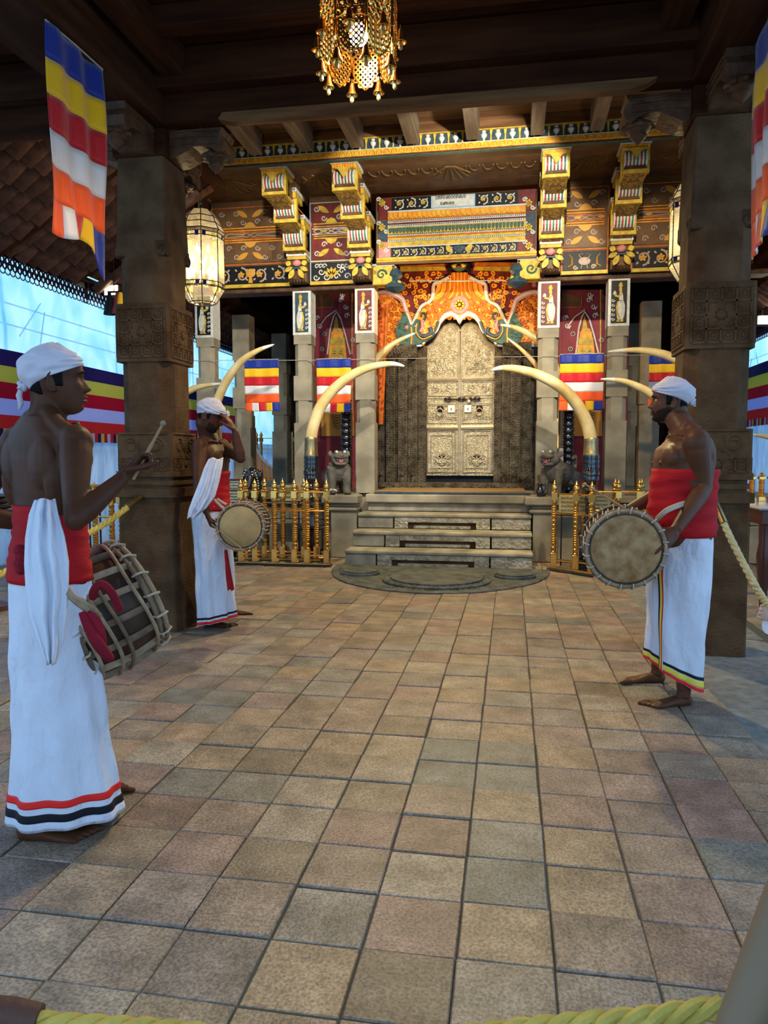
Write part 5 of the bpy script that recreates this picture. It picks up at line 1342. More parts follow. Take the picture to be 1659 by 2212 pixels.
# ================================================================== STONE LIONS
def lion(px, py, Y, z0, rz, label, mouth):
    p = atY(px, py, Y); t = thing('stone_lion', (p.x, Y, z0), label, 'statue', None, rz)
    b = MB()                       # faces local -y
    b.sphere((0,.16,.30),(.14,.24,.15),14,10); b.sphere((0,-.03,.34),(.15,.15,.18),14,10); b.sphere((0,.33,.26),(.13,.13,.16),12,8)
    for s_ in (-1,1):
        b.tube([(s_*.09,-.08,.36),(s_*.10,-.11,.22),(s_*.10,-.12,.10),(s_*.10,-.13,.03)],[.08,.06,.052,.055],10); b.sphere((s_*.10,-.17,.035),(.06,.08,.038),10,6)
        b.tube([(s_*.10,.34,.28),(s_*.12,.26,.16),(s_*.11,.36,.08),(s_*.11,.34,.03)],[.10,.075,.05,.05],10); b.sphere((s_*.11,.28,.035),(.055,.09,.036),10,6)
    b.sphere((0,-.12,.50),(.125,.115,.105),14,10)                      # head
    b.sphere((0,-.22,.525),(.10,.09,.045),12,8)                        # upper muzzle
    b.sphere((0,-.19,.425),(.088,.085,.030),12,8)                      # lower jaw
    b.sphere((0,-.29,.545),(.035,.03,.025),8,6)                        # nose
    for s_ in (-1,1):
        b.sphere((s_*.055,-.205,.585),(.036,.032,.032),10,8); b.sphere((s_*.125,-.07,.565),(.035,.022,.045),8,6)
        b.sphere((s_*.085,-.16,.47),(.035,.07,.05),8,6)
        b.tube([(s_*(.15),-.02+.06*math.cos(a)*(1-a/12),.34+.06*math.sin(a)*(1-a/12)) for a in [i*.6 for i in range(16)]], .014, 5)
    b.tube([(0,.45,.30),(.0,.50,.42),(.02,.44,.52),(.03,.36,.50)],[.03,.03,.04,.02],8)
    for k in range(5): b.tube([(.15*math.cos(a), -.06-.02*k+.12*0, .42-.045*k+.02*math.sin(a*2)) for a in [PI*v/6+PI for v in range(7)]], .010, 4)
    t['x'] = 1; del t['x']
    body = link('lion_body', fuse(b, .0085, 3, .5, 'lionstone', 'lion_body'), t)
    t.scale = (.92,.92,.92)
    q = MB(); q.sphere((0,-.215,.475),(.062,.058,.020),10,6); q.build('mouth', M['pink_paint'] if mouth else M['black'], t, smooth=True)
    q = MB(); q.sphere((0,-.245,.452),(.032,.040,.012),10,6); q.build('tongue', M['pink_paint'], t, smooth=True)
    for i in range(6):
        a = PI*(i+.5)/6+PI; q = MB(); q.lathe([(.009,0),(.002,-.022)],(.075*math.cos(a),-.20+.075*math.sin(a),.500),5); q.build('tooth', M['white_paint'], t)
    for s_ in (-1,1):
        q = MB(); q.sphere((s_*.055,-.235,.590),(.018,.012,.018),8,6); q.build('painted_eye', M['white_paint'], t, smooth=True)
    return t
M['lionstone'] = mat('dark weathered lion stone', (.075,.065,.05), .6, col2=(.15,.13,.10), scale=10, bump=.5, bscale=50, bdist=.006)
lion(731, 1060, 9.36, .812, R(22), 'dark stone lion statue with white eyes on the left side wall of the steps', True)
lion(1200, 1060, 9.36, .812, R(-35), 'dark stone lion statue with gaping pink mouth on the right side wall of the steps', True)
# small things on and by the lions
p = atY(722,1068,9.17); t = thing('elephant_figurine', (p.x,9.17,.812), 'tiny white elephant figurine at the foot of the left lion', 'figurine')
b = MB(); b.sphere((0,0,.045),(.04,.025,.03),10,8); b.sphere((-.04,0,.055),(.022,.02,.024),8,6); b.tube([(-.055,0,.055),(-.068,0,.03),(-.064,0,.01)],[.010,.007,.005],6)
for x in (-.02,.022):
    for y in (-.013,.013): b.lathe([(.009,0),(.009,.03)],(x,y,0),6)
b.build('elephant_body', M['ivory_tip'], t, smooth=True)
p = atY(700,1060,9.2); b = MB(); b.lathe([(.03,0),(.035,.01),(.025,.02),(.06,.04),(.075,.06),(.07,.06),(.05,.03),(.0,.025)],(0,0,0),16); tag(b.build('brass_bowl', M['gold'], None, smooth=True, loc=(p.x,9.2,.812)), 'small brass bowl beside the left lion', 'bowl')
p = atY(1166,1062,9.18); t = thing('black_jar', (p.x,9.18,.812), 'small black handled jar before the right lion', 'jar')
b = MB(); b.lathe([(.03,0),(.045,.03),(.05,.07),(.035,.10),(.025,.12),(.035,.15),(.03,.16)],(0,0,0),14); b.build('jar_body', M['ebony'], t, smooth=True)
b = MB(); b.tube(cr([(.03,0,.13),(.06,0,.15),(.065,0,.09),(.045,0,.07)]),.007,6); b.build('jar_handle', M['ebony'], t, smooth=True)

# ================================================================== BRASS RAILINGS
def post_mesh(h=.98):
    b = MB(); b.box(-.034,.034,-.034,.034,0,.16,ch=.004)
    pr = [(.026,.16)]; z = .16
    while z < h-.22:
        pr += [(.027,z),(.032,z+.008),(.032,z+.016),(.026,z+.022)]; 
        z += .026 if (int(z*100)%26 < 14) else .05
        pr.append((.026,z-.002))
    b.lathe(pr,(0,0,0),12)
    b.box(-.034,.034,-.034,.034,h-.22,h-.13,ch=.004)
    b.lathe([(.02,h-.13),(.03,h-.12),(.02,h-.105),(.034,h-.09),(.036,h-.07),(.028,h-.055),(.022,h-.05),(.024,h-.04),(.012,h-.02),(.001,h+.012)],(0,0,0),12)
    return b.mesh('post', M['gold'], 35)
PM = post_mesh()
def railing(pts, label, rails=(.20,.70,.84), z0=.045, plinth=True, low=.10):
    p0 = Vector(pts[0]); t = thing('brass_railing', (p0.x,p0.y,0), label, 'railing')
    for p in pts:
        o = link('post', PM, t, (p[0]-p0.x, p[1]-p0.y, z0)); 
    for z in (.13,.66,.88):
        for a, c in zip(pts, pts[1:]):
            q = MB(); q.tube([(a[0]-p0.x,a[1]-p0.y,z),(c[0]-p0.x,c[1]-p0.y,z)], .011, 6); q.build('rail', M['gold'], t, smooth=True)
    if plinth:
        a, c = Vector(pts[0]), Vector(pts[-1]); d = (c-a); L = d.length; d.normalize(); nn = Vector((-d.y,d.x))
        q = MB(); rot = Matrix.Translation((0,0,0)) @ Matrix.Rotation(math.atan2(d.y,d.x),4,'Z')
        q.box(-.06,L+.06,-.055,.055,0,.025,rot,ch=.008); q.build('base_plate', M['ebony'], t); q = MB(); q.box(-.05,L+.05,-.045,.045,.025,.045,rot,ch=.004); q.build('brass_base', M['brass_old'], t)
    return t
def f2(px, py): p = atZ(px, py, .045); return (p.x, p.y)
railing([(atY(x,1200,8.42).x, 8.42) for x in (522,552,594,637,664,706)], 'long polished brass railing with turned posts left of the steps')
railing([(atY(x,1190,8.72).x, 8.72) for x in (490,532,573,612,658,684)], 'second brass railing standing behind the long one left of the steps')
railing([f2(1195,1224), f2(1242,1230), f2(1275,1236)], 'short brass railing of three posts just right of the steps')
railing([(atY(x,1190,9.05).x, 9.05) for x in (1259,1333,1378)], 'brass railing farther back, seen over the drum of the right drummer')
railing([(atY(x,1190,9.2).x, 9.2) for x in (1326,1383,1440)], 'hindmost brass railing between the right drummer and the shrine')
railing([(atY(x,1100,7.2).x, 7.2) for x in (120,178,205,241,262)], 'brass railing glimpsed between the left drummer and the left pillar')
railing([(atY(x,1100,15.5).x, 15.5) for x in (556,566,622,634)], 'small distant brass railing seen beyond the left shrine pillars').location.z = PZ
# sign boards
def sign(px0,px1,py0,py1,Y,label,lines,mt='brass_plate',fr=None,th=.03,ink='black',base=0):
    a = atY(px0,py1,Y); c = atY(px1,py0,Y); t = thing('sign_board', ((a.x+c.x)/2,Y,a.z), label, 'sign'); w = (c.x-a.x)/2; h = c.z-a.z
    b = MB(); b.box(-w,w,0,.015,0,h,ch=.003); b.build('plate', M[mt], t)
    q = MB(); lh = h/(lines+.6)
    for k in range(lines):
        s_ = ''.join(random.choice('abcdefg') for _ in range(int(w*2*.86/(lh*.42)))); script(q, s_, -w*.86, h-lh*(k+1), lh*.52, -.004, max(.0016,lh*.035), lh*.42)
    q.build('lettering', M[ink], t)
    if fr:
        for (x0,x1,z0,z1) in ((-w-.02,w+.02,-.02,0),(-w-.02,w+.02,h,h+.02),(-w-.02,-w,0,h),(w,w+.02,0,h)):
            q = MB(); q.box(x0,x1,-.012,.02,z0,z1,ch=.003); q.build('frame_bar', M[fr], t)
    for s_ in (-1,1):
        q = MB(); q.tube([(s_*w*.8,.03,0),(s_*w*.8,.03,-(a.z-base))],.010,6); q.build('leg', M['iron'], t)
    return t
sign(1207,1272,1070,1110,8.95,'brass plate with four lines of black script behind the right railing',4)
sign(1278,1320,1068,1105,9.25,'darker brass plate with black script farther right behind the railings',4,'brass_old')
sign(586,650,1048,1082,9.0,'pale brass plate with script behind the left railing',3)
sign(492,520,1038,1084,8.95,'white notice in a dark red frame beside the shaded drummer',7,'white_paint','red_paint')
sign(163,180,1050,1066,7.5,'small brass plate behind the forearm of the left drummer, nearer the frame edge',1)
sign(186,214,1046,1066,7.5,'small brass plate with script under the elbow of the left drummer',1)

# ================================================================== FLAGS
FC = ['flag_blue','flag_yellow','flag_red','flag_white','flag_orange']; FB = ['flag_orange','flag_white','flag_red','flag_yellow','flag_blue']
def flag(loc, w, h, rz, label, group=None, sway=.02, drop=None, seed=0, loops=True):
    t = thing('striped_flag', loc, label, 'flag', group, rz)
    sh = h/6.0
    def S(u, z):
        f = -z/h
        y = sway*(1+f)*noise.noise((u*6/w*.6+seed, z*1.2, seed*3.1)) + sway*.5*math.sin(u/w*16+seed*2+z*3)*(.4+f)
        dz = drop(u/w, f) if drop else .006*noise.noise((u*8,seed,0))
        return (u + .01*noise.noise((z*2,seed,1)), y, z+dz)
    def cell(u0,u1,z0,z1,c,nm):
        nu = max(2,int((u1-u0)/w*24)); nz = 5; g = [[S(u0+(u1-u0)*i/nu, z0+(z1-z0)*j/nz) for i in range(nu+1)] for j in range(nz+1)]
        b = MB(); fr_ = [p for r in g for p in r]; bk = [(x,y+.003,z) for x,y,z in fr_]; W = nu+1; o = len(fr_); fs = []
        for j in range(nz):
            for i in range(nu):
                a = j*W+i; fs.append((a,a+1,a+W+1,a+W)); fs.append((o+a,o+a+W,o+a+W+1,o+a+1))
        for i in range(nu): fs.append((i,o+i,o+i+1,i+1)); a = nz*W+i; fs.append((a,a+1,o+a+1,o+a))
        for j in range(nz): a = j*W; fs.append((a,a+W,o+a+W,o+a)); a = j*W+nu; fs.append((a,o+a,o+a+W,a+W))
        b.add(fr_+bk, fs); b.build(nm, M[c], t, smooth='all')
    for k in range(5): cell(0,w,-(k)*sh,-(k+1)*sh,FC[k],'stripe')
    for k in range(5): cell(w*k/5,w*(k+1)/5,-5*sh,-6*sh,FB[k],'tab')
    if loops:
        q = MB(); q.tube([S(0,.0),S(w*.5,.004),S(w,0)],.006,5); q.build('header_cord', M['cord'], t)
    return t
def dropL(u, f):
    if f < .80: return -.035*u*f
    g = (f-.80)/.2; return -.028*u + g*( .07*math.exp(-((u-.62)/.25)**2) - .12*max(0,u-.74)/.26 )
pa = atX(100,72,-2.46); pb = atX(215,166,-2.46)
flag((-2.46, pa.y, 3.608), (pb.y-pa.y), 1.10, R(90), 'big satin striped flag hanging from the beam above the left drummer', None, .035, dropL, 1)
pa = atX(1640,32,1.36); 
flag((1.36, pa.y, 3.62), -(pa.y-atX(1659,500,1.36).y) if False else .58, 1.18, R(-97), 'big satin striped flag at the upper right edge of the picture', None, .035, None, 4)
for (px0,px1,py0,py1,sd,lb) in ((528,603,778,888,3,'small striped flag on the string left of the second shrine pillar'),(683,758,776,890,5,'small striped flag on the string behind the big left tusk'),
                      (1210,1302,766,886,7,'small striped flag on the string behind the big right tusk'),(1402,1466,768,880,9,'small striped flag on the string just behind the head of the right drummer')):
    a = atY(px0,py0,9.725); c = atY(px1,py1,9.725)
    flag((a.x,9.725,a.z), c.x-a.x, a.z-c.z, 0, lb, None, .014, None, sd)
b = MB(); b.tube([tuple(atY(405,779,9.738)),tuple(atY(680,778,9.738)),tuple(atY(1000,772,9.738)),tuple(atY(1300,768,9.738)),tuple(atY(1480,766,9.738))],.004,5)
tag(b.build('flag_string', M['cord']), 'thin string stretched across the shrine front that carries the small flags', 'string')

# ================================================================== GLASS LANTERNS
def lantern(x, y, z0, label, group=None):
    t = thing('glass_lantern', (x,y,z0), label, 'lantern', group); n = 8
    prof = [(.075,.0),(.115,.012),(.165,.10),(.185,.135),(.185,.62),(.20,.635),(.165,.70),(.14,.76),(.085,.83),(.02,.85)]
    def V(r, z, k): a = 2*PI*(k+.5)/n; return (r/math.cos(PI/n)*math.cos(a)*1.0, r/math.cos(PI/n)*math.sin(a), z)
    for k in range(n):
        q = MB(); q.tube([V(r,z,k) for r,z in prof], .0045, 5); q.build('came', M['lead'], t)
        q = MB(); m_ = len(prof); vs = [V(r-.001,z,k) for r,z in prof]+[V(r-.001,z,k+1) for r,z in prof]+[V(r-.004,z,k) for r,z in prof]+[V(r-.004,z,k+1) for r,z in prof]
        fs = [(i,m_+i,m_+i+1,i+1) for i in range(m_-1)]+[(2*m_+i,2*m_+i+1,3*m_+i+1,3*m_+i) for i in range(m_-1)]
        q.add(vs, fs); q.build('glass_pane', M['glass'], t)
        for z in (.145,.575):
            for u in (.06,.62):
                A_, B_ = Vector(V(.186,z,k)), Vector(V(.186,z,k+1)); d = B_-A_
                q = MB(); p0 = A_+d*u; p1 = A_+d*(u+.22); q.add([p0,p1,p1+Vector((0,0,.034)),p0+Vector((0,0,.034))]+[v*.985 for v in (p0,p1)]+[Vector((v.x*.985,v.y*.985,v.z+.034)) for v in (p0,p1)],[(0,1,2,3),(4,7-0,6,5) if False else (4,6,7,5),(0,4,5,1),(3,2,7,6)])
                q.build('coloured_pane', M['glass_yellow' if (u<.3) ^ (k%2==0) else 'glass_blue'], t)
    for z, r in ((.0,.075),(.012,.115),(.135,.187),(.145,.187),(.18,.187),(.575,.187),(.61,.187),(.635,.202),(.70,.166),(.76,.141)):
        q = MB(); q.tube([V(r,z,k) for k in range(n)], .0045, 5, closed=True); q.build('came_ring', M['lead'], t)
    q = MB(); q.lathe([(.02,.84),(.026,.85),(.012,.87),(.014,.885)],(0,0,0),10); q.tube([(.018*math.cos(a),0,.90+.018*math.sin(a)) for a in [PI*i/6 for i in range(12)]],.004,5,closed=True); q.build('finial_ring', M['lead'], t)
    q = MB(); q.tube(cr([(0,0,.92),(.012,0,1.02),(-.012,0,1.12),(.01,0,1.25),(0,0,2.0),(0,0,5.0-z0)]),.005,5); q.tube([(0,0,.20),(0,0,.84)],.006,6)
    q.build('chain', M['brass_old'], t)
    pr = MB(); pr.lathe([(.003,0),(.009,.012),(.011,.03),(.006,.055),(.001,.07)],(0,0,0),10); bm_ = pr.mesh('flame_bulb', M['bulb'], True)
    am = MB(); am.tube(cr([(0,0,-.06),(.03,0,-.08),(.06,0,-.05),(.065,0,-.01)]),.004,5); am.lathe([(.008,-.045),(.010,-.005)],(.065,0,0),8); arm = am.mesh('candle_arm', M['gold'], True)
    for ring_, (z, r, cnt, ph) in enumerate(((.24,.10,6,0),(.36,.095,5,.5),(.46,.06,3,.2))):
        for k in range(cnt):
            a = 2*PI*k/cnt+ph; o = link('candle_arm', arm, t, (0,0,z)); o.rotation_euler.z = a; o.scale = (r/.065,1,1)
            link('flame_bulb', bm_, o, (.065,0,0))
    return t
lantern(-2.79, 6.5, 2.68, 'lit glass and lead lantern with candle bulbs hanging right of the left hall pillar', None)
lantern(1.45, 6.5, 2.72, 'lit glass and lead lantern half hidden behind the right hall pillar', None)

# ================================================================== CHANDELIER
ch = thing('bell_chandelier', (-.82,4.0,3.40), 'pierced brass chandelier hung with little bells around a lit globe at the top', 'chandelier')
n = 8; R0 = .19
plate = MB()
for k in range(n):
    a0 = 2*PI*k/n; c_, s_ = math.cos(a0), math.sin(a0)
    def T(u, z, r): return (c_*r - s_*u, s_*r + c_*u, z)
    hw = R0*math.tan(PI/n)
    q = MB()       # pierced upper panel made of little loops
    for j in range(9):
        for i in range(4):
            u = -hw*.80+hw*1.6*(i+.5*(j%2))/3.6; z = .13+j*.045
            q.tube([T(u+.017*math.cos(v*PI/3), z+.019*math.sin(v*PI/3), R0) for v in range(6)], .0042, 3, closed=True)
            if (i+j)%2: q.sphere(T(u,z,R0),(.009,.009,.009),5,4)
    q.tube([T(-hw,.10,R0),T(-hw,.55,R0)],.008,5); q.tube([T(-hw,.52,R0),T(hw,.52,R0)],.006,5)
    q.build('pierced_panel', M['gold'], ch, kind='stuff')
    q = MB(); r2 = R0*.90   # lower tongue-shaped skirt leaf
    pts = [(-hw*.95,.10),(-hw*.9,.02),(-hw*.55,-.035),(0,-.075),(hw*.55,-.035),(hw*.9,.02),(hw*.95,.10),(hw*.5,.12),(0,.085),(-hw*.5,.12)]
    for i in range(len(pts)):
        a, c = pts[i], pts[(i+1)%len(pts)]; q.tube([T(*a,R0),T(*c,R0)],.0055,4)
    for j in range(6):
        for i in range(5):
            u = -hw*.7+hw*1.4*i/4; z = -.05+.028*j
            if abs(u)/hw*.9 + max(0,-z)/.075 > 1.05: continue
            q.tube([T(u+.012*math.cos(v*PI/3), z+.012*math.sin(v*PI/3), R0) for v in range(6)], .005, 3, closed=True)
    q.build('skirt_leaf', M['gold'], ch, kind='stuff')
bm = MB(); bm.lathe([(.004,.065),(.010,.062),(.016,.045),(.020,.02),(.030,.002),(.032,-.004),(.028,-.004),(.016,.02),(.004,.045)],(0,0,0),12,cap=False); bm.tube([(0,0,.065),(0,0,.085)],.003,5); bme = bm.mesh('bell', M['gold'], True)
cl = MB(); cl.lathe([(.004,.03),(.006,-.005),(.011,-.022),(.010,-.035),(.003,-.042)],(0,0,0),8); cle = cl.mesh('clapper', M['brass_plate'], True)
for k in range(n):
    for r, z, ph in ((R0*1.04,-.10,.5),(R0*1.18,.06,0)):
        a = 2*PI*(k+ph)/n; o = link('bell', bme, ch, (r*math.cos(a), r*math.sin(a), z)); link('clapper', cle, o, (0,0,0))
q = MB(); q.sphere((0,0,.115),(.052,.052,.055),16,12); q.build('lit_globe', M['bulb_white'], ch, smooth=True)
q = MB(); q.tube([(0,0,.17),(0,0,.60)],.008,6); 
for k in range(4): q.tube([(0,0,.5),(R0*math.cos(k*PI/2),R0*math.sin(k*PI/2),.52)],.005,5)
q.build('stem', M['brass_old'], ch)
# floodlights under the eaves
for loc, lb in ((tuple(atY(243,628,8.6)),'lit floodlight under the left eave beside the left hall pillar'),(tuple(atY(1650,692,11.0)),'lit floodlight under the right eave at the picture edge')):
    t = thing('floodlight', loc, lb, 'lamp'); q = MB(); q.box(-.10,.10,-.03,.08,-.07,.07,ch=.01); q.build('housing', M['iron'], t); q = MB(); q.box(-.085,.085,-.036,-.029,-.055,.055); q.build('lit_face', M['lamp_white'], t)
    q = MB(); q.tube([(0,.05,.06),(0,.05,.35)],.012,6); q.build('bracket', M['iron'], t)
t = thing('cloth_tassel', tuple(atY(247,655,8.2)), 'dark and striped cloth tassels hanging beside the left pillar under the eave', 'tassel')
for k,(dx,mt) in enumerate(((-.06,'hem_black'),(.04,'maroon'),(.08,'flag_yellow'))):
    q = MB(); q.lathe([(.02,.12),(.035,.05),(.07,-.10),(.075,-.13)],(dx,0,0),10); q.build('tassel_bell', M[mt], t, smooth=True)
q = MB(); q.tube([(-.08,0,.13),(.12,0,.13)],.014,6); q.tube([(.0,0,.13),(0,0,.85)],.006,5); q.build('hanger', M['iron'], t)

# ================================================================== ROPES
def rope(pts, r, label, mt, ends=(True,True), endmt='brass_old', el=.14, ring=(False,False)):
    P = cr(pts, 12); t = thing('barrier_rope', tuple(P[0]), label, 'rope'); o = P[0].copy(); P = [p-o for p in P]
    # resample
    L = [0]
    for a, c in zip(P, P[1:]): L.append(L[-1]+(c-a).length)
    tot = L[-1]; n = max(20, int(tot/(r*.55))); Q = []; j = 0
    for i in range(n+1):
        s_ = tot*i/n
        while j < len(L)-2 and L[j+1] < s_: j += 1
        f = (s_-L[j])/max(1e-6,(L[j+1]-L[j])); Q.append(P[j].lerp(P[j+1], f))
    for k in range(3):
        pp = []
        for i, q in enumerate(Q):
            tg = (Q[min(i+1,n)]-Q[max(i-1,0)]).normalized(); a = Vector((0,0,1)); a = (a-tg*a.dot(tg)).normalized(); b_ = tg.cross(a)
            ph = 2*PI*k/3 + 2*PI*(tot*i/n)/(r*7.0); pp.append(q+(a*math.sin(ph)+b_*math.cos(ph))*r*.52)
        m_ = MB(); m_.tube(pp, r*.56, 7); m_.build('strand', M[mt], t, smooth=True)
    for e, on in enumerate(ends):
        if on:
            a, c = (Q[0], Q[1]) if e==0 else (Q[-1], Q[-2]); d = (c-a).normalized(); m_ = MB()
            m_.tube([a-d*el*.2, a+d*el], [r*1.15,r*1.25], 12); m_.build('end_sleeve', M[endmt], t, smooth=True)
            if ring[e]:
                m_ = MB(); m_.tube([a-d*el*.35+Vector((.018*math.cos(v),0,.018*math.sin(v))) for v in [PI*i/6 for i in range(12)]], .004, 5, closed=True); m_.build('hook_ring', M['brass_old'], t, smooth=True)
    return t
rope([atY(298,1078,5.0), atY(240,1122,4.7), atY(178,1158,4.4), atY(90,1200,3.9), atY(0,1240,3.5), atY(-160,1270,3.0)], .021, 'yellow braided barrier rope running from the left pillar behind the left drummer', 'rope', (True,False), ring=(True,False))
rope([atY(1549,1096,5.0), atY(1572,1150,4.85), atY(1606,1218,4.65), atY(1640,1280,4.45), atY(1672,1320,4.2), atY(1760,1380,3.9)], .021, 'pale braided barrier rope sloping down from the right pillar', 'rope2', (True,False), ring=(True,False))
rope([atD(-120,2180,1.0), atD(60,2207,1.0), atD(400,2232,1.0), atD(700,2262,1.0), atD(1000,2240,.99), atD(1250,2212,.98), atD(1400,2200,.97), atD(1560,2175,.96)], .0145, 'thick yellow braided rope crossing the very bottom of the picture', 'rope', (False,False))
b = MB(); b.tube([atD(-200,2180,1.0), atD(-60,2184,1.0), atD(25,2192,1.0), atD(84,2203,1.0)], [.021,.021,.021,.019], 14)
tag(b.build('rope_sleeve', M['leather'] if 'leather' in M else M['redpost'] if 'redpost' in M else M['carved_wood'], None, smooth=True), 'brown sleeve of the near rope at the bottom left corner', 'rope end')

# ================================================================== TABLES AND SMALL THINGS AT THE SIDES
def table(x0,x1,y0,y1,h,label):
    t = thing('offering_table', ((x0+x1)/2,(y0+y1)/2,0), label, 'table'); w=(x1-x0)/2; d=(y1-y0)/2
    q = MB(); q.box(-w,w,-d,d,h-.03,h,ch=.01); q.build('table_top', M['tabletop'], t)
    q = MB(); q.box(-w+.04,w-.04,-d+.04,d-.04,h-.15,h-.03,ch=.006); q.build('apron', M['table'], t)
    for sx in (-1,1):
        for sy in (-1,1):
            q = MB(); q.lathe([(.03,0),(.04,.03),(.025,.06),(.03,.2),(.05,.35),(.06,.5),(.045,.6),(.05,h-.15)],(sx*(w-.08),sy*(d-.08),0),12); q.build('leg', M['table'], t, smooth=True)
    q = MB(); q.tube([(-w+.08,-d+.08,.14),(w-.08,-d+.08,.14)],.015,6); q.build('stretcher', M['table'], t)
    return t
table(1.95,3.4,6.3,7.6,.90,'dark table with pale top at the right edge beyond the right pillar')
for k in range(4):
    p = atY(1610+13*k+6, 1060, 7.0); o = link('brass_spire', MB_sp if 'MB_sp' in globals() else PM, None); 
    o.scale = (.8,.8,.26); o.location = (2.02+.09*k, 7.0+.03*k, .90); tag(o, ('leftmost','second from left','third from left','rightmost')[k]+' of the four small brass balusters on the right table', 'baluster', 'row of small brass balusters on the right table')
t = thing('round_stand', (atY(2,1140,5.6).x-.12,5.6,0), 'dark stand with stacked brass trays at the left edge', 'stand')
for k in range(4):
    q = MB(); q.lathe([(.10,0),(.22,.02),(.25,.035),(.24,.04),(.1,.02)],(0,0,.80+.045*k),24); q.build('brass_tray', M['bell_dark'], t, smooth=True)
q = MB(); q.lathe([(.2,0),(.18,.04),(.04,.08),(.035,.5),(.06,.74),(.14,.80)],(0,0,0),16); q.build('stand_base', M['table'], t, smooth=True)
# garlanded black statue beside the shaded drummer
p = atY(547,1050,9.15); t = thing('garlanded_statue', (p.x,9.15,.60), 'black rounded statue hung with a pale bead garland behind the left railing', 'statue')
b = MB(); b.sphere((0,0,.25),(.12,.12,.22),14,10); b.sphere((0,-.02,.46),(.10,.10,.11),12,8); b.tube([(0,-.10,.45),(-.02,-.15,.30),(.0,-.14,.16)],[.05,.04,.025],8); b.sphere((0,.02,.05),(.14,.14,.08),12,6)
for s_ in (-1,1): b.sphere((s_*.11,-.01,.45),(.03,.05,.08),8,6)
link('statue_body', fuse(b,.009,3,.5,'ebony','statue_body'), t)
gm = MB(); gm.sphere((0,0,0),(.011,.011,.011),6,4); gme = gm.mesh('garland_bead', M['white_paint'], True)
for s_ in (-1,1):
    for k in range(14):
        f = k/13; link('garland_bead', gme, t, (s_*(.06+.06*math.sin(f*PI)), -.11-.03*math.sin(f*PI), .52-.42*f))
q = MB(); q.box(-.16,.16,-.12,.14,-.60,.0,ch=.01); q.build('pedestal', M['stone_dark'], t)
# orange-lit wooden gable and gate behind the left pillars
gp = atY(565,960,14.2); t = thing('wooden_shrine_gate', (gp.x,14.2,PZ), 'small orange lit wooden gate with curved gable seen between the back pillars on the left', 'gate')
G_ = [(-.25,1.15),(-.20,.85),(-.06,.55),(.10,.35),(.32,.22)]
q = MB(); q.tube(cr([(x,0,z) for x,z in G_],5),.03,6); q.build('gable_edge', M['white_paint'], t)
for k in range(7):
    x = -.24+.085*k; zt_ = np.interp(x,[g[0] for g in G_],[g[1] for g in G_]); q = MB(); q.box(x,x+.07,.02,.05,0,max(.2,zt_-.04),ch=.004); q.build('slat', M['orange_lit_wood'] if 'orange_lit_wood' in M else M['wood_board'], t)
q = MB(); q.box(-.24,-.14,-.02,.04,.0,1.3,ch=.01); q.build('gate_post', M['wood_grey'], t)
# white cloth hanging by the right shrine pillar
p = atY(1211,975,9.95); b = MB(); n=10
b.rings([[(.05*math.cos(a)*(1+.2*math.sin(3*a+j*.3))*(.6+.05*j), .03*math.sin(a), .09*j) for a in [2*PI*i/18 for i in range(18)]] for j in range(8)][::-1] if False else [[(.035*(1.25-.06*j)*math.cos(a)*(1+.18*math.sin(4*a+j*.4)), .03*math.sin(a), .085*j) for a in [2*PI*i/18 for i in range(18)]] for j in range(8)])
tag(b.build('hanging_cloth', M['cloth2'], None, smooth=True, loc=(p.x,9.95,PZ)), 'narrow white cloth hanging beside the pillar right of the door', 'cloth')

# pale green pierced ornament board seen in the opening at the upper left edge
p = atY(8,345,7.4); t = thing('pierced_board', tuple(p), 'pale green rounded ornament board with leaf cut-outs at the upper left edge', 'ornament')
q = MB(); q.prism([(-.16,.22),(-.16,-.16),(-.11,-.24),(-.02,-.27),(.06,-.24),(.10,-.15),(.10,.22)], -.02, .02); q.build('board', M['pale_green'], t)
q = MB()
for cx, cz, a in ((-.06,-.17,.5),(.02,-.17,2.6),(-.07,-.02,.2),(.03,-.02,2.9),(-.02,.08,1.5),(-.10,.12,1.0),(.05,.13,2.2)): leaf(q, cx, cz, .07, .016, a, -.022, .004)
q.build('leaf_cutouts', M['black'], t, kind='stuff')
q = MB(); q.tube([(-.1,0,.22),(-.1,0,.6)],.006,5); q.tube([(.05,0,.22),(.05,0,.6)],.006,5); q.build('hanger', M['iron'], t)

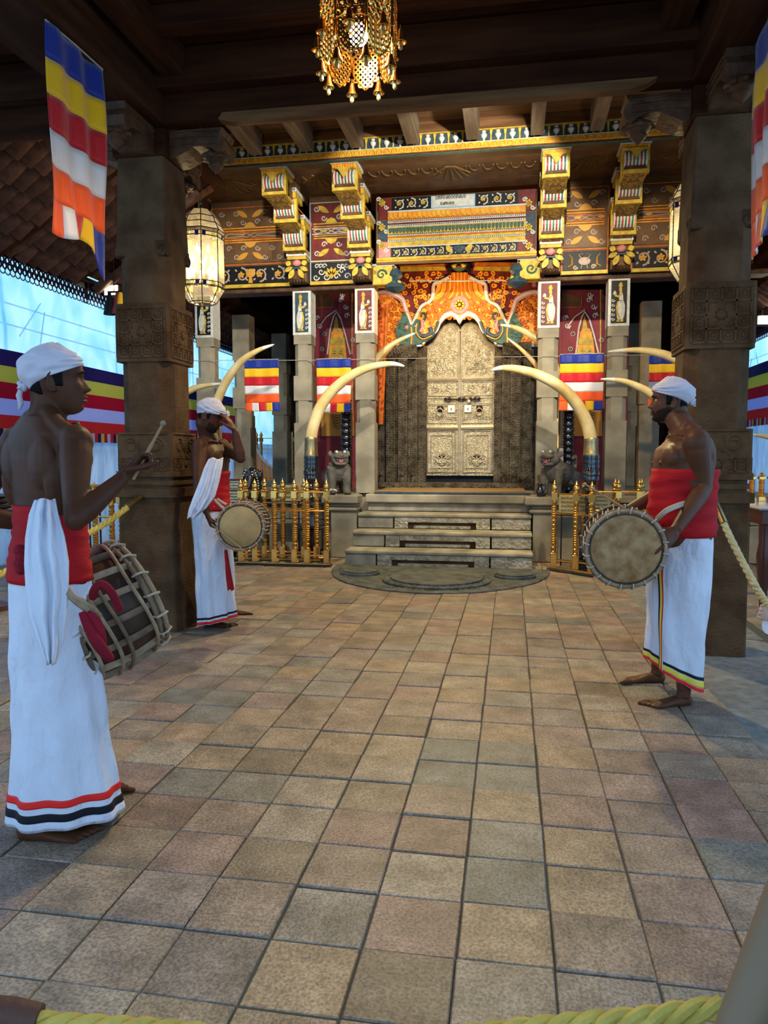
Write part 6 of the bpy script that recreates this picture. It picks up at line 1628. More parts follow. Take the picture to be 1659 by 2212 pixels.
# ================================================================== PEOPLE
def itp(tab, z): return float(np.interp(z, [a for a, _ in tab], [b for _, b in tab]))
HW = [(-.118,.010),(-.112,.026),(-.10,.041),(-.085,.051),(-.06,.060),(-.03,.067),(0,.071),(.03,.076),(.06,.074),(.085,.062),(.10,.046),(.11,.026),(.115,.003)]
HF = [(-.118,.050),(-.112,.068),(-.10,.078),(-.085,.081),(-.07,.082),(-.05,.084),(-.03,.086),(0,.084),(.02,.090),(.045,.089),(.07,.078),(.09,.058),(.105,.032),(.115,.003)]
HB = [(-.118,.010),(-.10,.028),(-.085,.042),(-.06,.064),(-.03,.082),(0,.095),(.03,.102),(.06,.098),(.085,.078),(.10,.055),(.11,.028),(.115,.003)]
def ga(x, z, cx, cz, sx, sz): return math.exp(-((x-cx)/sx)**2-((z-cz)/sz)**2)
def HP(phi, z, off=0.0, nose=1.0):
    s, c = math.sin(phi), math.cos(phi)
    w = itp(HW, z); yy = itp(HF, z) if c > 0 else itp(HB, z)
    x = (w+off)*math.copysign(abs(s)**.88, s); y = (yy+off)*math.copysign(abs(c)**.92, c)
    if c > 0:
        d = 0; ax = abs(x)
        if z < .02:
            if z > -.034: f = (.016-z)/.05; a = .003+.027*max(0,f)**1.15; sg = .0075+.006*max(0,f)
            else: f = max(0, 1-(-.034-z)/.013); a = .030*f**.8; sg = .0135
            d += nose*a*math.exp(-(x/sg)**2)
            d += nose*.010*ga(ax,z,.014,-.036,.007,.007)
        d += -.013*ga(ax,z,.031,.003,.016,.011)+.008*ga(ax,z,.031,.001,.011,.007)-.003*ga(ax,z,.031,.008,.013,.002)
        d += .005*ga(ax,z,.026,.022,.022,.006)-.003*ga(x,z,0,.010,.008,.008)
        d += .009*ga(x,z,0,-.059,.020,.0048)+.010*ga(x,z,0,-.071,.017,.0052)-.005*ga(x,z,0,-.0652,.022,.002)+.005*ga(x,z,0,-.062,.026,.02)
        d += .007*ga(x,z,0,-.098,.016,.010)-.005*ga(x,z,0,-.083,.018,.005)+.004*ga(ax,z,.045,-.018,.016,.014)
        y += d*min(1,c*1.6)
    return Vector((x, y, z))
def head_mesh(b, Mh):
    zs = [-.118+.233*(.5-.5*math.cos(PI*i/70)) for i in range(71)]
    b.rings([[Mh @ HP(2*PI*k/110, z) for k in range(110)] for z in zs][:])
    for s in (-1,1):     # ears
        E = Mh @ Matrix.Translation((s*.0725,-.012,-.012)) @ Matrix.Rotation(s*R(16),4,'Z') @ Matrix.Rotation(R(-8),4,'X')
        pts = [(s*.006*0+s*.004, .017*math.cos(a), .031*math.sin(a)+(.004 if math.sin(a)>0 else 0)) for a in [R(15)+2*PI*.86*i/14 for i in range(15)]]
        b.tube([E @ Vector(p) for p in pts], [.0048]*15, 8)
        b.sphere((0,0,0), (.004,.016,.028), 10, 8, E); b.sphere((s*.002,.004,-.027), (.005,.009,.009), 8, 6, E)
def shell(Mh, zline, ztop, off, mat_, name, par, rows=14, nphi=96, fold=None, inner=-.004, phis=None, ridge=0):
    """layer lying on the head, from zline(phi) up to ztop"""
    ph = phis or [2*PI*k/nphi for k in range(nphi)]
    closed = phis is None; rs = []
    rs.append([Mh @ HP(p, zline(p), inner, 0) for p in ph])
    for j in range(rows+1):
        t = j/rows; r = []
        for p in ph:
            zl = zline(p); zt = ztop(p) if callable(ztop) else ztop
            z = zl+(zt-zl)*t; o = off(p,t) if callable(off) else off
            if fold: o += fold(p, t)
            if j == 0: o -= ridge
            v = HP(p, min(z,.1149), o, 1.0 if not closed else .0)
            if closed and t > .8: v.z += (o)*((t-.8)/.2)
            r.append(Mh @ v)
        rs.append(r)
    if not closed or callable(ztop): rs.append([Mh @ HP(p, ztop(p) if callable(ztop) else ztop, inner) for p in ph])
    b = MB(); b.rings(rs, closed=closed, cap0=False, cap1=closed)
    return b.build(name, M[mat_], par, smooth='all')
def limb(b, pts, rad, n=14):
    P = []; Rr = []
    for i in range(len(pts)-1):
        for k in range(5): P.append(Vector(pts[i]).lerp(Vector(pts[i+1]), k/5)); Rr.append(rad[i]+(rad[i+1]-rad[i])*k/5)
    P.append(Vector(pts[-1])); Rr.append(rad[-1]); b.tube(P, Rr, n)
def arm(b, S, E, W, k=1.0):
    S, E, W = Vector(S), Vector(E), Vector(W)
    b.sphere(S, (.060*k,.060*k,.064*k), 14, 10)
    limb(b, [S, S.lerp(E,.2), S.lerp(E,.5), S.lerp(E,.85), E], [.056*k,.056*k,.048*k,.039*k,.037*k]); b.sphere(E, .038*k, 12, 8)
    limb(b, [E, E.lerp(W,.22), E.lerp(W,.55), W], [.037*k,.042*k,.035*k,.025*k])
def hand(b, W, d, n, side, curls=(25,25,28,32), bend2=1.0, spread=.10, k=1.0, thumb=(.55,.75,.35)):
    """d finger direction, n where the palm looks, side: +1 thumb on the side of d x n"""
    W, d, n = Vector(W), Vector(d).normalized(), Vector(n); n = (n-d*n.dot(d)).normalized(); s = d.cross(n)*side
    rs = []
    for t, hw, th in ((-.01,.024,.019),(.015,.029,.018),(.045,.038,.016),(.075,.042,.0145),(.092,.040,.012)):
        c = W+d*t*k; rs.append([c+s*hw*k*math.cos(a)+n*th*k*math.sin(a) for a in [2*PI*i/16 for i in range(16)]])
    b.rings(rs)
    L = (.072,.080,.075,.060)
    for i in range(4):
        lat = (.031-.0205*i)*k; base = W+d*.088*k+s*lat*1.05; f = (d+s*spread*(1.5-i)*.8).normalized(); p = base; P = [p-f*.02]; rad = [.0092*k]
        ang = 0
        for q, (fr, cu) in enumerate(((.45,1.0),(.31,1.25),(.24,.8))):
            ang += R(curls[i])*cu*(bend2 if q else 1); dd = (f*math.cos(ang)+n*math.sin(ang)).normalized(); 
            P.append(p); rad.append((.0094-.0007*q)*k); p = p+dd*L[i]*fr*k
        P.append(p); rad.append(.0068*k)
        b.tube(P, rad, 8); b.sphere(P[-1], .0068*k, 8, 6)
        for q in P[1:-1]: b.sphere(q, .0094*k, 8, 6)
    t0 = W+d*.022*k+s*.026*k; td = (d*thumb[0]+s*thumb[1]+n*thumb[2]).normalized(); t1 = t0+td*.042*k; td2 = (td+d*.45+n*.2).normalized(); t2 = t1+td2*.032*k; t3 = t2+(td2+d*.2).normalized()*.024*k
    b.tube([t0-td*.01,t0,t1,t2,t3],[.015*k,.0145*k,.0115*k,.0105*k,.0078*k],10); b.sphere(t3,.0080*k,8,6); b.sphere(t1,.0118*k,8,6)
def foot(b, heel, dirv, k=1.0):
    h = Vector(heel); d = Vector(dirv); d.z = 0; d.normalize(); s = Vector((d.y,-d.x,0)); U = Vector((0,0,1))
    A = lambda f, l, z: h+d*f*k+s*l*k+U*z*k
    b.sphere(A(.02,0,.030), (.034*k,.034*k,.032*k), 12, 8)
    rs = []
    for f, hw, ht, lat in ((.0,.026,.036,0),(.04,.032,.048,0),(.09,.036,.044,.003),(.14,.043,.030,.004),(.185,.046,.021,.004),(.205,.043,.017,.004)):
        rs.append([A(f, lat+hw*math.cos(a), max(.002, ht*.55+ht*.62*math.sin(a))) for a in [2*PI*i/18 for i in range(18)]])
    b.rings(rs); b.tube([A(.035,0,.05),A(.03,0,.11)],[.036*k,.034*k],12)
    for i in range(5):
        l = (-.033+.0185*i); L = (.030,.038,.043,.045,.050)[i] if True else 0; rr_ = (.0085,.009,.0092,.0098,.0130)[i]
        sd = foot.side; l = l*sd
        b.tube([A(.195-.010*(4-i),l,.012),A(.205-.010*(4-i)+L*.6,l*1.06,.014),A(.205-.010*(4-i)+L,l*1.08,.009)],[rr_*k,rr_*k,rr_*.75*k],8)
        b.sphere(A(.205-.010*(4-i)+L,l*1.08,.010), rr_*.8*k, 8, 6)
foot.side = 1
def body(par, O, name, mt, Mh, torso, arms, feet, wk=1.0, dk=1.0, voxel=.0045, neck=None, hipz=.92, extra=None, hair=None, lean=None):
    b = MB(); n = 36
    sec = [(.80,0,.140,.110),(.88,-.005,.158,.125),(.95,-.004,.155,.120),(1.02,.002,.143,.108),(1.09,.006,.138,.104),(1.16,.008,.144,.107),(1.23,.008,.158,.113),(1.29,.005,.170,.116),(1.34,0,.172,.108),(1.38,-.008,.150,.088),(1.41,-.012,.105,.068),(1.435,-.010,.075,.060)]
    lf = lean or (lambda z: (0,0))
    def P(x,y,z): a, c = lf(z); return (x+a, y+c, z)
    rs = []
    for z, cy, hw, hd in sec:
        hw *= wk if z < 1.42 else 1+(wk-1)*.7; hd *= dk if z < 1.42 else 1+(dk-1)*.6
        rs.append([P(hw*math.copysign(abs(math.cos(a))**.85,math.cos(a)), cy+hd*math.copysign(abs(math.sin(a))**.85,math.sin(a)), z) for a in [2*PI*i/n for i in range(n)]])
    b.rings(rs)
    nk0 = Vector(P(0,-.008,1.40)); nk1 = Mh @ Vector((0,-.028,-.075)); nr = .058*(1+(dk-1)*.5)
    b.tube([nk0, nk0.lerp(nk1,.35), nk0.lerp(nk1,.7), nk1, Mh @ Vector((0,-.03,-.03))],[nr*1.25,nr*1.03,nr*.97,nr,nr*.95],18)
    for s in (-1,1):
        b.sphere(P(s*.078*wk,.066*dk,1.295),(.086*wk,.046*dk,.070),14,10); b.sphere(P(s*.085*wk,-.070*dk,1.28),(.070,.038,.095),14,10)
        b.sphere(P(s*.135*wk,-.02,1.22),(.045,.075*dk,.12),12,8)
        b.tube([P(s*.012,.0,1.462),P(s*.050,-.014,1.428),P(s*.10*wk,-.018,1.395),P(s*.16*wk,-.010,1.362)],[.030,.036,.036,.040],14)
        b.tube([P(s*.018,.075*dk,1.402),P(s*.09,.062,1.412),P(s*.155*wk,.02,1.402)],[.009,.009,.011],8)      # collarbone
        b.tube([P(s*.034,.012,1.47),P(s*.028,.040,1.44),P(s*.014,.068,1.405)],[.020,.016,.012],8)
        b.sphere(P(s*.080*wk,.116*dk,1.265),(.010,.006,.010),8,6)
    for a in arms: a(b)
    for (hx, heel, dv, sd) in feet:
        hz = Vector(P(hx*.75,0,hipz-.04)); hl = Vector(heel); an = Vector((hl.x,hl.y,.09))+Vector(dv).normalized()*.035; kn = hz.lerp(an,.52)
        limb(b,[hz,kn,kn.lerp(an,.3),an],[.062,.048,.046,.035]); foot.side = sd; foot(b, heel, dv)
    head_mesh(b, Mh)
    if extra: extra(b)
    me = fuse(b, voxel, 6, .5, mt, name)
    o = link(name, me, par)
    return o
def face_bits(par, Mh, beard=True, closed=False, eye=True):
    for s in (-1,1):
        b = MB(); pts = []
        for i in range(9):
            x = s*(.014+.032*i/8); ph = math.asin(min(.99, abs(x)/.075))*s; z = .021+.006*math.sin(PI*min(1,i/7))-.004*(i/8)
            v = HP(ph, z, .001); pts.append(Mh @ v)
        b.tube(pts, [.0022,.0034,.0038,.0038,.0036,.0032,.0028,.0022,.0012], 6); b.build('eyebrow', M['hair'], par, smooth=True)
        e = HP(s*.42, .001, 0); e.x = s*.031
        if not closed:
            b = MB(); c = Vector((e.x, e.y-.0075, .001)); b.sphere(c,(.0125,.0120,.0085),14,10,Mh); b.build('eyeball', M['eye_white'], par, smooth=True)
            b = MB(); b.sphere((c.x+.000,c.y+.0088,c.z),(.0052,.0040,.0052),10,8,Mh); b.build('iris', M['black'], par, smooth=True)
        b = MB(); pts = [Mh @ (Vector((s*(.018+.026*i/6), 0, (.0075 if not closed else -.0035)+(.0025 if not closed else -.0020)*math.sin(PI*i/6)))+Vector((0,HP(s*math.asin((.018+.026*i/6)/.0735), .003, 0).y+.0018,0))) for i in range(7)]
        b.tube(pts,[.0010,.0016,.0018,.0018,.0017,.0014,.0008],5); b.build('eyelid_line', M['hair'], par, smooth=True)
    b = MB()
    for z0, sgz in ((-.0595,.0042),(-.0715,.0046)):
        rs = []
        for i in range(13):
            x = -.022+.044*i/12; f = math.sqrt(max(.02,1-(x/.0235)**2)); y = HP(math.asin(x/.072), z0, .0).y
            rs.append([(x, y-.002+.0035*f*math.cos(a), z0+(.0015 if z0>-.065 else -.0005)*f+sgz*f*math.sin(a)) for a in [2*PI*k/8 for k in range(8)]])
        b.rings(rs, M=Mh)
    b.build('lips', M['lips'], par, smooth=True)
    if beard:
        ph = [R(-96)+R(192)*k/60 for k in range(61)]
        def low(p): return -.117 if abs(p) < 2 else -.09
        def top(p):
            a = abs(p); 
            if a < .16: return -.080
            if a < .36: return -.080+.03*(a-.16)/.2
            if a < .75: return -.050-.016*math.sin((a-.36)/.39*PI)
            return -.052+.020*min(1,(a-.75)/.95)
        if beard == 2: ph = [R(-75)+R(150)*k/60 for k in range(61)]
        shell(Mh, low, top, .0012 if beard == 1 else .004, 'stubble', 'beard', par, 8, phis=ph, inner=-.003)
        b = MB(); rs = []
        ph2 = [R(-22)+R(44)*k/16 for k in range(17)]
        shell(Mh, lambda p: -.0545-.006*abs(p), lambda p: -.0475-.012*abs(p), .0016, 'stubble', 'moustache', par, 2, phis=ph2, inner=-.003)
    # short hair below the headcloth at nape and temples
    ph = [R(78)+R(204)*k/60 for k in range(61)]
    def hl(p):
        a = min(abs(p-PI*.5), abs(p-PI*1.5)); 
        return -.052 if a > .62 else (.012 if a > .30 else -.005)+(-.02 if abs(p-PI)>1.25 else 0)
    shell(Mh, hl, lambda p: .045, .004, 'hair', 'short_hair', par, 6, phis=ph, inner=-.003)
def headcloth(par, Mh, front, back, thick=.010, seed=0, mt='cloth2', knot=True, tail=False, puff=0, knot_side=0):
    def zl(p): c = math.cos(p); return back+(front-back)*(.5+.5*c)**.8
    def off(p, t): return thick*(.55+.8*math.sin(PI*min(1,t*1.05)*.75))+puff*(.5-.5*math.cos(p))*math.sin(PI*t)
    def fold(p, t):
        q = (p-PI)                                     # folds gather towards the knot at the back
        w = math.cos(p)*.5+.5
        return .0022*math.sin(t*38*(.35+.65*w)+3*math.cos(p)+seed)*(1-t)**.4 + .0016*noise.noise((math.cos(p)*4+seed, math.sin(p)*4, t*7))+ .0015*math.sin(17*t+5*p+seed)
    o = shell(Mh, zl, .1149, off, mt, 'headcloth', par, 26, 120, fold, -.004)
    if knot:
        b = MB(); kc = HP(PI+knot_side, back+.012, thick+.006); Mk = Mh @ Matrix.Translation(kc)
        b.sphere((0,0,0),(.022,.014,.017),12,8,Mk)
        for a in range(5): b.tube([Mk @ Vector(v) for v in ((.016*math.cos(a*1.3),-.004,.012*math.sin(a*1.3)),(.02*math.cos(a*1.3+.8),-.013,.016*math.sin(a*1.3+.8)),(.010*math.cos(a*1.3+1.7),-.008,.008))],[.006,.008,.005],6)
        b.build('knot', M[mt], o, smooth=True)
        if tail:
            b = MB(); 
            for s in (-1,1): b.tube([Mk @ Vector(v) for v in ((s*.004,-.008,-.006),(s*.010,-.016,-.030),(s*.006,-.012,-.055),(s*.012,-.018,-.075))],[.008,.011,.010,.004],6,flat=.4)
            b.build('cloth_tail', M[mt], o, smooth=True)
    return o
def wrap(rows, par, mt, name, n=96, fold=None, hem=None, cap=False, bands=None, off=0):
    """rows = [(z, cx, cy, hx, hy)]; outer cloth tube; hem(phi) lifts the lower edge"""
    zs = [r[0] for r in rows]; z0, z1 = min(zs), max(zs)
    rr_ = sorted(rows)
    def sec(z, k): return float(np.interp(z, [r[0] for r in rr_], [r[k] for r in rr_]))
    def pt(p, z, o=0):
        t = (z-z0)/(z1-z0); f = (fold(p, t) if fold else 0)+o+off
        zz = z + (hem(p)*(1-t)**2 if hem else 0)
        return (sec(z,1)+(sec(z,3)+f)*math.cos(p), sec(z,2)+(sec(z,4)+f)*math.sin(p), zz)
    wrap.pt = pt; wrap.z = (z0, z1)
    ph = [2*PI*k/n for k in range(n)]; N_ = max(8, int((z1-z0)/.018))
    zz = [z0+(z1-z0)*i/N_ for i in range(N_+1)]
    b = MB(); b.rings([[pt(p,z,-.006) for p in ph] for z in zz[::-1][-3:]] + [[pt(p,z) for p in ph] for z in zz] + [[pt(p,z1,-.010) for p in ph]], cap0=False, cap1=cap)
    o = b.build(name, M[mt], par, smooth='all')
    for (za, zb, bm) in (bands or []):
        b = MB(); m_ = 4
        b.rings([[pt(p,za,-.001) for p in ph]]+[[pt(p,za+(zb-za)*i/m_,.0035) for p in ph] for i in range(m_+1)]+[[pt(p,zb,-.001) for p in ph]], cap0=False, cap1=False)
        b.build('hem_band', M[bm], o, smooth='all')
    return o
def drape(rows, par, mt, name, inv, folds=5, amp=.010, seed=0, n=28, th=.008):
    """hanging cloth panel; rows = [(py, px0, px1, D)] measured at its real distance"""
    b = MB(); m_ = (len(rows)-1)*5+1; F = []
    for j in range(m_):
        f = j/5; k = min(int(f), len(rows)-2); u = f-k; u2 = u
        py, a, c, D_ = [rows[k][q]+(rows[k+1][q]-rows[k][q])*u2 for q in range(4)]
        line = []
        for i in range(n+1):
            v = i/n; bulge = .045*math.sin(PI*v)
            d = D_ - bulge - amp*math.sin(folds*2*PI*v+seed+1.5*noise.noise((v*3,j*.12,seed)))*(.4+.6*math.sin(PI*v))
            line.append(inv @ atD(a+(c-a)*v, py+2*math.sin(v*9+seed), d))
        F.append(line)
    W = n+1; vs = [p for l in F for p in l]; axis = (inv.to_3x3() @ _fw).normalized(); vs2 = [p+axis*th for p in vs]; o = len(vs); fs = []
    for j in range(m_-1):
        for i in range(n):
            a = j*W+i; fs.append((a,a+1,a+W+1,a+W)); fs.append((o+a,o+a+W,o+a+W+1,o+a+1))
        a = j*W; fs.append((a,a+W,o+a+W,o+a)); a = j*W+n; fs.append((a,o+a,o+a+W,a+W))
    for i in range(n): fs.append((i,o+i,o+i+1,i+1)); a = (m_-1)*W+i; fs.append((a,a+1,o+a+1,o+a))
    b.add(vs+vs2, fs); return b.build(name, M[mt], par, smooth='all')
def person(px, py, az, label, z=0.0, at=None):
    p = at or atZ(px, py, 0); t = thing('person', (p.x,p.y,0), label, 'person', None, R(az-90)); 
    bpy.context.view_layer.update(); inv = (Matrix.Translation(t.location) @ Matrix.Rotation(R(az-90),4,'Z')).inverted()
    return t, inv
# ---------------------------------------------------------------- drummer on the left
tL, iL = person(128, 1778, 66, 'drummer in white headcloth, red waistband and blue-lit white skirt at the left, seen from behind')
kL = 1.0
MhL = Matrix.Translation((.012,.035,1.560)) @ Matrix.Rotation(R(-33),4,'Z') @ Matrix.Rotation(R(2),4,'X')
def LP(px,py,D): return iL @ atD(px,py,D)
Ls, Le, Lw = Vector((.172,-.004,1.345)), LP(163,1122,2.30), LP(268,1030,2.42)
Lh = (LP(300,992,2.45)-Lw).normalized()
def armsL(b):
    arm(b, Ls, Le, Lw, .94); hand(b, Lw, Lh, (iL.to_3x3() @ (_up*-.3+_rt*.9+_fw*.2)), -1, (62,66,70,74), 1.0, .03, .98, (.7,.35,.8))
    s2 = Vector((-.172,-.006,1.345)); e2 = Vector((-.30,-.12,1.10)); w2 = Vector((-.20,.10,1.04))
    arm(b, s2, e2, w2, .94); hand(b, w2, (.4,.8,-.3), (.6,-.3,-.5), 1, (40,42,45,48))
foot_L = iL @ atZ(46,1812,0); ft2 = iL @ atZ(140,1716,0)
fdir = (iL.to_3x3() @ Vector((math.cos(R(26)),math.sin(R(26)),0)))
bodyL = body(tL, None, 'bare_body', 'skin', MhL, None, [armsL], [(.09,foot_L,iL.to_3x3() @ (_rt+_fw*.02),-1),(-.09,ft2,iL.to_3x3() @ (_rt*1+_fw*.25),1)], .93, .93, .0045)
face_bits(tL, MhL, 0, True); headcloth(tL, MhL, .050, -.035, .010, 1, 'cloth2', True, True, .006)
def foldL(p, t): return .009*math.sin(9*p+2.2*t)*(1-t)**.6+.0045*math.sin(26*t-3.5*p+2*noise.noise((p,t*2,7)))*max(0,noise.noise((p*.9+3,t*2.5,2))+.25)+.004*noise.noise((math.cos(p)*3,math.sin(p)*3,t*6))+.006*math.sin(4*p-3*t)*(1-t)+.006*noise.noise((p*1.2,t*5,3))
rowsL = [(.045,.02,.015,.190,.190),(.15,.02,.012,.176,.178),(.35,.018,.008,.150,.150),(.6,.012,0,.140,.138),(.75,.005,0,.142,.132),(.86,0,-.002,.148,.126),(.93,0,0,.142,.116)]
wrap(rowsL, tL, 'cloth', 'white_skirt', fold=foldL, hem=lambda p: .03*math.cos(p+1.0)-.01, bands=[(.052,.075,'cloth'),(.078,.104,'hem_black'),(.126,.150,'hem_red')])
def foldR_(p, t): return .0030*math.sin(34*t+1.5*math.sin(p)+.6*noise.noise((p,t*3,0)))+.003*noise.noise((p*2,t*9,1))
wrap([(.875,0,-.002,.156,.132),(.95,0,-.004,.153,.123),(1.02,0,.002,.143,.113),(1.09,0,.006,.139,.110),(1.135,0,.007,.142,.112)], tL, 'redcloth', 'red_waistband', fold=foldR_)
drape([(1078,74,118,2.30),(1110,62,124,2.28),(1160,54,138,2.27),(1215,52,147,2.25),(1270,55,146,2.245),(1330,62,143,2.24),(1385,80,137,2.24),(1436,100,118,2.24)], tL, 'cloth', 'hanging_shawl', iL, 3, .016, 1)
b = MB(); 
for k in range(4): b.sphere(LP(43+3*(k%2),1188+14*k,2.33),(.022,.020,.018),8,6)
b.build('red_knot', M['redfelt'], tL, smooth=True)

def stick(p0, p1, label, bent=None, r=.006, hook=True):
    p0, p1 = Vector(p0), Vector(p1); t = thing('drumstick', tuple(p0), label, 'drumstick')
    pts = [Vector((0,0,0)), (p1-p0)*.5+Vector(bent or (0,0,0)), p1-p0]
    b = MB(); b.tube(cr(pts,6), [r*1.1]*8+[r*.8]*5, 8); b.build('cane_shaft', M['cane'], t, smooth=True)
    b = MB(); b.sphere((p1-p0),(r*1.7,)*3,8,6); b.build('stick_tip', M['strap'], t, smooth=True)
    return t
hc = atD(302,996,2.43)
stick(hc+(atD(285,1040,2.44)-hc)*.9, atD(352,915,2.47), 'thin cane drumstick held up in the right hand of the left drummer')
# ---------------------------------------------------------------- drums
def drum(c, axis, r, L, label, headmat, strapmat='strap', nstr=20, lattice=False, bulge=1.08, endr=1.0, cord='cord', wood='drumwood'):
    """c = centre of the near head; axis points from it to the far head"""
    c = Vector(c); ax = Vector(axis).normalized(); q = ax.to_track_quat('Z','Y'); t = thing('drum', tuple(c), label, 'drum'); t.rotation_mode = 'QUATERNION'; t.rotation_quaternion = q
    def prof(f): return r*(endr+(bulge-endr)*math.sin(PI*f)) if True else r
    b = MB(); b.lathe([(prof(f)*.93, L*f) for f in [i/12 for i in range(13)]], (0,0,0), 40); b.build('shell', M[wood], t, smooth=True)
    for z, sg in ((0,-1),(L,1)):
        b = MB(); b.lathe(([(0.001,-.004),(r*.5,-.005),(r*.88,-.002),(r*.97,.012),(r*.985,.03)] if sg<0 else [(r*.985,L-.03),(r*.97,L-.012),(r*.88,L+.002),(r*.5,L+.005),(.001,L+.004)]), (0,0,0), 48); b.build('drum_skin', M[headmat], t, smooth=60)
        b = MB(); b.tube([(r*1.0*math.cos(a), r*1.0*math.sin(a), z-sg*.004) for a in [2*PI*i/48 for i in range(48)]], r*.050, 8, closed=True); b.build('rim_hoop', M['strap'], t, smooth=True)
        b = MB(); b.tube([(r*1.04*math.cos(a), r*1.04*math.sin(a), z-sg*r*.16) for a in [2*PI*i/48 for i in range(48)]], r*.042, 8, closed=True); b.build('inner_hoop', M['strap_dark'], t, smooth=True)
        for k in range(nstr):
            a = 2*PI*(k+.3)/nstr; b = MB(); b.tube([(rr_*math.cos(a+da), rr_*math.sin(a+da), z-sg*dz) for rr_,da,dz in ((r*.94,0,-.004),(r*1.03,.01,-r*.05),(r*1.09,.04,r*.06),(r*1.10,.05,r*.17),(r*1.03,.06,r*.22))], r*.022, 6); b.build('hoop_tie', M[cord], t, smooth=True)
    for k in range(nstr):
        a = 2*PI*k/nstr
        for s in (0,1):
            a1 = a+(PI/nstr if s else 0)*1.0; a2 = a+(PI/nstr if not s else 2*PI/nstr)
            if lattice and s: continue
            if lattice: a2 = a1+.12
            b = MB(); b.tube([((prof(f)*.96+.006)*math.cos(a1+(a2-a1)*f), (prof(f)*.96+.006)*math.sin(a1+(a2-a1)*f), L*f) for f in [.06+.88*i/8 for i in range(9)]], r*(.060 if lattice else .020), 6, flat=1.0 if not lattice else .28, upv=None)
            b.build('strap', M[strapmat if k%3 else 'strap_dark'] if lattice else M[cord], t, smooth=True)
    if lattice:
        for f in (.18,.5,.62,.84):
            b = MB(); b.tube([((prof(f)*.99+.008+.002*math.sin(9*a))*math.cos(a), (prof(f)*.99+.008)*math.sin(a), L*f+.008*math.sin(3*a)) for a in [2*PI*i/36 for i in range(36)]], r*.035, 6, closed=True); b.build('cross_strap', M['strap_dark' if f==.5 else 'strap'], t, smooth=True)
    return t
# left drummer's drum, seen from the side with its right head turned away
cc = atD(300,1278,2.84); 
dL = drum(cc, atD(150,1358,2.69)-cc, .205, .33, 'big strapped barrel drum hanging at the hip of the left drummer, seen from the side', 'hide', lattice=True, nstr=16, bulge=1.12)
b = MB(); b.tube(cr([atD(200,1292,2.33),atD(205,1272,2.31),atD(222,1262,2.31),atD(244,1285,2.33),atD(258,1318,2.36)],5), [.011,.013,.014,.014,.013]+[.013]*16, 12)
o = b.build('red_padded_roll', M['redfelt'], None, smooth=True); tag(o, 'red padded cloth roll curling over the left drum', 'cloth roll')
b = MB(); b.tube(cr([atD(176,1322,2.26),atD(190,1352,2.26),atD(208,1385,2.26),atD(228,1412,2.28),atD(240,1424,2.30)],5), [.009+.009*math.sin(PI*i/22) for i in range(21)], 12)
b.tube(cr([atD(182,1325,2.27),atD(200,1335,2.28),atD(214,1362,2.28),atD(222,1392,2.29)],5), [.010+.008*math.sin(PI*i/16) for i in range(16)], 10)
o = b.build('red_cloth_roll', M['redfelt'], None, smooth=True); tag(o, 'rolled red cloth end dangling below the left drum beside the skirt', 'cloth')
b = MB(); b.tube(cr([atD(140,1268,2.26),atD(158,1290,2.25),atD(182,1304,2.27),atD(214,1332,2.31)],5), .012, 8); b.tube(cr([atD(143,1280,2.25),atD(166,1302,2.25),atD(190,1318,2.27)],5), .009, 8)
o = b.build('carrying_rope', M['strap'], None, smooth=True); tag(o, 'twisted brown and white carrying rope tied to the left drum at the hip', 'rope')
# ---------------------------------------------------------------- drummer leaning on the pillar
pM = atZ(462,1345,0); tM, iM = person(0,0,-2,'drummer leaning on the left pillar with one hand shading his eyes', at=Vector((-2.18,5.24,0)))
def MPt(px,py,D): return iM @ atD(px,py,D)
leanM = lambda z: (0, -.02-.02*(z-.9) if z > .9 else -.02)
hm = MPt(455,897,5.43); MhM = Matrix.Translation(hm) @ Matrix.Rotation(R(8),4,'Z') @ Matrix.Rotation(R(-24),4,'X')
Ms, Me, Mw = Vector((.172,-.03,1.375)), MPt(428,1046,5.18), MPt(447,1108,5.13)
Ns, Ne, Nw = Vector((-.172,-.01,1.375)), MPt(520,990,5.38), MPt(508,932,5.36)
def armsM(b):
    arm(b, Ms, Me, Mw, .97); hand(b, Mw, MPt(459,1138,5.10)-Mw, iM.to_3x3() @ (_rt*.9-_up*.1+_fw*.3), -1, (50,54,58,62), 1.0, .03, 1.0, (.7,.3,.7))
    arm(b, Ns, Ne, Nw, .97); hand(b, Nw, MPt(486,893,5.36)-Nw, iM.to_3x3() @ (-_rt*.85-_up*.5+_fw*.25), 1, (10,9,10,14), 1.0, .10, 1.0, (.7,.5,.3))
bodyM = body(tM, None, 'bare_body', 'skin', MhM, None, [armsM], [(.09, iM @ atZ(440,1352,0), iM.to_3x3() @ (_rt-_fw*.18),-1),(-.09, iM @ atZ(478,1328,0), iM.to_3x3() @ (_rt+_fw*.1),1)], 1.0, 1.0, .0052, lean=leanM)
face_bits(tM, MhM, 2, True); headcloth(tM, MhM, .040, -.030, .012, 4, 'cloth2', False, False, .004)
b = MB(); v = MhM @ HP(R(-20),.055,.016)
for k in range(5): b.sphere(v+Vector((.012*math.cos(k*1.3),.010,.014*math.sin(k*1.3))),(.013,.010,.013),8,6)
b.build('front_knot', M['cloth2'], tM, smooth=True)
def foldM(p, t): return .004*math.sin(15*t+4*p)*(1-t)+.008*math.sin(8*p+2.0*t+1)*(1-t)**.5+.006*noise.noise((math.cos(p)*3,math.sin(p)*3,t*6+4))+.005*math.sin(15*p)*(1-t)
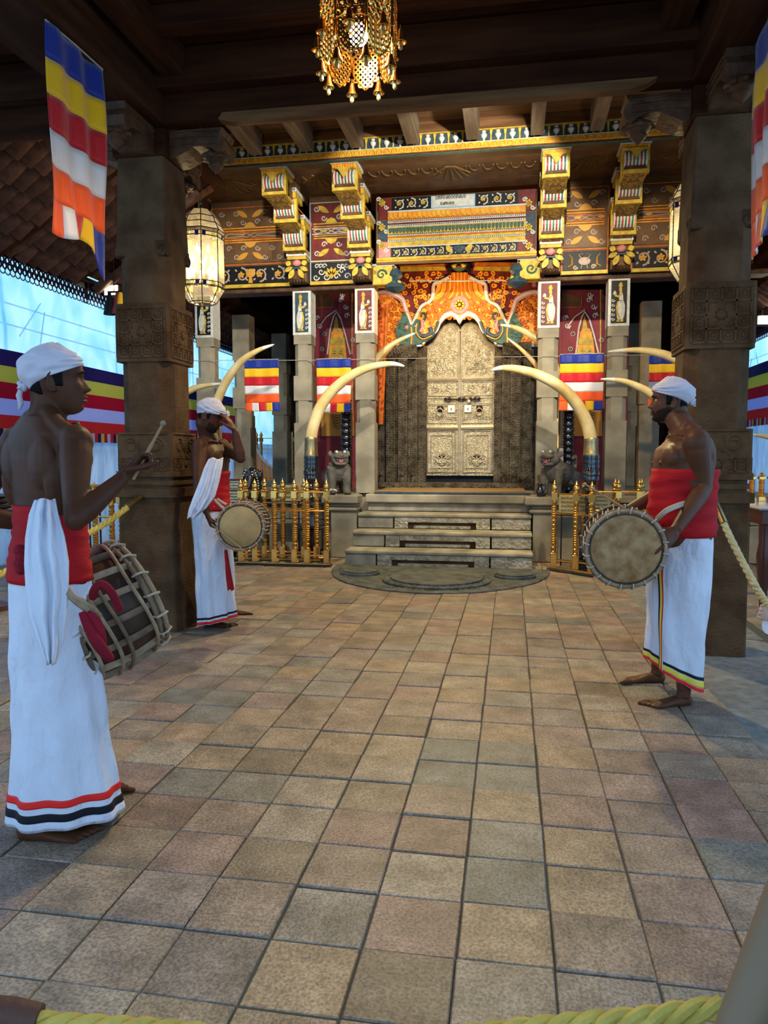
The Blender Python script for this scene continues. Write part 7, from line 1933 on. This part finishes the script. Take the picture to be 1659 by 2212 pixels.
wrap([(.06,.0,.0,.150,.145),(.2,0,-.005,.150,.14),(.45,0,-.01,.150,.14),(.7,0,-.018,.155,.14),(.86,0,-.022,.168,.145),(.95,0,-.022,.162,.128)], tM, 'cloth', 'white_skirt', fold=foldM, hem=lambda p: .05*math.sin(p)*.6, bands=[(.065,.085,'hem_red'),(.10,.115,'hem_black')])
wrap([(.90,0,-.022,.172,.142),(.97,0,-.024,.162,.130),(1.04,0,-.018,.150,.120),(1.11,0,-.014,.147,.119),(1.19,0,-.010,.155,.124)], tM, 'redcloth', 'red_waistband', fold=foldR_)
drape([(990,450,482,5.16),(1010,440,480,5.13),(1040,430,474,5.11),(1075,416,464,5.10),(1100,407,446,5.10),(1120,404,422,5.11)], tM, 'cloth', 'white_shawl', iM, 3, .020, 2)
drape([(1188,484,490,5.24),(1215,486,495,5.24),(1245,488,500,5.24),(1275,492,506,5.24)], tM, 'redcloth', 'red_sash_end', iM, 1, .006, 2, n=8)
hM = atD(457,1132,5.09)
stick(hM, atD(527,1190,4.98), 'thin cane stick lying across the skin of the drum beside the left pillar')
cM = atD(519,1138,5.06); dM = drum(cM, (atD(536,1128,5.42)-cM), .158, .36, 'round drum with pale stained skin held by the drummer at the left pillar', 'hide', nstr=18, bulge=1.02)
b = MB(); b.tube(cr([atD(464,1080,5.12),atD(476,1092,5.08),atD(486,1100,5.06)],4), .010, 6); b.tube(cr([atD(470,1078,5.12),atD(482,1086,5.08),atD(490,1090,5.07)],4), .008, 6)
tag(b.build('drum_tie', M['cord'], None, smooth=True), 'knotted cord tying the round drum to the waist of the shaded drummer', 'cord')
# ---------------------------------------------------------------- drummer on the right
tR, iR = person(0,0,182,'drummer on the right in profile, white headcloth and wide red waistband, hand on his drum', at=atZ(1453,1508,0))
def RP(px,py,D): return iR @ atD(px,py,D)
hr = RP(1447,866,3.98); MhR = Matrix.Translation(hr) @ Matrix.Rotation(R(-10),4,'Z') @ Matrix.Rotation(R(1),4,'X')
leanR = lambda z: (0, -.03*max(0,(z-.85))/.5)
Rs, Re, Rw = Vector((-.190,-.030,1.370)), RP(1521,1054,3.74), RP(1459,1146,3.58)
def armsR(b):
    arm(b, Rs, Re, Rw, 1.12); hand(b, Rw, RP(1407,1172,3.52)-Rw, iR.to_3x3() @ (-_up*.55+_fw*.8-_rt*.1), 1, (16,20,24,28), 1.0, .16, 1.05, (.9,.35,.2))
    s2 = Vector((.190,-.030,1.370)); e2 = Vector((.24,.02,1.10)); w2 = Vector((.20,.22,1.0)); arm(b, s2, e2, w2, 1.1); hand(b, w2, (-.2,.9,-.3), (-.8,-.2,-.4), -1)
bodyR = body(tR, None, 'bare_body', 'skin_mid', MhR, None, [armsR], [(-.09, iR @ atZ(1489,1524,0), iR.to_3x3() @ (-_rt*1-_fw*.12),1),(.09, iR @ atZ(1432,1474,0), iR.to_3x3() @ (-_rt+_fw*.02),-1)], 1.10, 1.26, .0048, lean=leanR,
   extra=lambda b: b.sphere((0,-.01,1.05),(.15,.150,.16),16,12))
face_bits(tR, MhR, 1, False); headcloth(tR, MhR, .052, -.022, .013, 7, 'cloth2', True, False, .012)
def foldR2(p, t): return .008*math.sin(13*t+4.2*p+2*noise.noise((p,t*2,3)))*t**.5*(1-t)**.3+.010*math.sin(5*p+3.0*t+1)*(1-t)**.5+.007*noise.noise((math.cos(p)*3,math.sin(p)*3,t*5+9))+.006*math.sin(11*p-4*t)*(1-t)
rowsR = [(.06,-.01,.00,.185,.135),(.2,-.01,-.005,.178,.140),(.45,0,-.01,.168,.152),(.68,0,-.012,.165,.162),(.82,0,-.012,.175,.165),(.95,0,-.015,.172,.155)]
wrap(rowsR, tR, 'cloth', 'white_skirt', fold=foldR2, hem=lambda p: .075+.075*math.sin(p), bands=[(.062,.082,'hem_red'),(.086,.118,'hem_yellow'),(.124,.142,'hem_black')])
def strip(par, pt, p0, p1, za, zb, mt, nm, o0=.004):
    b = MB(); N_ = 40; rs = []
    for i in range(N_+1):
        z = za+(zb-za)*i/N_; d = .02*math.sin(2.5*i/N_)
        rs.append([pt(p0+d,z,-.002),pt(p0+d,z,o0),pt((p0+p1)/2+d,z,o0+.001),pt(p1+d,z,o0),pt(p1+d,z,-.002)])
    b.rings(rs, closed=True); return b.build(nm, M[mt], par, smooth='all')
skR = [o for o in tR.children if o.name.startswith('white_skirt')][0]
for a, c, mt_n in ((128,131,'hem_black'),(131,135.5,'hem_yellow'),(135.5,138.5,'hem_red'),(138.5,140.5,'cloth')):
    strip(skR, wrap.pt, R(a), R(c), .075, .90, mt_n, 'front_ribbon')
def foldR3(p, t): return .0040*math.sin(30*t+2.2*math.sin(p+.4)+noise.noise((p,t*3,0)))+.004*noise.noise((p*2,t*9,5))
wrap([(.885,0,-.018,.186,.176),(.96,0,-.016,.184,.176),(1.04,0,-.018,.178,.172),(1.12,0,-.022,.172,.168),(1.17,0,-.024,.188,.168),(1.235,0,-.028,.196,.166)], tR, 'redcloth', 'red_waistband', fold=foldR3)
b = MB(); b.tube(cr([RP(1419,1120,3.66),RP(1438,1102,3.60),RP(1460,1092,3.62),RP(1478,1086,3.68)],6), .010, 8); b.tube(cr([RP(1420,1123,3.65),RP(1440,1106,3.595),RP(1462,1096,3.61),RP(1480,1090,3.68)],6), .008, 8); b.build('waist_cord', M['cord'], tR, smooth=True)
cR = atD(1352,1186,3.56); dR = drum(cR, (atD(1336,1170,3.92)-cR), .182, .38, 'large round drum with hairy brown skin at the waist of the right drummer', 'hide_hair', nstr=20, bulge=1.03)
stick(atD(1372,1112,3.75), atD(1264,1046,3.95), 'thin cane drumstick rising over the top of the right drum')
# ---------------------------------------------------------------- bystanders at the frame edge
def visitor(loc, az, k, label, armfn, skin, shirt, lower, vox):
    t = thing('person', loc, label, 'person', None, R(az-90)); t.scale = (k,k,k)
    inv = (Matrix.Translation(loc) @ Matrix.Rotation(R(az-90),4,'Z') @ Matrix.Scale(k,4)).inverted()
    Mh = Matrix.Translation((0,.035,1.575)); a = armfn(inv)
    body(t, None, 'body', skin, Mh, None, [a], [(-.09,Vector((-.10,-.08,0)),Vector((-.1,1,0)),1),(.09,Vector((.10,-.08,0)),Vector((.1,1,0)),-1)], 1.0, 1.0, vox)
    face_bits(t, Mh, 0, False)
    shell(Mh, lambda p: .045 if math.cos(p) > .2 else -.04+.06*max(0,math.cos(p)+.5), .1149, .009, 'hair', 'hair', t, 16, 72)
    wrap([(.86,0,-.002,.185,.150),(1.0,0,.0,.172,.138),(1.15,0,.008,.172,.138),(1.3,0,.005,.192,.145),(1.38,0,-.006,.178,.115),(1.43,0,-.010,.085,.075)], t, shirt, 'shirt', fold=foldR_)
    wrap([(.10,0,.0,.17,.13),(.5,0,0,.175,.14),(.9,0,-.002,.175,.145)], t, lower, 'lower_garment', fold=foldM)
    return t, inv
def armA(inv):
    E, W, H = inv @ atD(1775,1870,.80), inv @ atD(1590,2240,.78), inv @ atD(1530,2420,.76)
    def f(b):
        S = Vector((-.175,-.01,1.36)); arm(b, S, E, W, 1.0); hand(b, W, H-W, inv.to_3x3() @ Vector((0,0,-1)), 1, (40,45,50,50))
        S2 = Vector((.175,-.01,1.36)); arm(b, S2, (.23,-.03,1.09), (.19,.12,.90), 1.0); hand(b, (.19,.12,.90), (0,.5,-.8), (-1,0,0), -1)
    return f
visitor((.52,.60,0), 100, .93, 'bystander whose bare tan forearm rests over the rope in the bottom right corner', armA, 'skin_tan', 'purple', 'purple', .0055)
def armB(inv):
    E, W, H = inv @ atD(1745,1372,2.66), inv @ atD(1668,1334,2.6), inv @ atD(1632,1318,2.58)
    def f(b):
        S = Vector((-.172,-.01,1.36)); arm(b, S, E, W, 1.0); hand(b, W, H-W, inv.to_3x3() @ _fw*-1, 1, (25,28,30,32))
        b2 = MB(); D_ = (W-E)
        arm(b, Vector((.172,-.01,1.36)), (.22,-.03,1.09), (.2,.05,.86), .95); hand(b, (.2,.05,.86), (0,.2,-1), (-1,0,0), -1)
    return f
vc, vi = visitor((1.27,2.86,0), 150, .60, 'child in white whose pale hand reaches in at the right edge beside the rope', armB, 'skin_pale', 'cloth', 'cloth', .006)
q = MB(); q.tube([vi @ atD(1662,1350,2.6), vi @ atD(1710,1362,2.63), vi @ atD(1765,1340,2.68)],[.055,.075,.085],16); q.build('sleeve', M['cloth'], vc, smooth=True)

pp = atD(-205,2186,1.0); t = thing('barrier_post', (pp.x,pp.y,0), 'brass barrier post just outside the left edge that holds the near rope', 'post')
q = MB(); q.lathe([(.14,0),(.14,.02),(.03,.04),(.022,.08),(.022,pp.z+.02),(.035,pp.z+.03),(.035,pp.z+.05),(.01,pp.z+.08)],(0,0,0),20); q.build('post_shaft', M['brass_old'], t, smooth=35)
